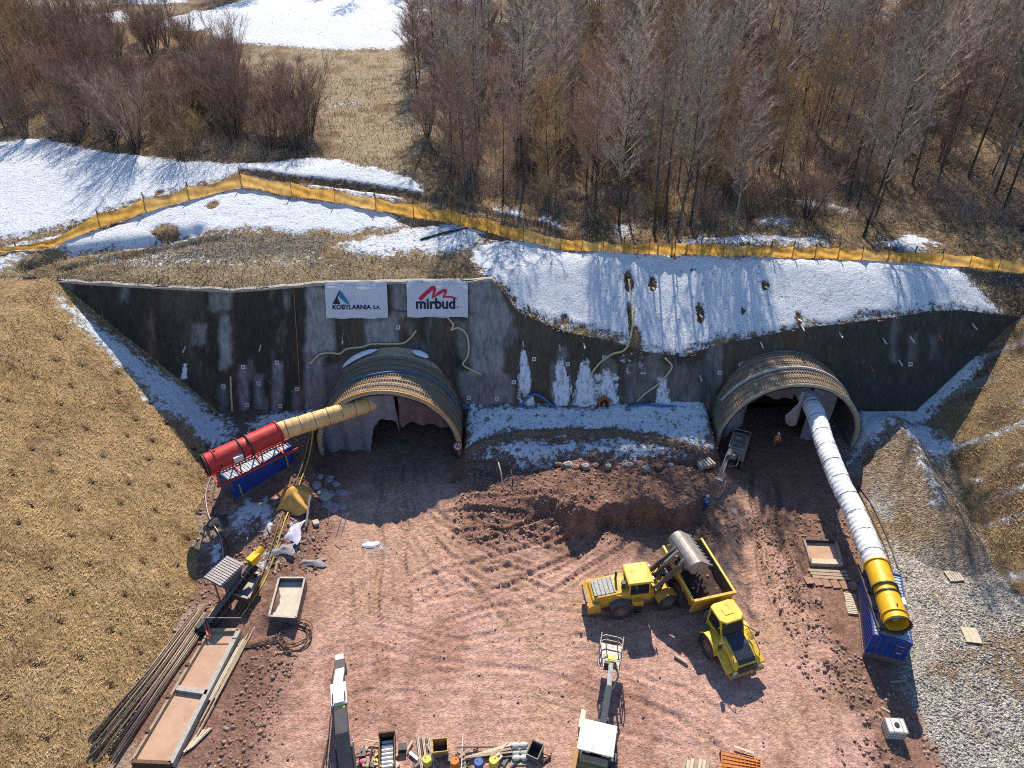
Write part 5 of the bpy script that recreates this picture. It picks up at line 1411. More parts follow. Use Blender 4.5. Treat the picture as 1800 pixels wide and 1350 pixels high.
# left: blue container, red fan, ochre duct
cA, cB = P(418, 884, 1.05), P(509, 827, 1.05)
rzL = math.atan2(cB.y - cA.y, cB.x - cA.x)
cl_ = container((cA.x, cA.y, 1.0), rzL, 6.06, 2.44, 2.6, 'blue steel container under the red fan left of the left portal', (0.012, 0.055, 0.26))
m_ymark = M('yellow_marking', (0.62, 0.50, 0.08), .5)
for k, (x_, hh) in enumerate(((.55, .11), (5.35, .12))):
    for j in range(7):
        w_ = (.16, .1, .18, .12, .17, .09, .14)[j]
        MB().bx(x_ - w_ / 2, x_ + w_ / 2, -.075, -.062, .6 + j * .2, .6 + j * .2 + hh).build('yellow_mark', m_ymark, cl_)
f0, f1 = P(362, 817, 5.7), P(491, 758, 5.7)
fan(f0, f1, .93, m_redfan, 'red cylindrical ventilation fan lying on the left blue container', drop=1.98)
px_, py_ = PORTS[0]
dpts = [f1, P(560, 737, 5.68), P(636, 713, 5.55), Vector((px_ - .6, py_ + 2.4, 5.4))]
m_duct1 = M('ochre_duct_fabric', (0.76, 0.46, 0.19), .6, var=.18, scale=1.0)
duct(dpts, .84, m_duct1, 'ochre fabric air duct leading from the red fan into the left portal', .62, wr=.06)
# right: blue container, yellow fan, white duct
cA, cB = P(1518, 1162, .35), P(1508, 1044, .35)
c0 = P(1518, 1162, .35); e0 = P(1583, 1167, .35)
rzR = R(73)
cr_ = container((e0.x, e0.y, .25), rzR, 6.06, 2.44, 2.6, 'blue ribbed container under the yellow fan on the gravel edge', (0.012, 0.05, 0.27))
for j in range(3): MB().bx(-.075, -.062, .35 + .12 * j, .43 + .12 * j, 1.95, 2.02).build('white_mark', m_white, cr_)
MB().bx(-.075, -.062, .3, .65, 1.2, 1.28).build('white_mark', m_white, cr_)
f0, f1 = P(1577, 1097, 4.15), P(1540, 992, 4.15)
fan(f0, f1, .82, m_yelfan, 'yellow cylindrical ventilation fan on the right blue container, open end facing down the yard', drop=1.15, frame_mat=m_dark)
m_duct2 = M('white_duct_fabric', (0.74, 0.75, 0.74), .55, var=.12, scale=1.5, dust=.3, dustcol=(.5, .46, .42))
duct([f1, P(1527, 960, 4.2), P(1505, 905, 4.3), P(1478, 850, 4.5), P(1452, 785, 4.75), P(1431, 722, 5.0), Vector((PORTS[1][0] + 1.4, PORTS[1][1] + 4.5, 5.1))], .85, m_duct2, 'long white fabric air duct from the yellow fan into the right portal', .95, wr=.06)
# steel stays holding the white duct
for (px, py, lab) in ((1470, 905, 'thin steel prop under the middle of the white duct'), (1528, 1000, 'white post at the far end of the right container')):
    g = P(px, py, .4)
    tag(MB().tube((0, 0, 0), (.1, 0, 2.9), .06, 8).box((0, 0, .03), (.5, .5, .06)).build('prop', m_white if px > 1500 else m_steel, loc=(g.x, g.y, hz(g.x, g.y))), lab, 'prop')
# ------------------------------------------------------------------ machines
m_yel = M('machine_yellow', (0.72, 0.40, 0.03), .45, .0, var=.2, scale=1.5, dust=.58, mud=1.9)
m_yel2 = M('machine_yellow_clean', (0.78, 0.52, 0.05), .4, .0, var=.15, scale=1.5, dust=.38, mud=1.7)
m_tyre = M('tyre', (0.045, 0.04, 0.037), .9, var=.3, scale=5, dust=.75, dustcol=(0.21, 0.14, 0.115))
m_rim = M('wheel_rim', (0.22, 0.15, 0.11), .7, .1, var=.25, scale=4, dust=.6)
m_glass = M('cab_glass', (0.02, 0.025, 0.03), .08, 0, var=.1, spec=.7)
m_grey = M('machine_grey', (0.12, 0.12, 0.122), .5, .2, var=.25, scale=2, dust=.45)
m_lgrey = M('worn_bucket_steel', (0.33, 0.295, 0.265), .5, .3, var=.3, scale=3, dust=.3, dustcol=(0.38, 0.30, 0.26))
m_soil = M('loose_soil', (0.085, 0.05, 0.038), .95, var=.5, scale=6, bump=.1)
def wheel(parent, x, y, z, r, w, piv=None):
    e = MB()
    prof = [(-w / 2 + .02, r * .58), (-w / 2, r * .72), (-w / 2 + .05, r * .93), (-w * .30, r), (w * .30, r), (w / 2 - .05, r * .93), (w / 2, r * .72), (w / 2 - .02, r * .58)]
    e.lathe(prof, (0, 0, 0), (0, 1, 0), 28)
    for k in range(22):
        for s in (-1, 1):
            t = 2 * math.pi * (k + (0 if s > 0 else .5)) / 22
            q = rot3(0, -t, 0)
            e.box(np.array(q) @ np.array((r * 1.01, s * w * .25, 0)), (.07, w * .5, .11), q @ rot3(s * .5, 0, 0))
    h = MB().lathe([(-w * .42, .001), (-w * .40, r * .34), (-w * .30, r * .40), (-w * .44, r * .5), (-w * .42, r * .6), (w * .42, r * .6), (w * .44, r * .5), (w * .30, r * .40), (w * .40, r * .34), (w * .42, .001)], (0, 0, 0), (0, 1, 0), 24)
    for k in range(8):
        t = k * math.pi / 4
        for s in (-1, 1): h.tube((r * .25 * math.cos(t), s * w * .38, r * .25 * math.sin(t)), (r * .25 * math.cos(t), s * w * .45, r * .25 * math.sin(t)), .035, 6)
    for q in (e, h):
        q.xf(np.eye(3), (x, y, z))
        if piv: q.xf(rot3(0, 0, piv[0]), (0, 0, 0), piv[1])
    o = e.build('tyre', m_tyre, parent)
    h.build('rim', m_rim, o)
    return o
def bpart(mb, name, mat, par, piv=None, bevel=.0, smooth=False):
    if piv: mb.xf(rot3(0, 0, piv[0]), (0, 0, 0), piv[1])
    return mb.build(name, mat, par, bevel=bevel, smooth=smooth)
# ---- wheel loader
m_armg = M('greasy_arm', (0.19, 0.155, 0.11), .5, .2, var=.4, scale=3, dust=.4)
ra, fa = P(1090, 1071, .85), P(1171, 1064, .85)
yaw = math.atan2(fa.y - ra.y, fa.x - ra.x) + R(2)
nrm = Vector((-math.sin(yaw), math.cos(yaw), 0))
base = Vector((ra.x, ra.y, 0)) + nrm * 1.12
ld = empty('wheel_loader', (base.x, base.y, .02), yaw, 'yellow wheel loader tipping its raised bucket into the dump truck', 'wheel loader')
PV0 = (R(11), (1.75, 0, 0))
for y in (-1.12, 1.12):
    wheel(ld, 0, y, .85, .86, .66)
    wheel(ld, 3.5, y, .85, .86, .66, PV0)
bpart(MB().prism([(-2.15, .95), (-2.25, 1.3), (-2.1, 1.95), (-1.7, 2.2), (.75, 2.55), (.75, 1.2), (-.2, .95)], -.92, .92), 'engine_hood', m_yel, ld, bevel=.07)
bpart(MB().prism([(-2.45, .75), (-2.5, 1.45), (-2.1, 1.75), (-1.6, 1.75), (-1.45, .75)], -1.25, 1.25), 'counterweight', m_yel, ld, bevel=.08)
bpart(MB().prism([(-1.95, 2.13), (-.35, 2.36), (-.35, 2.44), (-1.95, 2.21)], -.72, .72), 'hood_grille', M('grille_grey', (.17, .18, .19), .5, .3, var=.3, scale=6, dust=.3), ld)
for k in range(5): bpart(MB().box((-1.75 + k * .32, 0, 2.27 + k * .046), (.05, 1.3, .04)), 'grille_bar', m_grey, ld)
bpart(MB().bx(-2.52, -2.40, -.7, .7, 1.0, 1.6), 'rear_grille', m_grey, ld)
for y in (-1.0, 1.0): bpart(MB().box((-2.5, y, 1.6), (.08, .3, .16)), 'tail_light', M('lamp_red', (.5, .03, .02), .3), ld)
bpart(MB().prism([(-1.0, .7), (-1.0, 1.1), (1.9, 1.1), (1.9, .6), (1.2, .5)], -.75, .75), 'rear_frame', m_grey, ld, bevel=.04)
for s in (-1, 1):
    arc = [(1.02 * math.cos(t), .85 + 1.02 * math.sin(t)) for t in np.linspace(.35, 2.6, 10)] + [(.96 * math.cos(t), .85 + .96 * math.sin(t)) for t in np.linspace(2.6, .35, 10)]
    bpart(MB().prism(arc, s * .80, s * 1.47), 'rear_fender', m_grey, ld)
    arc2 = [(3.5 + 1.02 * math.cos(t), .85 + 1.02 * math.sin(t)) for t in np.linspace(.9, 2.7, 8)] + [(3.5 + .96 * math.cos(t), .85 + .96 * math.sin(t)) for t in np.linspace(2.7, .9, 8)]
    bpart(MB().prism(arc2, s * .80, s * 1.47), 'front_fender', m_yel, ld, PV0)
    bpart(MB().bx(.85, 1.75, s * .72, s * 1.2, .9, 1.55), 'step_box', m_yel, ld, bevel=.04)
    for k in range(3): bpart(MB().bx(1.0, 1.6, s * 1.2, s * 1.36, .45 + k * .3, .49 + k * .3), 'step', m_dark, ld)
    bpart(MB().path([(.85, s * 1.2, 1.5), (.85, s * 1.2, 2.3), (.2, s * 1.15, 2.5), (-.4, s * 1.05, 2.4)], .025, 6), 'handrail', m_yel2, ld)
    bpart(MB().bar((2.15, s * .75, 3.0), (2.45, s * 1.25, 2.9), .04, .04).box((2.46, s * 1.3, 2.75), (.08, .22, .4)), 'mirror', m_dark, ld)
bpart(MB().prism([(.72, 1.55), (.66, 3.2), (2.1, 3.2), (2.35, 2.3), (2.25, 1.5)], -.8, .8), 'cab_glass', m_glass, ld, bevel=.03)
for (x0, x1) in (((.70, .64)), ((2.3, 2.12))):
    for s in (-1, 1): bpart(MB().bar((x0, s * .8, 1.5), (x1, s * .8, 3.3), .11, .11), 'cab_pillar', m_yel, ld)
for s in (-1, 1): bpart(MB().bx(.7, 2.25, s * .78, s * .85, 1.4, 2.0), 'door_panel', m_yel, ld)
bpart(MB().prism([(.45, 3.22), (.45, 3.40), (.6, 3.46), (2.2, 3.46), (2.42, 3.36), (2.42, 3.24)], -.95, .95), 'cab_roof', m_yel2, ld, bevel=.05)
for y in (-.6, .6): bpart(MB().box((2.44, y, 3.38), (.1, .25, .14)), 'work_lamp', M('lamp_glass', (.7, .7, .68), .2), ld)
bpart(MB().tube((-.1, .45, 2.45), (-.1, .45, 3.3), .09, 10), 'exhaust', m_dark, ld)
bpart(MB().tube((.25, -.4, 2.5), (.25, -.4, 2.95), .13, 10).tube((.25, -.4, 2.95), (.25, -.4, 3.08), .19, 10), 'air_intake', m_dark, ld)
bpart(MB().prism([(1.7, .6), (1.7, 1.25), (2.6, 1.5), (4.1, 1.3), (4.3, .8), (3.5, .5)], -.72, .72), 'front_frame', m_yel, ld, PV0, .04)
bpart(MB().prism([(2.35, 1.4), (2.45, 2.25), (2.85, 2.3), (3.4, 1.5)], -.62, .62), 'lift_tower', m_yel, ld, PV0, .04)
ba = (2.62, 2.1); bb = (4.75, 4.1)
for s in (-1, 1):
    bpart(MB().prism([(ba[0] - .1, ba[1] - .22), (ba[0] - .1, ba[1] + .22), (3.5, 3.35), (bb[0], bb[1] + .2), (bb[0] + .15, bb[1] - .15), (3.75, 2.75)], s * .62, s * .78), 'lift_arm', m_armg, ld, PV0, .02)
    bpart(MB().tube((3.2, s * .5, 1.35), (3.4, s * .5, 2.1), .10, 8).tube((3.4, s * .5, 2.1), (3.65, s * .6, 3.0), .06, 8), 'lift_cylinder', m_grey, ld, PV0)
bpart(MB().bar((3.6, -.78, 3.05), (3.6, .78, 3.05), .25, .25), 'arm_cross_tube', m_armg, ld, PV0)
bpart(MB().bar((3.1, 0, 2.3), (3.7, 0, 3.9), .16, .3).bar((3.7, 0, 3.9), (4.55, 0, 4.75), .16, .22), 'tilt_linkage', m_lgrey, ld, PV0)
bpart(MB().tube((2.8, 0, 2.25), (3.5, 0, 3.6), .10, 8), 'tilt_cylinder', m_grey, ld, PV0)
for k in range(4): bpart(MB().path([(2.7, -.3 + k * .2, 2.35), (3.3, -.3 + k * .2, 3.25), (4.2, -.3 + k * .2, 3.95)], .03, 5), 'hydraulic_hose', m_black, ld, PV0)
# bucket: C-shaped shell, tipped forward and down
th = np.linspace(-2.2, 1.1, 12)
outer = [(.66 * math.cos(t), .66 * math.sin(t)) for t in th]; inner = [(.60 * math.cos(t), .60 * math.sin(t)) for t in th[::-1]]
lipo = [(outer[0][0] + 1.0, outer[0][1] + .32)]
def bk(poly):                                 # local bucket profile -> loader x, z (back towards the machine, mouth forward-down)
    c, s_ = math.cos(R(-52)), math.sin(R(-52))
    return [(5.35 + (-a) * c - b * s_, 4.35 + (-a) * s_ + b * c) for a, b in poly]
floor_o, floor_i = (outer[-1][0] - 1.1, outer[-1][1] + .22), (outer[-1][0] - 1.1, outer[-1][1] + .16)
shell = outer + [floor_o, floor_i] + inner
bkt = bpart(MB().prism(bk(shell), -1.6, 1.6), 'bucket', m_lgrey, ld, PV0)
side = bk(outer + [floor_o])
for s in (-1, 1): bpart(MB().prism(side, s * 1.6, s * 1.55), 'bucket_side', m_lgrey, bkt, PV0)
e0 = np.array(bk([floor_o])[0]); e1 = np.array(bk([outer[-1]])[0]); dd = (e0 - e1) / np.linalg.norm(e0 - e1)
for k in range(9):
    y = -1.5 + k * .375
    bpart(MB().bar((e0[0] - dd[0] * .1, y, e0[1] - dd[1] * .1), (e0[0] + dd[0] * .3, y, e0[1] + dd[1] * .3), .13, .07), 'tooth', m_lgrey, bkt, PV0)
for s in (-.62, .62): bpart(MB().bar((4.7, s, 4.1), (5.0, s, 4.5), .14, .5), 'bucket_bracket', m_lgrey, bkt, PV0)

# ---- articulated dump truck
nose = P(1305, 1160, 1.3); rear = P(1193, 962, 2.9)
hd = math.atan2(nose.y - rear.y, nose.x - rear.x)
tb = P(1277, 1118, 1.6)                      # above the front axle
tr = empty('dump_truck', (tb.x + .1, tb.y + .1, .02), hd, 'yellow articulated dump truck being loaded with red soil', 'dump truck')
PT = (R(-5), (-1.9, 0, 0))
for y in (-1.28, 1.28):
    wheel(tr, 0, y, .9, .9, .7)
    for x in (-4.5, -6.35): wheel(tr, x, y, .9, .9, .7, PT)
bpart(MB().prism([(-1.6, .8), (-1.6, 1.3), (2.0, 1.3), (2.35, 1.0), (2.35, .75)], -.75, .75), 'front_frame', m_grey, tr, bevel=.04)
hood = [(.35, 1.2), (.35, 2.35), (1.3, 2.2), (2.2, 1.85), (2.5, 1.55), (2.55, 1.0), (1.6, .95)]
bpart(MB().prism(hood, -.98, .98), 'hood', m_yel2, tr, bevel=.10)
bpart(MB().prism([(.5, 2.345), (1.35, 2.215), (2.2, 1.875), (2.42, 1.66), (2.42, 1.70), (2.22, 1.93), (1.37, 2.27), (.5, 2.40)], -.66, .66), 'hood_panel', M('dark_hood_panel', (.035, .045, .06), .35, .1, var=.3, dust=.2), tr)
bpart(MB().bx(2.5, 2.6, -.75, .75, 1.05, 1.5), 'grille', m_dark, tr)
bpart(MB().prism([(2.0, .7), (2.0, 1.0), (2.7, 1.0), (2.75, .75), (2.5, .62)], -1.35, 1.35), 'bumper', m_yel, tr, bevel=.05)
for s in (-1, 1):
    arc = [(1.08 * math.cos(t), .92 + 1.08 * math.sin(t)) for t in np.linspace(.3, 2.7, 10)] + [(1.0 * math.cos(t), .92 + 1.0 * math.sin(t)) for t in np.linspace(2.7, .3, 10)]
    bpart(MB().prism(arc, s * .95, s * 1.65), 'fender', m_yel2, tr)
    bpart(MB().prism([(1.0, 1.75), (2.45, 1.2), (2.45, 1.0), (1.0, 1.55)], s * .98, s * 1.55), 'hood_shoulder', m_yel2, tr, bevel=.04)
    bpart(MB().bx(2.6, 2.66, s * .85, s * 1.15, 1.1, 1.35), 'headlight', M('lamp_glass', (.7, .7, .68), .2), tr)
    bpart(MB().bar((.35, s * .8, 2.9), (1.1, s * 1.45, 2.75), .05, .05).box((1.12, s * 1.5, 2.55), (.1, .26, .5)), 'mirror', m_dark, tr)
    bpart(MB().path([(.5, s * 1.05, 2.35), (.6, s * 1.05, 2.75), (1.6, s * 1.05, 2.5), (2.2, s * 1.05, 2.2), (2.25, s * 1.05, 1.8)], .03, 6), 'handrail', m_grey, tr)
    bpart(MB().bx(-1.3, -.2, s * 1.0, s * 1.5, 1.1, 1.75), 'side_tank', m_grey, tr, bevel=.05)
    for k in range(3): bpart(MB().bx(-.9, -.4, s * 1.5, s * 1.68, .5 + k * .32, .55 + k * .32), 'step', m_dark, tr)
bpart(MB().prism([(-1.35, 1.5), (-1.3, 3.3), (-.1, 3.3), (.45, 2.5), (.4, 1.5)], -.85, .85), 'cab_glass', m_glass, tr, bevel=.03)
for (a, b) in (((-1.35, 1.5), (-1.3, 3.35)), ((.42, 2.2), (-.08, 3.35))):
    for s in (-1, 1): bpart(MB().bar((a[0], s * .86, a[1]), (b[0], s * .86, b[1]), .12, .12), 'cab_pillar', m_yel2, tr)
for s in (-1, 1): bpart(MB().bx(-1.35, .42, s * .83, s * .90, 1.45, 2.1), 'door_panel', m_yel2, tr)
bpart(MB().prism([(-1.35, -.95), (-1.5, -.6), (-1.5, .6), (-1.35, .95), (-.1, .95), (.25, .6), (.25, -.6), (-.1, -.95)], 3.32, 3.52, 'z'), 'cab_roof', m_yel2, tr, bevel=.06)
bpart(MB().bx(-.95, -.35, -.35, .35, 3.525, 3.56), 'roof_hatch', m_yel2, tr)
bpart(MB().tube((-1.55, .6, 1.7), (-1.55, .6, 3.3), .1, 10), 'exhaust', m_dark, tr)
bpart(MB().bx(-1.85, -1.5, -.9, .9, 1.2, 2.4), 'rear_console', m_grey, tr, bevel=.05)
bpart(MB().bx(-7.0, -1.7, -.45, .45, .85, 1.3), 'rear_frame', m_grey, tr, PT, .03)
bpart(MB().tube((-2.0, 0, 1.05), (-1.4, 0, 1.05), .4, 12), 'articulation_joint', m_dark, tr, PT)
m_bedy = M('dirty_bed_yellow', (0.50, 0.29, 0.05), .6, .1, var=.35, scale=2.5, dust=.75, dustcol=(.2, .14, .11))
m_bed = M('worn_bed_steel', (0.11, 0.085, 0.07), .7, .3, var=.35, scale=3, dust=.5)
# bed: floor, sides, headboard, with rim
prf = [(-8.1, 2.35), (-6.9, 1.62), (-3.0, 1.55), (-2.6, 1.8)]
bpart(MB().prism(prf + [(-2.5, 1.7), (-3.0, 1.42), (-7.0, 1.48), (-8.2, 2.25)], -1.2, 1.2), 'bed_floor', m_bed, tr, PT)
for s in (-1, 1):
    sd = MB()
    a = [(-8.15, 2.3), (-6.95, 1.5), (-2.6, 1.5), (-2.35, 3.05), (-7.6, 2.95)]
    sd.add([(x, s * (1.2 + .38 * (z - 1.5) / 1.5), z) for x, z in a] + [(x, s * (1.28 + .38 * (z - 1.5) / 1.5), z) for x, z in a], [(0, 1, 2, 3, 4), (9, 8, 7, 6, 5)] + [(i, i + 5, (i + 1) % 5 + 5, (i + 1) % 5) for i in range(5)])
    sdo = bpart(sd, 'bed_side', m_bedy, tr, PT)
    a_ = [(-8.05, 2.36), (-6.95, 1.6), (-2.66, 1.6), (-2.42, 3.0), (-7.55, 2.9)]
    bpart(MB().add([(x, s * (1.185 + .38 * (z - 1.5) / 1.5), z) for x, z in a_], [(0, 1, 2, 3, 4)]), 'bed_liner', m_bed, sdo, PT)
    bpart(MB().bar((-7.65, s * 1.62, 2.98), (-2.3, s * 1.64, 3.08), .16, .14), 'bed_rim', m_yel2, sdo, PT)
    for k in range(4): bpart(MB().bar((-6.6 + k * 1.2, s * 1.36, 1.6), (-6.6 + k * 1.2, s * 1.66, 2.95), .12, .14), 'bed_rib', m_bedy, sdo, PT)
bpart(MB().prism([(-2.6, 1.5), (-2.3, 3.25), (-2.18, 3.25), (-2.45, 1.5)], -1.6, 1.6), 'headboard', m_bedy, tr, PT, .03)
bpart(MB().bar((-2.15, -1.66, 3.2), (-2.15, 1.66, 3.2), .2, .22), 'headboard_rim', m_yel, tr, PT)
for s in (-1, 1):
    bpart(MB().tube((-2.9, s * .62, 1.3), (-2.6, s * .75, 2.6), .1, 8), 'tipping_cylinder', m_grey, tr, PT)
    bpart(MB().bx(-7.4, -7.3, s * .9, s * 1.35, 1.2, 1.5), 'mud_flap', m_black, tr, PT)
# soil in the bed
n1_, n2_ = 26, 14
G_ = []
for i in range(n1_):
    x = -7.7 + 5.2 * i / (n1_ - 1); row = []
    for j in range(n2_):
        y = -1.42 + 2.84 * j / (n2_ - 1)
        hgt = 2.35 + .30 * math.cos(y * 1.2) * math.sin(math.pi * i / (n1_ - 1)) + .22 * float(fbm(np.array([x * 1.4]), np.array([y * 1.4]), 141, 4)[0]) * 2 - .12 * abs(y)
        row.append((x, y * (.88 + .06 * (hgt - 1.5)), hgt))
    G_.append(row)
mb = MB().grid(G_)
mb.xf(rot3(0, 0, PT[0]), (0, 0, 0), PT[1])
sl = mb.build('soil_load', m_soil, loc=tr.location, rz=hd, smooth=True)
tag(sl, 'dark red soil load lying in the dump truck bed', 'soil')
for k in range(26):
    x, y = rnd.uniform(-7.2, -3.0), rnd.uniform(-1.0, 1.0)
    r_ = rnd.uniform(.06, .2)
    q = rot3(0, 0, hd + PT[0]); 
    lp = rot3(0, 0, PT[0]) @ (np.array((x, y, 2.55)) - np.array(PT[1])) + np.array(PT[1])
    gp = rot3(0, 0, hd) @ lp + np.array(tr.location)
    b = MB().ball((0, 0, 0), r_, 6, (1, rnd.uniform(.7, 1.2), .8)).build('rock_lump', m_clod, loc=Vector(gp))
    tag(b, 'lump of rock lying on the soil in the dump truck bed', 'rock', 'rocks in the truck bed')

# ---- excavator at the lower edge, breaker arm stretched into the yard
tip = P(600, 1168, .9)
mach = P(616, 1425, 1.2)
yw = math.atan2(tip.y - mach.y, tip.x - mach.x)
ex = empty('breaker_excavator', (mach.x, mach.y, 0), yw, 'excavator with white stick and rock breaker at the lower left edge', 'excavator')
D = math.hypot(tip.x - mach.x, tip.y - mach.y)
m_wht = M('dusty_white_paint', (0.66, 0.64, 0.60), .5, var=.12, scale=2, dust=.2)
for s in (-1, 1):
    trk = [(2.0 * math.cos(t) * .3 + (1.7 if math.cos(t) > 0 else -1.7), .5 + .5 * math.sin(t)) for t in np.linspace(0, 2 * math.pi, 17)[:-1]]
    bpart(MB().prism(trk, s * .95, s * 1.5), 'crawler_track', m_dark, ex, bevel=.04)
bpart(MB().bx(-1.2, 1.2, -.95, .95, .5, .95), 'undercarriage', m_grey, ex)
bpart(MB().tube((0, 0, .9), (0, 0, 1.15), 1.0, 20), 'slew_ring', m_dark, ex)
bpart(MB().prism([(-2.4, 1.15), (-2.5, 2.2), (-.6, 2.3), (-.4, 1.5), (1.5, 1.45), (1.5, 1.15)], -1.35, 1.35), 'upper_body', m_wht, ex, bevel=.06)
bpart(MB().bx(-.3, 1.5, .45, 1.35, 1.45, 3.0), 'cab', m_wht, ex, bevel=.05)
bpart(MB().bx(-.2, 1.53, .5, 1.3, 1.9, 2.85), 'cab_window', m_glass, ex)
for k in range(3): bpart(MB().path([(-.2 + k * .1, .4, 2.2), (-.2 + k * .1, .45, 3.2 + k * .08), (1.4, .5, 3.25 + k * .08), (1.65, .5, 2.6)], .04, 6), 'roll_bar', m_dark, ex)
bpart(MB().bx(1.5, 2.6, .2, 1.25, 1.2, 1.36), 'front_deck', m_wht, ex)
for k in range(7): bpart(MB().tube((2.62, .25 + k * .15, 1.3), (2.95, .25 + k * .15, 1.5), .025, 5), 'deck_tine', m_wht, ex)
bx_, bz_ = D * .60, 3.4
bpart(MB().prism([(1.1, 1.5), (.9, 2.1), (D * .35, 3.55), (bx_ - .1, bz_ + .35), (bx_ + .1, bz_ - .1), (D * .38, 2.9)], -.42, .38), 'boom', m_dark, ex, bevel=.03)
for s in (-1, 1):
    bpart(MB().tube((1.3, s * .5, 1.5), (D * .30, s * .5, 2.75), .12, 8), 'boom_cylinder', m_grey, ex)
bpart(MB().prism([(bx_ - .6, bz_ - .1), (bx_ - .7, bz_ + .55), (bx_ + .9, bz_ + .3), (D * .93, 1.75), (D * .92, 1.35), (bx_ + .4, bz_ - .45)], -.30, .30), 'stick', m_wht, ex, bevel=.03)
bpart(MB().bx(bx_ - .75, bx_ + .75, -.5, .5, bz_ + .15, bz_ + .42), 'stick_head', m_wht, ex, bevel=.04)
bpart(MB().bx(bx_ - .95, bx_ - .72, -.32, .32, bz_ + .05, bz_ + .3), 'head_lamp_bar', m_ymark, ex)
for y in (-.38, .38): bpart(MB().path([(bx_ - .6, y, bz_ + .5), (bx_ + 1.2, y, bz_ + .2), (D * .9, y * 1.1, 1.95)], .04, 6), 'hydraulic_hose', m_black, ex)
bpart(MB().bx(D * .90, D * .97, -.36, .36, 1.0, 2.0), 'breaker_bracket', m_dark, ex, bevel=.03)
bpart(MB().prism([(D * .95, 1.9), (D * 1.02, 1.85), (D * 1.02, .85), (D * .96, .85)], -.28, .28), 'breaker_body', m_wht, ex, bevel=.02)
bpart(MB().tube((D * .99, 0, .9), (D * 1.0, 0, .05), .09, 8, .05), 'chisel', m_steel, ex)
m_ydust = M('dusty_yellow', (0.42, 0.24, 0.07), .7, .1, var=.4, scale=4, dust=.6)
m_pale_ = M('dusty_cream', (0.5, 0.38, 0.24), .7, var=.25, dust=.3)
# ---- basket-boom carrier at the lower edge, right of it
bsk = P(1074, 1140, 2.3); can = P(1050, 1296, 2.6)
yb = math.atan2(bsk.y - can.y, bsk.x - can.x)
bc = empty('basket_lift_carrier', (can.x, can.y, 0), yb, 'yellow tunnel carrier with white canopy and a man basket on its dark boom', 'work platform')
Db = math.hypot(bsk.x - can.x, bsk.y - can.y)
for x in (-2.6, .9):
    for y in (-1.0, 1.0): wheel(bc, x, y, .6, .6, .45)
bpart(MB().bx(-3.6, 1.8, -.72, .72, .55, 1.1), 'chassis', m_grey, bc, bevel=.04)
bpart(MB().bx(-3.2, -1.1, -.85, .85, 1.1, 1.85), 'engine_cover', m_ydust, bc, bevel=.06)
bpart(MB().bx(-1.35, -.95, -.85, .85, 1.95, 2.05), 'cover_edge', m_pale_, bc)
bpart(MB().bx(-.9, .7, -.9, .9, 1.1, 1.35), 'operator_deck', m_dark, bc)
bpart(MB().bx(-.5, .1, -.3, .3, 1.35, 1.85).bx(-.6, -.45, -.3, .3, 1.85, 2.2), 'seat', m_black, bc)
for x in (-.9, .8):
    for y in (-.95, .95): bpart(MB().bar((x, y, 1.1), (x, y, 2.6), .08, .08), 'canopy_post', m_grey, bc)
bpart(MB().box((-.05, 0, 2.66), (2.0, 2.25, .1)), 'canopy_roof', M('white_canopy', (.66, .62, .56), .5, var=.15, scale=2, dust=.35), bc, bevel=.04)
bpart(MB().bx(-1.9, .2, 1.0, 1.3, .7, 1.25), 'side_box', m_ydust, bc, bevel=.04)
bpart(MB().prism([(1.0, .7), (2.6, .75), (1.0, 1.5)], 1.0, 1.3), 'side_wedge', M('pale_yellow', (.72, .68, .40), .5), bc)
bpart(MB().bx(-3.6, 0, -1.35, -1.0, .7, 1.25), 'side_box', m_dark, bc, bevel=.03)
bpart(MB().box((1.4, -.2, 1.3), (.7, .7, .7)), 'boom_turret', m_dark, bc, bevel=.05)
bpart(MB().bar((1.3, -.2, 1.6), (Db * .55, -.25, 2.55), .42, .42), 'boom', M('boom_grey', (.13, .14, .15), .5, .2, var=.25, dust=.3), bc)
bpart(MB().bar((Db * .52, -.25, 2.53), (Db * .82, -.15, 2.35), .30, .30), 'boom_extension', M('boom_grey', (.13, .14, .15), .5, .2), bc)
bpart(MB().tube((1.5, .1, 1.2), (Db * .4, 0, 2.1), .1, 8), 'lift_cylinder', m_grey, bc)
bpart(MB().path([(Db * .5, -.5, 2.6), (Db * .7, -.75, 2.3), (Db * .84, -.5, 2.1)], .07, 6), 'cable_loop', m_black, bc)
b0, b1 = Db * .84, Db * 1.12
fl = bpart(MB().bx(b0, b1, -.75, .75, 1.55, 1.62), 'basket_floor', m_lgrey, bc)
for z in (2.05, 2.6): bpart(MB().path([(b0, -.75, z), (b1 - .2, -.75, z), (b1, -.5, z), (b1, .5, z), (b1 - .2, .75, z), (b0, .75, z), (b0, -.75, z)], .04, 6), 'basket_rail', m_lgrey, bc)
for (x, y) in ((b0, -.75), (b0, .75), (b1 - .2, -.75), (b1 - .2, .75), (b1, -.4), (b1, .4), ((b0 + b1) / 2, -.75), ((b0 + b1) / 2, .75)): bpart(MB().tube((x, y, 1.6), (x, y, 2.6), .035, 6), 'basket_post', m_lgrey, bc)
bpart(MB().bx(b0 + .1, b0 + .5, -.5, .1, 1.65, 2.3), 'control_box', m_ymark, bc)
bpart(MB().bx(b0 - .15, b0 + .05, -.3, .3, 1.5, 2.3), 'basket_bracket', m_dark, bc)
for s in (-1, 1): bpart(MB().path([(b0 + .2, s * .75, 2.6), (b0 + .5, s * .75, 3.3), (b1 - .4, s * .75, 3.35), (b1 - .1, s * .75, 2.6)], .035, 6), 'basket_hoop', m_lgrey, bc)

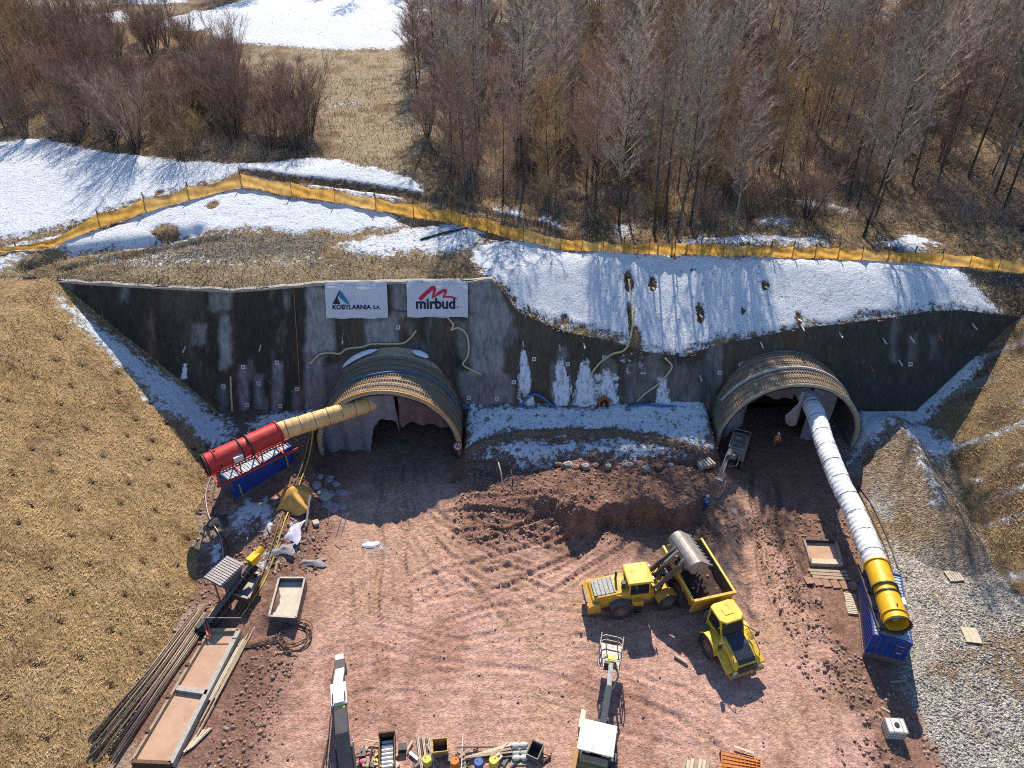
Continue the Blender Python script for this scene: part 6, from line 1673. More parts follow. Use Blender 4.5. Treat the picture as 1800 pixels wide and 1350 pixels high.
# ---- dusty crawler drill beside the right portal
dq = P(1294, 800, .5); dm = P(1268, 885, .5)
yd_ = math.atan2(dm.y - dq.y, dm.x - dq.x)
m_dusty = M('dusty_machine', (0.30, 0.235, 0.19), .8, .1, var=.35, scale=4, dust=.5)
dr = empty('crawler_drill', (dq.x, dq.y, hz(dq.x, dq.y)), yd_, 'dust-covered crawler drill rig at the left foot of the right portal', 'drill rig')
for s in (-1, 1):
    trk = [(.35 * math.cos(t) + (1.2 if math.cos(t) > 0 else -1.2), .38 + .36 * math.sin(t)) for t in np.linspace(0, 2 * math.pi, 15)[:-1]]
    bpart(MB().prism(trk, s * .55, s * .95), 'crawler_track', m_dark, dr)
bpart(MB().bx(-1.9, 1.1, -.8, .8, .75, 1.75), 'engine_body', m_dusty, dr, bevel=.08)
for k in range(6): bpart(MB().bx(-1.7 + k * .42, -1.45 + k * .42, -.55 + .1 * (k % 2), .5 - .2 * (k % 3), 1.75, 1.9 + .1 * (k % 3)), 'engine_unit', m_grey if k % 2 else m_dusty, dr)
bpart(MB().path([(-1.85, -.78, 1.8), (-1.85, -.78, 2.15), (1.0, -.78, 2.15), (1.0, .78, 2.15), (-1.85, .78, 2.15), (-1.85, -.78, 2.15)], .045, 6), 'guard_rail', m_lgrey, dr)
bpart(MB().bar((1.0, 0, 1.2), (2.5, -.3, 2.2), .4, .4), 'boom', m_dusty, dr)
ft = bpart(MB().bar((1.5, -.55, 2.1), (5.1, -.75, 1.3), .34, .26), 'drill_feed', m_dusty, dr)
for s in (-.14, .14): bpart(MB().tube((2.0, -.60 + s, 2.2), (5.0, -.75 + s, 1.5), .045, 6), 'feed_rail', m_lgrey, ft)
bpart(MB().box((2.2, -.55, 2.3), (.9, .35, .35)), 'rock_drill', m_grey, ft)
bpart(MB().box((5.1, -.75, 1.25), (.35, .7, .5)), 'feed_foot', m_lgrey, ft)
for k in range(6): bpart(MB().path([(.9, -.4 + k * .15, 1.6), (1.6, -.7 + k * .22, 1.0 + .2 * (k % 3)), (2.5, -.9 + k * .25, 1.1 + .25 * (k % 2)), (3.2, -.8 + .1 * k, 1.6)], .045, 5), 'hydraulic_hose', m_dusty if k % 2 else m_black, dr)
# ------------------------------------------------------------------ things about the yard
m_conc = M('pale_concrete', (0.40, 0.37, 0.33), .85, var=.25, scale=3, dust=.3)
m_board = M('weathered_board', (0.36, 0.28, 0.19), .85, var=.35, scale=5, dust=.2)
m_pale = M('pale_board', (0.55, 0.46, 0.34), .8, var=.25, scale=6)
m_rust = M('rusty_steel', (0.15, 0.085, 0.055), .75, .3, var=.45, scale=4, dust=.2)
def water(name, col):
    k = NT(name)
    n = k.noise(.8, 5, .65)
    c = k.mix(k.remap(n, .35, .65), col, tuple(x * 1.25 for x in col))
    sp = k.remap(k.noise(5.0, 4, .7), .68, .72)
    c = k.mix(k.math('MULTIPLY', sp, .5), c, (.6, .52, .45))
    return k.out(c, .12, k.bump(k.noise(6, 3), .01), 0, .5)
m_water = water('muddy_water', (0.44, 0.28, 0.185))
def hull(name, corners, z0, z1, t, mat):                 # not a thing: wall strips round a quad
    out = []
    for i in range(4):
        a, b = corners[i], corners[(i + 1) % 4]
        out.append((a, b))
    return out
# settling basin with two compartments
A, B, C2, D2 = P(369, 1107, .5), P(420, 1107, .5), P(300, 1341, .5), P(231, 1338, .5)
m0, m1 = P(311, 1209, .5), P(364, 1217, .5)
bas = empty('settling_basin', A, 0, 'long two-chamber settling basin full of brown muddy water', 'basin')
def loc_(p): return p - A
def zed(v, z): return (v.x, v.y, z)
z0b, zw, zt = -.6, -.22, .05
for (p, q, w, mt) in ((A, D2, .16, m_board), (B, C2, .34, m_conc), (A, B, .22, m_board), (D2, C2, .22, m_rust), (m0, m1, .34, m_conc)):
    a, b = loc_(p), loc_(q)
    MB().bar((a.x, a.y, (z0b + zt) / 2), (b.x, b.y, (z0b + zt) / 2), w, zt - z0b).build('basin_wall', mt, bas)
for (q4) in ((A, B, m1, m0), (m0, m1, C2, D2)):
    v = [loc_(p) for p in q4]
    MB().add([zed(x, zw) for x in v], [(0, 1, 2, 3)]).build('muddy_water', m_water, bas)
for t in (.12, .3, .55, .8):
    a = loc_(A).lerp(loc_(D2), t); MB().bx(a.x - .25, a.x + .05, a.y - .1, a.y + .1, -.5, .15).build('side_post', m_rust, bas)
a, b = loc_(A) + Vector((-.3, .3, 0)), loc_(B) + Vector((.3, .3, 0))
MB().path([(a.x, a.y, 0), (a.x, a.y, 1.0), (b.x, b.y, 1.0), (b.x, b.y, 0)], .04, 6).build('handrail', m_steel, bas)
for k in range(2):
    a = loc_(A) + Vector((.1 + .1 * k, -.6 + .2 * k, 0))
    MB().bar((a.x - .5, a.y + .9, .3), (a.x + .1, a.y - .2, .1), .12, .04).build('orange_board', M('orange_paint', (.6, .13, .04), .6), bas)
# long pipes laid along the basin
g0, g1 = P(392, 1062, .3), P(196, 1352, .3)
for i in range(11):
    o_ = i * .19; s0, s1 = rnd.uniform(0, .08), rnd.uniform(.9, 1.0)
    d = (g1 - g0).normalized(); nn = Vector((-d.y, d.x, 0))
    a = g0.lerp(g1, s0) - nn * (.2 + o_) * .9; b = g0.lerp(g1, s1) - nn * (.15 + o_ * 1.05)
    dz = Vector((0, 0, hz(a.x, a.y) + .12 - a.z + .06 * (i % 2)))
    mid = a.lerp(b, .5) + nn * rnd.uniform(-.1, .1)
    mid.z = max(hz(mid.x, mid.y), .1) + .16
    o = MB().path([Vector((a.x, a.y, max(hz(a.x, a.y), .05) + .14)), mid, Vector((b.x, b.y, max(hz(b.x, b.y), .05) + .14))], .055 if i % 3 else .08, 7).build('steel_pipe', (m_rust, m_steel, m_board)[i % 3], smooth=True)
    tag(o, 'long thin pipe in the bundle lying along the left side of the settling basin', 'pipe', 'pipes beside the basin')
g0, g1 = P(445, 1085, .3), P(330, 1290, .3)
for i in range(5):
    d = (g1 - g0).normalized(); nn = Vector((-d.y, d.x, 0))
    a = g0.lerp(g1, rnd.uniform(0, .3)) + nn * (.12 * i); b = g0.lerp(g1, rnd.uniform(.7, 1)) + nn * (.05 + .14 * i)
    o = MB().bar((a.x, a.y, .16 + .02 * i), (b.x, b.y, .18 + .02 * i), .1, .06).build('timber_plank', m_pale if i < 2 else m_board)
    tag(o, ('widest pale plank lying along the right rim of the settling basin', 'second pale plank beside the right rim of the settling basin', 'brown plank in the middle of those right of the basin', 'brown plank next to the outermost right of the basin', 'outermost brown plank right of the settling basin')[i], 'plank', 'planks beside the basin')
for i in range(6):
    a, b = P(372 - i * 4, 1278 + i, .2), P(338 - i * 3, 1312 + i * 2, .2)
    tag(MB().bar((a.x, a.y, .12 + .03 * (i % 2)), (b.x, b.y, .14 + .03 * (i % 2)), .13, .05).build('short_board', m_pale if i % 2 else m_board), 'short board in the small fanned pile right of the basin', 'board', 'fanned pile of short boards')
# screw classifier with hopper
hp_ = P(409, 1045, .2)
hq = empty('hopper_machine', (hp_.x, hp_.y, hz(hp_.x, hp_.y)), R(62), 'grey hopper with slatted lid and screw conveyor above the basin', 'hopper')
MB().prism([(-1.1, 3.0), (1.1, 3.0), (.5, 1.5), (-.5, 1.5)], -.75, .75).build('hopper_body', m_grey, hq)
for k in range(11): MB().bx(-1.15 + k * .21, -1.0 + k * .21, -.85, .85, 3.02, 3.1).build('lid_slat', M('lid_grey', (.34, .31, .3), .6, .2, var=.2), hq)
MB().bx(-1.2, 1.2, -.9, .9, 2.94, 3.01).build('lid_frame', m_steel, hq)
for x in (-.8, .8):
    for y in (-.6, .6): MB().bar((x, y, 0), (x * .9, y, 2.2), .1, .1).build('leg', m_steel, hq)
sc_ = MB().tube((-3.0, -.55, .5), (1.9, -.9, 2.4), .16, 10).build('screw_shaft', m_steel, hq)
for k in range(11):
    t = k / 10; c = np.array((-2.7, -.57, .62)) + np.array((4.3, -.3, 1.68)) * t
    MB().lathe([(-.03, .17), (.0, .46), (.05, .17)], c, (4.9, -.35, 1.9), 14).build('screw_flight', m_lgrey, sc_)
MB().bar((-3.1, -.55, .2), (2.0, -.9, 2.1), .9, .12).build('screw_trough', m_rust, hq)
MB().box((2.1, -.85, 2.7), (.9, .6, .6)).tube((2.3, -.85, 2.7), (3.1, -.85, 2.9), .3, 12).build('motor', m_yelfan, hq)
MB().bx(-3.6, -2.6, -1.0, .1, .0, .55).build('outlet_box', m_dark, hq)
# low trough beside it, and the steel skip
def trough(name, pxs, z0, hgt, t, mat, inner, label, cat, fill=.12):
    v = [P(px, py, z0 + hgt) for px, py in pxs]
    c = sum(v, Vector()) / 4; c.z = z0
    e = empty(name, c, 0, label, cat)
    v = [p - c for p in v]
    for i in range(4):
        a, b = v[i], v[(i + 1) % 4]
        MB().bar((a.x, a.y, hgt / 2), (b.x, b.y, hgt / 2), t, hgt).build('side_wall', mat, e)
    MB().add([(p.x, p.y, fill) for p in v], [(0, 1, 2, 3)]).build('contents', inner, e)
    for i in range(4):
        a, b = v[i], v[(i + 1) % 4]
        MB().bar((a.x, a.y, hgt + .04), (b.x, b.y, hgt + .04), t * 1.8, .07).build('rim', m_lgrey, e)
    return e
trough('open_trough', [(430, 1003), (457, 1009), (437, 1052), (408, 1044)], .7, .55, .1, m_rust, m_conc, 'shallow open trough right of the hopper under yellow hoses', 'trough')
trough('steel_skip', [(491, 1016), (536, 1016), (520, 1086), (473, 1083)], .15, .95, .08, m_grey, M('dried_slurry', (.55, .49, .38), .9, var=.2, scale=2), 'open rectangular steel skip holding pale dried slurry', 'skip', .55)
# coil of hose and its tail
c = P(519, 1115, .2); pts = []
for i in range(110):
    t = i * .22; r_ = .95 + .16 * math.sin(i * .37) + .0018 * i
    pts.append((c.x + r_ * math.cos(t) * 1.05, c.y + r_ * math.sin(t) * .95, hz(c.x, c.y) + .08 + .0025 * i))
tag(MB().path(pts, .045, 6).build('hose_coil', m_rust, smooth=True), 'round coil of thin grey-brown hose on the ground right of the basin', 'hose')
def gwire(name, pxs, r, mat, label, cat, lift=.08, group=None, zz=None):
    g = Gs(pxs)
    return wire(name, [p + Vector((0, 0, lift + (zz[i] if zz else 0))) for i, p in enumerate(g)], r, mat, label, cat, group=group)
for i in range(4):
    gwire('cable', [(500, 1112 + 5 * i), (475, 1124 + 3 * i), (450, 1132 + 2 * i), (428, 1138 + i)], .035, m_dark if i % 2 else m_rust, ('uppermost thin cable running left from the hose coil', 'second thin cable running left from the hose coil', 'third thin cable running left from the hose coil', 'lowest thin cable running left from the hose coil')[i], 'cable')
m_yhose = M('yellow_hose', (.52, .38, .06), .5, var=.25); m_bhose = M('brown_hose', (.24, .16, .08), .6, var=.3)
Z3 = [1.5, .5, 0, 0, 0, 0, 0]
gwire('supply_hose', [(556, 768), (545, 810), (520, 870), (500, 920), (475, 1000), (455, 1040), (425, 1085)], .07, m_yhose, 'bright yellow hose running from the portal down past the tarp to the basin', 'hose', .1, zz=Z3)
gwire('supply_hose', [(552, 775), (532, 830), (505, 880), (488, 930), (470, 985), (450, 1035), (415, 1088)], .06, m_bhose, 'brown hose running beside the yellow hose, nearer the blue container', 'hose', .1, zz=Z3)
gwire('supply_hose', [(560, 765), (548, 800), (528, 850), (508, 910), (492, 960), (470, 1010), (440, 1060)], .05, m_bhose, 'thin brown hose on the tunnel side of the yellow hose', 'hose', .1, zz=Z3)
gwire('black_pipe', [(372, 838), (362, 870), (368, 910), (388, 945), (392, 985), (378, 1000)], .06, m_lgrey, 'grey pipe curving down the bank foot from the red fan', 'pipe')
gwire('black_pipe', [(380, 842), (374, 880), (378, 925), (398, 955), (402, 1000)], .05, m_dark, 'black pipe along the foot of the left bank beside the grey pipe', 'pipe')
for i, pp in enumerate(([(1500, 850), (1522, 890), (1540, 930), (1558, 970), (1572, 1020)], [(1508, 855), (1530, 885), (1552, 930), (1566, 965), (1578, 1000)], [(1497, 860), (1514, 905), (1535, 950), (1552, 985)])):
    gwire('cable', pp, .05, (m_rust, m_dark, m_lgrey)[i], ('brown cable on the gravel nearest the white duct', 'black cable on the gravel farthest from the white duct', 'grey cable lying in the middle right of the white duct')[i], 'cable')
gwire('cable', [(1232, 800), (1226, 775), (1240, 755), (1262, 735)], .05, m_hose, 'pale cable hanging at the left foot of the right portal', 'cable', .15)
# ochre tarpaulin heaped over something
c = P(519, 882, 1.0); G_ = []
for i in range(22):
    row = []
    for j in range(22):
        u, v = i / 21 * 2 - 1, j / 21 * 2 - 1
        r_ = max(abs(u), abs(v)); hgt = 1.5 * (1 - r_ ** 2.2) * (.7 + .5 * vnoise(np.array([u * 2.2 + 3]), np.array([v * 2.2]), 9)[0]) + .30 * math.sin(6 * math.atan2(v, u + 1e-6)) * r_ * .6
        row.append((u * 1.35 * (1 + .1 * math.sin(5 * v)), v * 1.6 * (1 + .12 * math.sin(4 * u)), max(hgt, .03)))
    G_.append(row)
tag(MB().grid(G_).build('tarpaulin_heap', M('ochre_tarp', (.62, .34, .08), .6, var=.2, scale=2, dust=.15), loc=(c.x, c.y, hz(c.x, c.y) - .05), smooth=True), 'crumpled ochre yellow tarpaulin heaped over material near the container', 'tarpaulin')
c = P(650, 958, .1)
tag(MB().ball((0, 0, 0), .5, 10, (1.4, .7, .35)).ball((.5, .15, 0), .35, 8, (1, 1, .5)).build('crumpled_sheet', m_white, loc=(c.x, c.y, .05), smooth=False), 'small crumpled white sheet lying in the yard below the left portal shadow', 'sheet')
for i, (a, b, lab) in enumerate((((603, 905), (590, 945), 'leftmost of three thin steel rods stuck in the spoil by the left portal'), ((612, 900), (598, 948), 'middle of three thin steel rods stuck in the spoil by the left portal'), ((580, 880), (576, 925), 'rightmost loose steel rod nearest the ochre tarp'))):
    p, q = P(*a, 1.9), P(*b, .4)
    tag(MB().tube(p, q, .035, 6).build('steel_rod', m_lgrey), lab, 'rod')
for i, (a, b, lab) in enumerate((((545, 870), (538, 925), 'upright board leaning right of the ochre tarp'),)):
    p, q = P(*a, 2.0), P(*b, .8)
    tag(MB().bar(p, q, .18, .05).build('leaning_board', m_lgrey), lab, 'board')
for i, (px, py, s, lab) in enumerate(((540, 862, .55, 'small grey crate on spoil left of the left portal'), (570, 862, .7, 'pale block on the spoil beside the left portal leg'), (552, 905, .45, 'lowest small grey block below the ochre tarp'))):
    g = P(px, py, 1.2)
    tag(MB().box((0, 0, s * .3), (s * 1.3, s, s * .6), rot3(.1, .12, i)).box((0, 0, s * .62), (s * 1.4, s * 1.1, .05), rot3(.1, .12, i)).build('block', m_conc if i else m_grey, loc=(g.x, g.y, hz(g.x, g.y)), bevel=.03), lab, 'block')
# wire mesh panel leaning at the right foot of the left portal
a, b = P(806, 808, 1.6), P(792, 850, .15)
e = empty('mesh_panel', b, 0, 'rusty wire mesh panel leaning beside the right foot of the left portal', 'mesh panel')
d = (a - b)
for k in range(6):
    s = k / 5; x_ = -.1 + .75 * s
    MB().tube((x_, 0, 0), (x_ + d.x, d.y, d.z), .03, 5).build('long_bar', m_rust, e)
for k in range(13):
    s = k / 12; MB().tube((-.1 + d.x * s, d.y * s, d.z * s), (.65 + d.x * s, d.y * s, d.z * s), .025, 5).build('cross_bar', m_rust, e)
# stakes and loose branches on the front of the berm
for (a, b, r_, lab) in (((876, 812), (884, 858), .07, 'pale wooden stake standing in front of the snowy berm'), ((898, 825), (901, 856), .05, 'short dark stake right of the pale stake by the berm'), ((812, 765), (848, 745), .07, 'broken brown branch lying in snow beside the left portal'), ((795, 800), (850, 832), .04, 'thin crooked branch trailing from the left portal foot'), ((847, 832), (880, 842), .04, 'thin twig lying left of the pale stake')):
    p, q = P(*a, 2.6 if a[1] < 830 and r_ != .05 else 1.6), P(*b, .9)
    if 'lying' in lab or 'trailing' in lab: p, q = G(*a) + Vector((0, 0, .12)), G(*b) + Vector((0, 0, .12))
    tag(MB().path([p, p.lerp(q, .5) + Vector((.06, 0, .05)), q], [r_ * .8, r_, r_], 6).build('stake' if 'stake' in lab else 'branch', m_pale if 'pale wooden' in lab else MAT['bark'], smooth=True), lab, 'stake' if 'stake' in lab else 'branch')
# boulders along the berm front
for i in range(16):
    px = 905 + i * 18 + rnd.uniform(-5, 5); g = G(px, 822 + rnd.uniform(-4, 5))
    s = rnd.uniform(.25, .55)
    mb = MB().ball((0, 0, 0), s, 8, (rnd.uniform(.9, 1.4), rnd.uniform(.7, 1.1), .75))
    mb.V = [tuple(np.array(v) * (1 + .16 * (rnd.random() - .5))) for v in mb.V]
    tag(mb.build('boulder', m_stone if i % 2 else m_clod, loc=(g.x, g.y, g.z + .1)), 'boulder in the row along the front of the snowy berm', 'boulder', 'boulders along the berm')
# stack of pale blocks by the drill rig
g = P(1241, 808, 1.2)
e = empty('board_stack', (g.x, g.y, hz(g.x, g.y)), R(15), 'small stack of pale yellowish slabs left of the crawler drill', 'stack')
for k in range(5): MB().box((-.55 + k * .28, .05 * (k % 2), .2 + .04 * k), (.22, 1.1, .4), rot3(0, .2, .05 * k)).build('slab', m_pale, e)
# muddy pit framed with boards, right of the yard
v = [P(1412, 952, .1), P(1468, 954, .1), P(1479, 992, .1), P(1424, 990, .1)]
c = sum(v, Vector()) / 4; c.z = hz(c.x, c.y)
e = empty('sump_pit', c, 0, 'small square sump of brown water framed by boards near the white duct', 'sump')
MB().add([(p.x - c.x, p.y - c.y, .10) for p in v], [(0, 1, 2, 3)]).build('brown_water', m_water, e)
for i in range(4):
    a, b = v[i] - c, v[(i + 1) % 4] - c
    MB().bar((a.x, a.y, .2), (b.x, b.y, .2), .16 if i != 2 else .5, .42).build('frame_board', (m_dark, m_board, m_pale, m_board)[i], e)
v = [P(1420, 1022, .1), P(1500, 1030, .1)]
for k in range(6):
    p = v[0].lerp(v[1], k / 5)
    tag(MB().box((0, 0, .06), (.62, .75, .1), rot3(.03 * k, .04, .15)).box((0, .3, .12), (.55, .06, .03), rot3(0, 0, .15)).build('paving_slab', M('reddish_slab', (.34, .2, .14), .85, var=.25, scale=4), loc=(p.x, p.y, hz(p.x, p.y) + .03)), ('leftmost reddish slab in the row below the sump', 'second reddish slab from the left below the sump', 'third reddish slab from the left below the sump', 'third reddish slab from the right below the sump', 'second reddish slab from the right below the sump', 'rightmost reddish slab in the row below the sump')[k], 'slab', 'row of slabs below the sump')
for k in range(3):
    a, b = P(1420 + 4 * k, 1003 + 6 * k, .1), P(1487 + 4 * k, 1006 + 6 * k, .1)
    tag(MB().bar((a.x, a.y, hz(a.x, a.y) + .1), (b.x, b.y, hz(b.x, b.y) + .1), .26, .07).build('timber_plank', m_board), ('plank nearest the sump, lying below its lower edge', 'middle plank of three lying below the sump', 'plank farthest from the sump, next to the slab row')[k], 'plank')
def pallet(px, py, rz, label, mat, L=1.2, W=1.0, zz=0):
    g = G(px, py)
    e = empty('wooden_pallet', g + Vector((0, 0, .03)), rz, label, 'pallet')
    for k in range(6): MB().bx(-L / 2 + k * L / 6 + .02, -L / 2 + (k + 1) * L / 6 - .03, -W / 2, W / 2, .11, .14).build('deck_board', mat, e)
    for y in (-W / 2 + .06, 0, W / 2 - .06): MB().bx(-L / 2, L / 2, y - .05, y + .05, 0, .11).build('bearer', mat, e)
    return e
pallet(1676, 1014, R(5), 'pale wooden pallet lying far up the gravel track', m_pale)
pallet(1498, 1057, R(80), 'whitish pallet beside the left wall of the right container', m_pale, 1.3, 1.1)
pallet(1500, 1072, R(84), 'lower whitish pallet beside the left wall of the right container', m_pale, 1.0, 1.1)
g = G(1706, 1118)
e = empty('wood_sheet', g + Vector((0, 0, .1)), R(-8), 'single pale wooden panel lying on the gravel at the right', 'panel')
for k in range(3): MB().box((-.37 + .37 * k, 0, .03), (.36, 1.3, .05)).build('panel_board', m_pale, e)
for y in (-.45, .45): MB().box((0, y, -.03), (1.1, .1, .06)).build('batten', m_board, e)
# caged water tank
g = P(1567, 1290, .05)
e = empty('caged_tank', (g.x, g.y, .05), R(-4), 'white caged plastic tank standing on the gravel edge at lower right', 'tank')
MB().bx(-.58, .58, -.48, .48, .16, 1.1).build('tank_body', M('white_plastic', (.72, .71, .66), .5, var=.1), e, bevel=.07)
MB().tube((0, 0, 1.1), (0, 0, 1.17), .16, 14).build('lid', m_black, e)
MB().bx(-.6, .6, -.5, .5, 0, .14).build('pallet_base', m_board, e)
for z in (.3, .55, .8, 1.05): MB().path([(-.61, -.51, z), (.61, -.51, z), (.61, .51, z), (-.61, .51, z), (-.61, -.51, z)], .018, 5).build('cage_ring', m_lgrey, e)
for k in range(6):
    for y in (-.51, .51): MB().tube((-.5 + .2 * k, y, .14), (-.5 + .2 * k, y, 1.07), .016, 5).build('cage_bar', m_lgrey, e)
for k in range(5):
    for x in (-.61, .61): MB().tube((x, -.4 + .2 * k, .14), (x, -.4 + .2 * k, 1.07), .016, 5).build('cage_bar', m_lgrey, e)
for x in (-.3, .3): MB().bx(x - .03, x + .03, -.51, .51, 1.1, 1.13).build('top_bar', m_lgrey, e)
# odds and ends near the machines
p, q = P(1186, 1152, .12), P(1208, 1166, .12)
tag(MB().tube(p, q, .10, 8).tube(p, p.lerp(q, .05), .12, 8).build('pipe_offcut', m_pale), 'short pale pipe offcut lying in the dump truck shadow', 'pipe')
for i, (a, b, lab) in enumerate((((1565, 1199), (1590, 1197), 'thin brown plank lying in the shadow of the right container'), ((1549, 1243), (1565, 1252), 'short stick lying above the caged tank'))):
    p, q = P(*a, .1), P(*b, .1)
    tag(MB().bar(p, q, .14, .06).build('plank_offcut', m_board), lab, 'plank')
# ---- stores along the lower edge of the yard
def at0(px, py, z=0.0): return P(px, py, z)
g = at0(775, 1322)
e = empty('yellow_bin', g, R(6), 'small open yellow steel bin at the lower edge of the yard', 'bin')
for (x0, x1, y0, y1) in ((-.5, .5, -.42, -.36), (-.5, .5, .36, .42), (-.5, -.44, -.36, .36), (.44, .5, -.36, .36)): MB().bx(x0, x1, y0, y1, .08, .85).build('bin_wall', m_yel, e)
MB().bx(-.44, .44, -.36, .36, .08, .12).build('bin_floor', m_dark, e)
for x in (-.4, .4): MB().bx(x - .06, x + .06, -.4, .4, 0, .08).build('skid', m_dark, e)
MB().path([(-.5, -.42, .87), (.5, -.42, .87), (.5, .42, .87), (-.5, .42, .87), (-.5, -.42, .87)], .035, 6).build('rim', m_yel2, e)
g = at0(682, 1325)
e = empty('core_rack', g, R(8), 'brown steel rack holding a column of white rolls at the lower edge', 'rack')
for x in (-.48, .48): MB().bx(x - .04, x + .04, -1.2, .9, 0, .75).build('rack_side', m_rust, e)
MB().bx(-.44, .44, -1.2, .9, .05, .10).build('rack_floor', m_dark, e)
MB().bx(-.52, .52, .9, 1.0, 0, .95).build('rack_back', m_rust, e)
for k in range(7): MB().tube((-.36, .6 - k * .26, .3), (.36, .6 - k * .26, .3), .11, 10).build('white_roll', m_white, e)
g = at0(708, 1318)
e = empty('battery_box', g, .1, 'little black box right of the white rolls', 'box')
MB().bx(-.25, .25, -.2, .2, 0, .36).build('case', m_black, e, bevel=.03); MB().bx(-.27, .27, -.22, .22, .36, .42).build('lid', m_dark, e)
for i in range(8):
    a, b = at0(732 + i * 3.2, 1292 + (i % 3) * 4, .12 + .05 * (i % 2)), at0(742 + i * 3.2, 1362, .12 + .05 * (i % 2))
    tag(MB().path([a, a.lerp(b, .5) + Vector((rnd.uniform(-.04, .04), 0, 0)), b], .05, 6).build('steel_tube', (m_lgrey, m_pale, m_rust)[i % 3]), 'tube in the upright bundle left of the yellow bin', 'tube', 'bundle of tubes by the yellow bin')
for i, (a, b, w, mt, lab) in enumerate((((792, 1342), (905, 1306), .2, m_pale, 'longest pale plank slanting across the stores at the lower edge'), ((800, 1337), (898, 1316), .14, m_board, 'brown plank under the longest pale plank at the lower edge'), ((818, 1332), (900, 1322), .1, m_board, 'thin brown plank in the stores, third from the top'), ((800, 1314), (895, 1312), .08, m_dark, 'dark straight bar at the top of the plank pile'), ((830, 1328), (905, 1328), .25, m_dark, 'wide dark board at the bottom of the plank pile'), ((860, 1345), (893, 1304), .09, m_pale, 'pale pole leaning across the plank pile'), ((814, 1290), (811, 1352), .07, m_lgrey, 'thin upright grey pole crossing the plank pile'), ((640, 1300), (690, 1308), .09, m_pale, 'light bar lying above the rack of white rolls'), ((720, 1322), (735, 1335), .2, m_white, 'short white-edged profile lying left of the tube bundle'), ((725, 1302), (716, 1318), .1, m_pale, 'small pale lath left of the tube bundle'), ((655, 1312), (645, 1352), .1, m_navy, 'dark blue bar standing slanted by the breaker excavator'), ((577, 1300), (566, 1352), .12, m_dark, 'dark long bar left of the breaker excavator'))):
    p, q = at0(*a, .15 + .05 * (i % 4)), at0(*b, .15 + .05 * ((i + 1) % 4))
    tag(MB().bar(p, q, w, .08).build('store_plank', mt), lab, 'plank' if 'plank' in lab or 'board' in lab else 'bar')
g = at0(914, 1325)
e = empty('cement_sacks', g, .05, 'pile of dusty white sacks at the lower edge', 'sacks')
for k in range(6): MB().ball((-.25 + .5 * (k % 2), -.35 + .35 * ((k // 2) % 3), .18 + .2 * (k // 4)), .3, 10, (1, .75, .55)).build('sack', M('sack_white', (.55, .52, .47), .9, var=.25, scale=6), e, smooth=True)
MB().bx(-.6, .6, -.75, .6, 0, .1).build('pallet_base', m_board, e)
g = at0(940, 1328)
e = empty('open_crate', g, R(-25), 'open dark steel crate tilted beside the sacks', 'crate')
for (x0, x1, y0, y1) in ((-.4, .4, -.5, -.45), (-.4, .4, .45, .5), (-.4, -.35, -.45, .45), (.35, .4, -.45, .45)): MB().bx(x0, x1, y0, y1, 0, .75).build('crate_wall', m_grey, e)
MB().bx(-.35, .35, -.45, .45, .02, .06).build('crate_floor', m_dark, e)
MB().path([(-.4, -.5, .76), (.4, -.5, .76), (.4, .5, .76), (-.4, .5, .76), (-.4, -.5, .76)], .03, 5).build('rim', m_lgrey, e)
for i in range(9):
    px, py = rnd.uniform(650, 740), rnd.uniform(1325, 1350); g = at0(px, py)
    tag(MB().box((0, 0, .1), (rnd.uniform(.15, .6), .14, .12), rot3(.1, .1, rnd.uniform(0, 3))).box((.05, .05, .2), (.12, .3, .08), rot3(0, .1, rnd.uniform(0, 3))).build('scrap_piece', rnd.choice((m_rust, m_pale, m_dark, m_ymark)), loc=g), 'bit of scrap strewn between white rolls and tubes', 'scrap', 'scrap at the lower edge')
g = at0(640, 1342)
tag(MB().ball((0, 0, .2), .28, 8, (1.2, .8, .7)).build('pink_bag', M('pink_plastic', (.6, .12, .22), .5), loc=g), 'small pink plastic bag beside the breaker excavator', 'bag')
# orange mesh panel and timber stack at the lower edge, right
v = [at0(1268, 1320, .5), at0(1336, 1336, .5), at0(1340, 1375, .5), at0(1268, 1375, .5)]
e = empty('orange_grid', v[0], 0, 'orange steel grid panel at the lower edge right of the carrier', 'grid panel')
m_or = M('orange_steel', (.55, .17, .03), .6, var=.25)
w0 = [p - v[0] for p in v]
MB().add([(p.x, p.y, -.12) for p in w0], [(0, 1, 2, 3)]).build('backing_sheet', M('orange_sheet', (.42, .16, .04), .7, var=.3), e)
for k in range(11):
    a = w0[0].lerp(w0[1], k / 10); b = w0[3].lerp(w0[2], k / 10); MB().bar(a, b, .05, .06).build('grid_bar', m_or, e)
for k in range(9):
    a = w0[0].lerp(w0[3], k / 8); b = w0[1].lerp(w0[2], k / 8); MB().bar((a.x, a.y, .04), (b.x, b.y, .04), .04, .05).build('grid_bar', m_or, e)
for x in (0, 1): MB().bx(w0[x].x - .06, w0[x].x + .06, w0[x].y - .06, w0[x].y + .06, -.5, 0).build('foot', m_rust, e)
for i in range(7):
    a, b = at0(1203 + i * 7, 1334 + (i % 2) * 3, .15), at0(1200 + i * 7, 1372, .15)
    tag(MB().bar(a, b, .2, .14).build('timber_beam', m_pale if i % 3 else m_board), ('leftmost pale beam in the row left of the orange grid', 'second beam from the left in the row by the orange grid', 'third beam from the left in the row by the orange grid', 'middle beam in the row by the orange grid', 'third beam from the right in the row by the orange grid', 'second beam from the right in the row by the orange grid', 'beam closest to the orange grid panel')[i], 'beam', 'beams by the orange grid')
p, q = at0(1290, 1312, .2), at0(1325, 1324, .2)
tag(MB().bar(p, q, .16, .06).build('store_plank', m_pale), 'short pale plank just above the orange grid', 'plank')

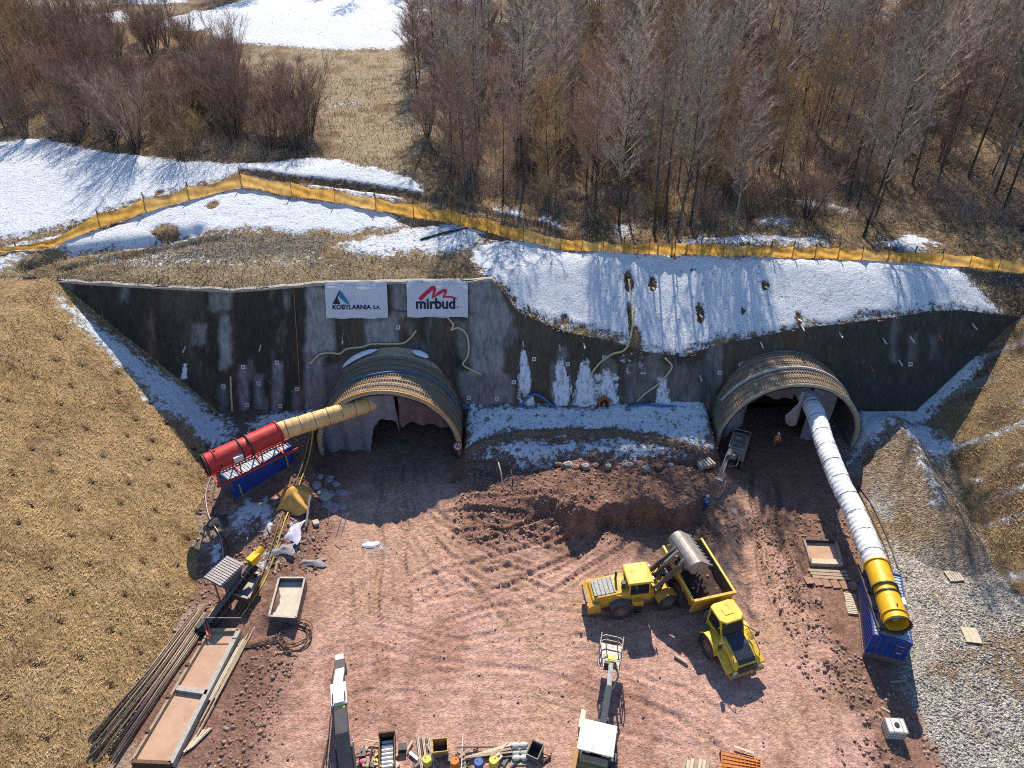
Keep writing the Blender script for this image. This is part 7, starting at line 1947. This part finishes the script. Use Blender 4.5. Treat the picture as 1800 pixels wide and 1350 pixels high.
# ---- more litter of the site
m_shot = M('shotcrete_rebound', (0.30, 0.275, 0.285), .9, var=.35, scale=3, bump=.05)
for i in range(16):
    px, py = rnd.uniform(556, 602), rnd.uniform(838, 905); g = G(px, py); s_ = rnd.uniform(.2, .6)
    mb = MB().ball((0, 0, 0), s_, 8, (rnd.uniform(.8, 1.5), rnd.uniform(.8, 1.3), .6)); mb.V = [tuple(np.array(v) * (1 + .3 * (rnd.random() - .5))) for v in mb.V]
    tag(mb.build('shotcrete_lump', m_shot, loc=g + Vector((0, 0, .05))), 'grey lump of spilled shotcrete beside the left leg of the left portal', 'lump', 'shotcrete lumps by the left portal')
for i, (px, py, sx, sy, mt, lab) in enumerate(((515, 935, .7, 1.2, M('bluish_sheet', (.42, .42, .52), .6, var=.3), 'bluish grey plastic sheet spread on spoil below the ochre tarp'), (500, 965, .8, .6, m_shot, 'pale crumpled membrane at the left of the spoil row'), (545, 990, 1.2, .4, m_shot, 'long pale ridge of dried shotcrete above the steel skip'), (385, 915, .8, .7, m_dark, 'black plastic sheet at the foot of the left bank'))):
    G_ = [[(sx * (u - .5) * 2 * (1 + .2 * math.sin(7 * v)), sy * (v - .5) * 2 * (1 + .2 * math.cos(6 * u)), .12 + .22 * float(vnoise(np.array([u * 4 + i]), np.array([v * 4]), 8)[0]) - .35 * max(abs(u - .5), abs(v - .5)) ** 2 * 2) for u in np.linspace(0, 1, 14)] for v in np.linspace(0, 1, 14)]
    g = G(px, py); tag(MB().grid(G_).build('plastic_sheet', mt, loc=g, smooth=True), lab, 'sheet')
def drum(px, py, col, lab):
    g = at0(px, py); e = empty('steel_drum', g, rnd.uniform(0, 3), lab, 'drum')
    MB().lathe([(0, .001), (0, .28), (.3, .28), (.31, .295), (.34, .295), (.35, .28), (.6, .28), (.61, .295), (.64, .295), (.65, .28), (.88, .28), (.88, .25), (.86, .25), (.86, .001)], (0, 0, 0), (0, 0, 1), 18).build('drum_shell', col, e, smooth=True, angle=40)
    MB().tube((.12, 0, .86), (.12, 0, .9), .04, 8).build('bung', m_dark, e)
drum(752, 1345, m_ymark, 'yellow drum at the lower edge left of the yellow bin'); drum(800, 1348, m_or, 'orange drum at the lower edge below the plank pile'); drum(842, 1350, M('blue_drum', (.03, .1, .3), .5), 'blue drum at the lower edge among planks'); drum(868, 1347, m_ymark, 'ochre drum at the lower edge right of the blue drum')
for i in range(26):
    px, py = rnd.uniform(600, 960), rnd.uniform(1318, 1352); g = at0(px, py); k_ = i % 4
    L_ = rnd.uniform(.5, 1.6); a_ = rnd.uniform(0, 3.14)
    mb = MB()
    if k_ == 0: mb.bar((-L_ / 2, 0, .12), (L_ / 2, .1, .16), .12, .05).bar((-L_ / 2, .14, .1), (L_ / 2.2, .2, .12), .1, .04)
    elif k_ == 1: mb.path([(-L_ / 2, 0, .1), (0, .15, .2), (L_ / 2, -.1, .1), (L_ / 1.8, .2, .08)], .04, 6)
    elif k_ == 2: mb.box((0, 0, .16), (.45, .35, .3)).box((0, 0, .33), (.5, .4, .04)).box((.1, .05, .4), (.2, .1, .1))
    else: mb.tube((-L_ / 2, 0, .1), (L_ / 2, 0, .12), .09, 8).tube((L_ / 2, 0, .12), (L_ / 2 + .08, 0, .12), .13, 8)
    tag(mb.build('site_scrap', (m_board, m_rust, m_grey, m_lgrey, m_pale, m_dark)[i % 6], loc=g, rz=a_), 'bit of scrap in the jumble along the lower edge of the yard', 'scrap', 'jumble along the lower edge')
for i in range(18):
    px, py = rnd.uniform(395, 560), rnd.uniform(870, 1010); g = G(px, py); L_ = rnd.uniform(.6, 1.9); a_ = rnd.uniform(0, 3.14)
    mb = MB().bar((-L_ / 2, 0, .1), (L_ / 2, .05, .14), .11, .06) if i % 2 else MB().path([(-L_ / 2, 0, .08), (0, .12, .18), (L_ / 2, -.05, .08)], .035, 6)
    tag(mb.build('site_scrap', (m_board, m_lgrey, m_rust)[i % 3], loc=g, rz=a_), 'stick or rod lying about on the spoil below the blue container', 'scrap', 'rods and sticks below the container')
# ------------------------------------------------------------------ people
def skin_mesh(verts, edges, radii, root=0, sub=1):
    me = bpy.data.meshes.new('s'); me.from_pydata(verts, edges, []); me.update()
    ob = bpy.data.objects.new('s', me); COL.objects.link(ob)
    ob.modifiers.new('skin', 'SKIN')
    if not me.skin_vertices: me.skin_vertices.new()
    for i, r_ in enumerate(radii):
        me.skin_vertices[0].data[i].radius = (r_ if isinstance(r_, tuple) else (r_, r_))
        me.skin_vertices[0].data[i].use_root = (i == root)
    sd = ob.modifiers.new('sub', 'SUBSURF'); sd.levels = sub; sd.render_levels = sub
    bpy.context.view_layer.update()
    dg = bpy.context.evaluated_depsgraph_get()
    out = bpy.data.meshes.new_from_object(ob.evaluated_get(dg))
    bpy.data.objects.remove(ob, do_unlink=True)
    out.polygons.foreach_set('use_smooth', [True] * len(out.polygons))
    return out
def person(px, py, z, rz, jacket, trousers, helmet, label, stride=.16):
    g = P(px, py, z); g.z = max(hz(g.x, g.y), 0) + .02
    e = empty('person', g, rz, label, 'person')
    V = [(0, 0, .95), (0, 0, 1.15), (0, 0.01, 1.38), (0, 0, 1.50), (0, .02, 1.56), (0, .03, 1.66), (0, .03, 1.76),
         (.10, 0, .90), (.11, stride * .5, .50), (.12, stride * .4, .08), (.12, stride * .4 + .15, .04),
         (-.10, 0, .90), (-.11, -stride * .2, .50), (-.12, -stride, .09), (-.12, -stride + .15, .05),
         (.19, 0, 1.42), (.27, -.02, 1.14), (.27, .14, .92), (.27, .19, .86), (-.19, 0, 1.42), (-.28, .02, 1.14), (-.26, .18, .94), (-.26, .23, .88),
         (.255, .22, .80), (.285, .21, .79), (.30, .19, .80), (.235, .20, .82), (-.245, .26, .82), (-.275, .25, .81), (-.29, .23, .82), (-.225, .24, .84)]
    E = [(0, 1), (1, 2), (2, 3), (3, 4), (4, 5), (5, 6), (0, 7), (7, 8), (8, 9), (9, 10), (0, 11), (11, 12), (12, 13), (13, 14), (2, 15), (15, 16), (16, 17), (17, 18), (2, 19), (19, 20), (20, 21), (21, 22),
         (18, 23), (18, 24), (18, 25), (18, 26), (22, 27), (22, 28), (22, 29), (22, 30)]
    Rr = [.13, .125, .14, .07, .055, .085, .07, .09, .065, .05, .045, .09, .065, .05, .045, .065, .05, .037, .03, .065, .05, .037, .03] + [.011] * 8
    b = link('body', skin_mesh(V, E, Rr), e); b.data.materials.append(M('skin', (.55, .33, .25), .6, var=.1))
    j = link('jacket', skin_mesh([V[0], V[1], V[2], V[3], V[15], V[16], V[17], V[19], V[20], V[21]], [(0, 1), (1, 2), (2, 3), (2, 4), (4, 5), (5, 6), (2, 7), (7, 8), (8, 9)], [.165, .155, .17, .08, .088, .07, .055, .088, .07, .055]), e); j.data.materials.append(jacket)
    t = link('trousers', skin_mesh([V[0], V[7], V[8], V[9], V[11], V[12], V[13]], [(0, 1), (1, 2), (2, 3), (0, 4), (4, 5), (5, 6)], [.15, .115, .088, .072, .115, .088, .072]), e); t.data.materials.append(trousers)
    for s in (0, 1):
        a, b_ = (V[9], V[10]) if s == 0 else (V[13], V[14])
        MB().ball(((a[0] + b_[0]) / 2, (a[1] + b_[1]) / 2, .06), .1, 8, (.6, 1.35, .6)).build('boot', m_black, e, smooth=True)
    MB().lathe([(0, .155), (.03, .14), (.09, .13), (.14, .08), (.155, .001)], (0, .03, 1.72), (0, 0, 1), 14).build('helmet', helmet, e, smooth=True)
    MB().ball((0, .125, 1.655), .022, 6).build('nose', M('skin', (.55, .33, .25), .6), b)
    for s in (-.035, .035): MB().ball((s, .108, 1.685), .012, 6).build('eye', m_black, b)
    MB().box((0, .112, 1.615), (.05, .012, .01)).build('mouth', M('lips', (.3, .1, .09), .6), b)
    for s in (-.09, .09): MB().ball((s, .03, 1.67), .022, 6, (.5, 1, 1.3)).build('ear', M('skin', (.55, .33, .25), .6), b)
    for z_ in (1.12, 1.3): MB().lathe([(-.025, .172), (-.025, .185), (.025, .185), (.025, .172)], (0, 0, z_), (0, 0, 1), 16, True).build('reflective_band', M('reflective', (.7, .72, .7), .3), j)
    return e
person(1362, 786, 0, R(175), M('orange_jacket', (.78, .20, .02), .7, var=.1), M('orange_trousers', (.30, .12, .05), .8, var=.2), m_white, 'person in an orange work suit standing inside the right portal')
person(1240, 892, .6, R(20), M('blue_jacket', (.03, .12, .48), .7, var=.15), M('blue_trousers', (.03, .06, .20), .8, var=.2), M('pink_helmet', (.65, .45, .45), .5), 'person in blue work clothes standing on the spoil right of the heap', .1)
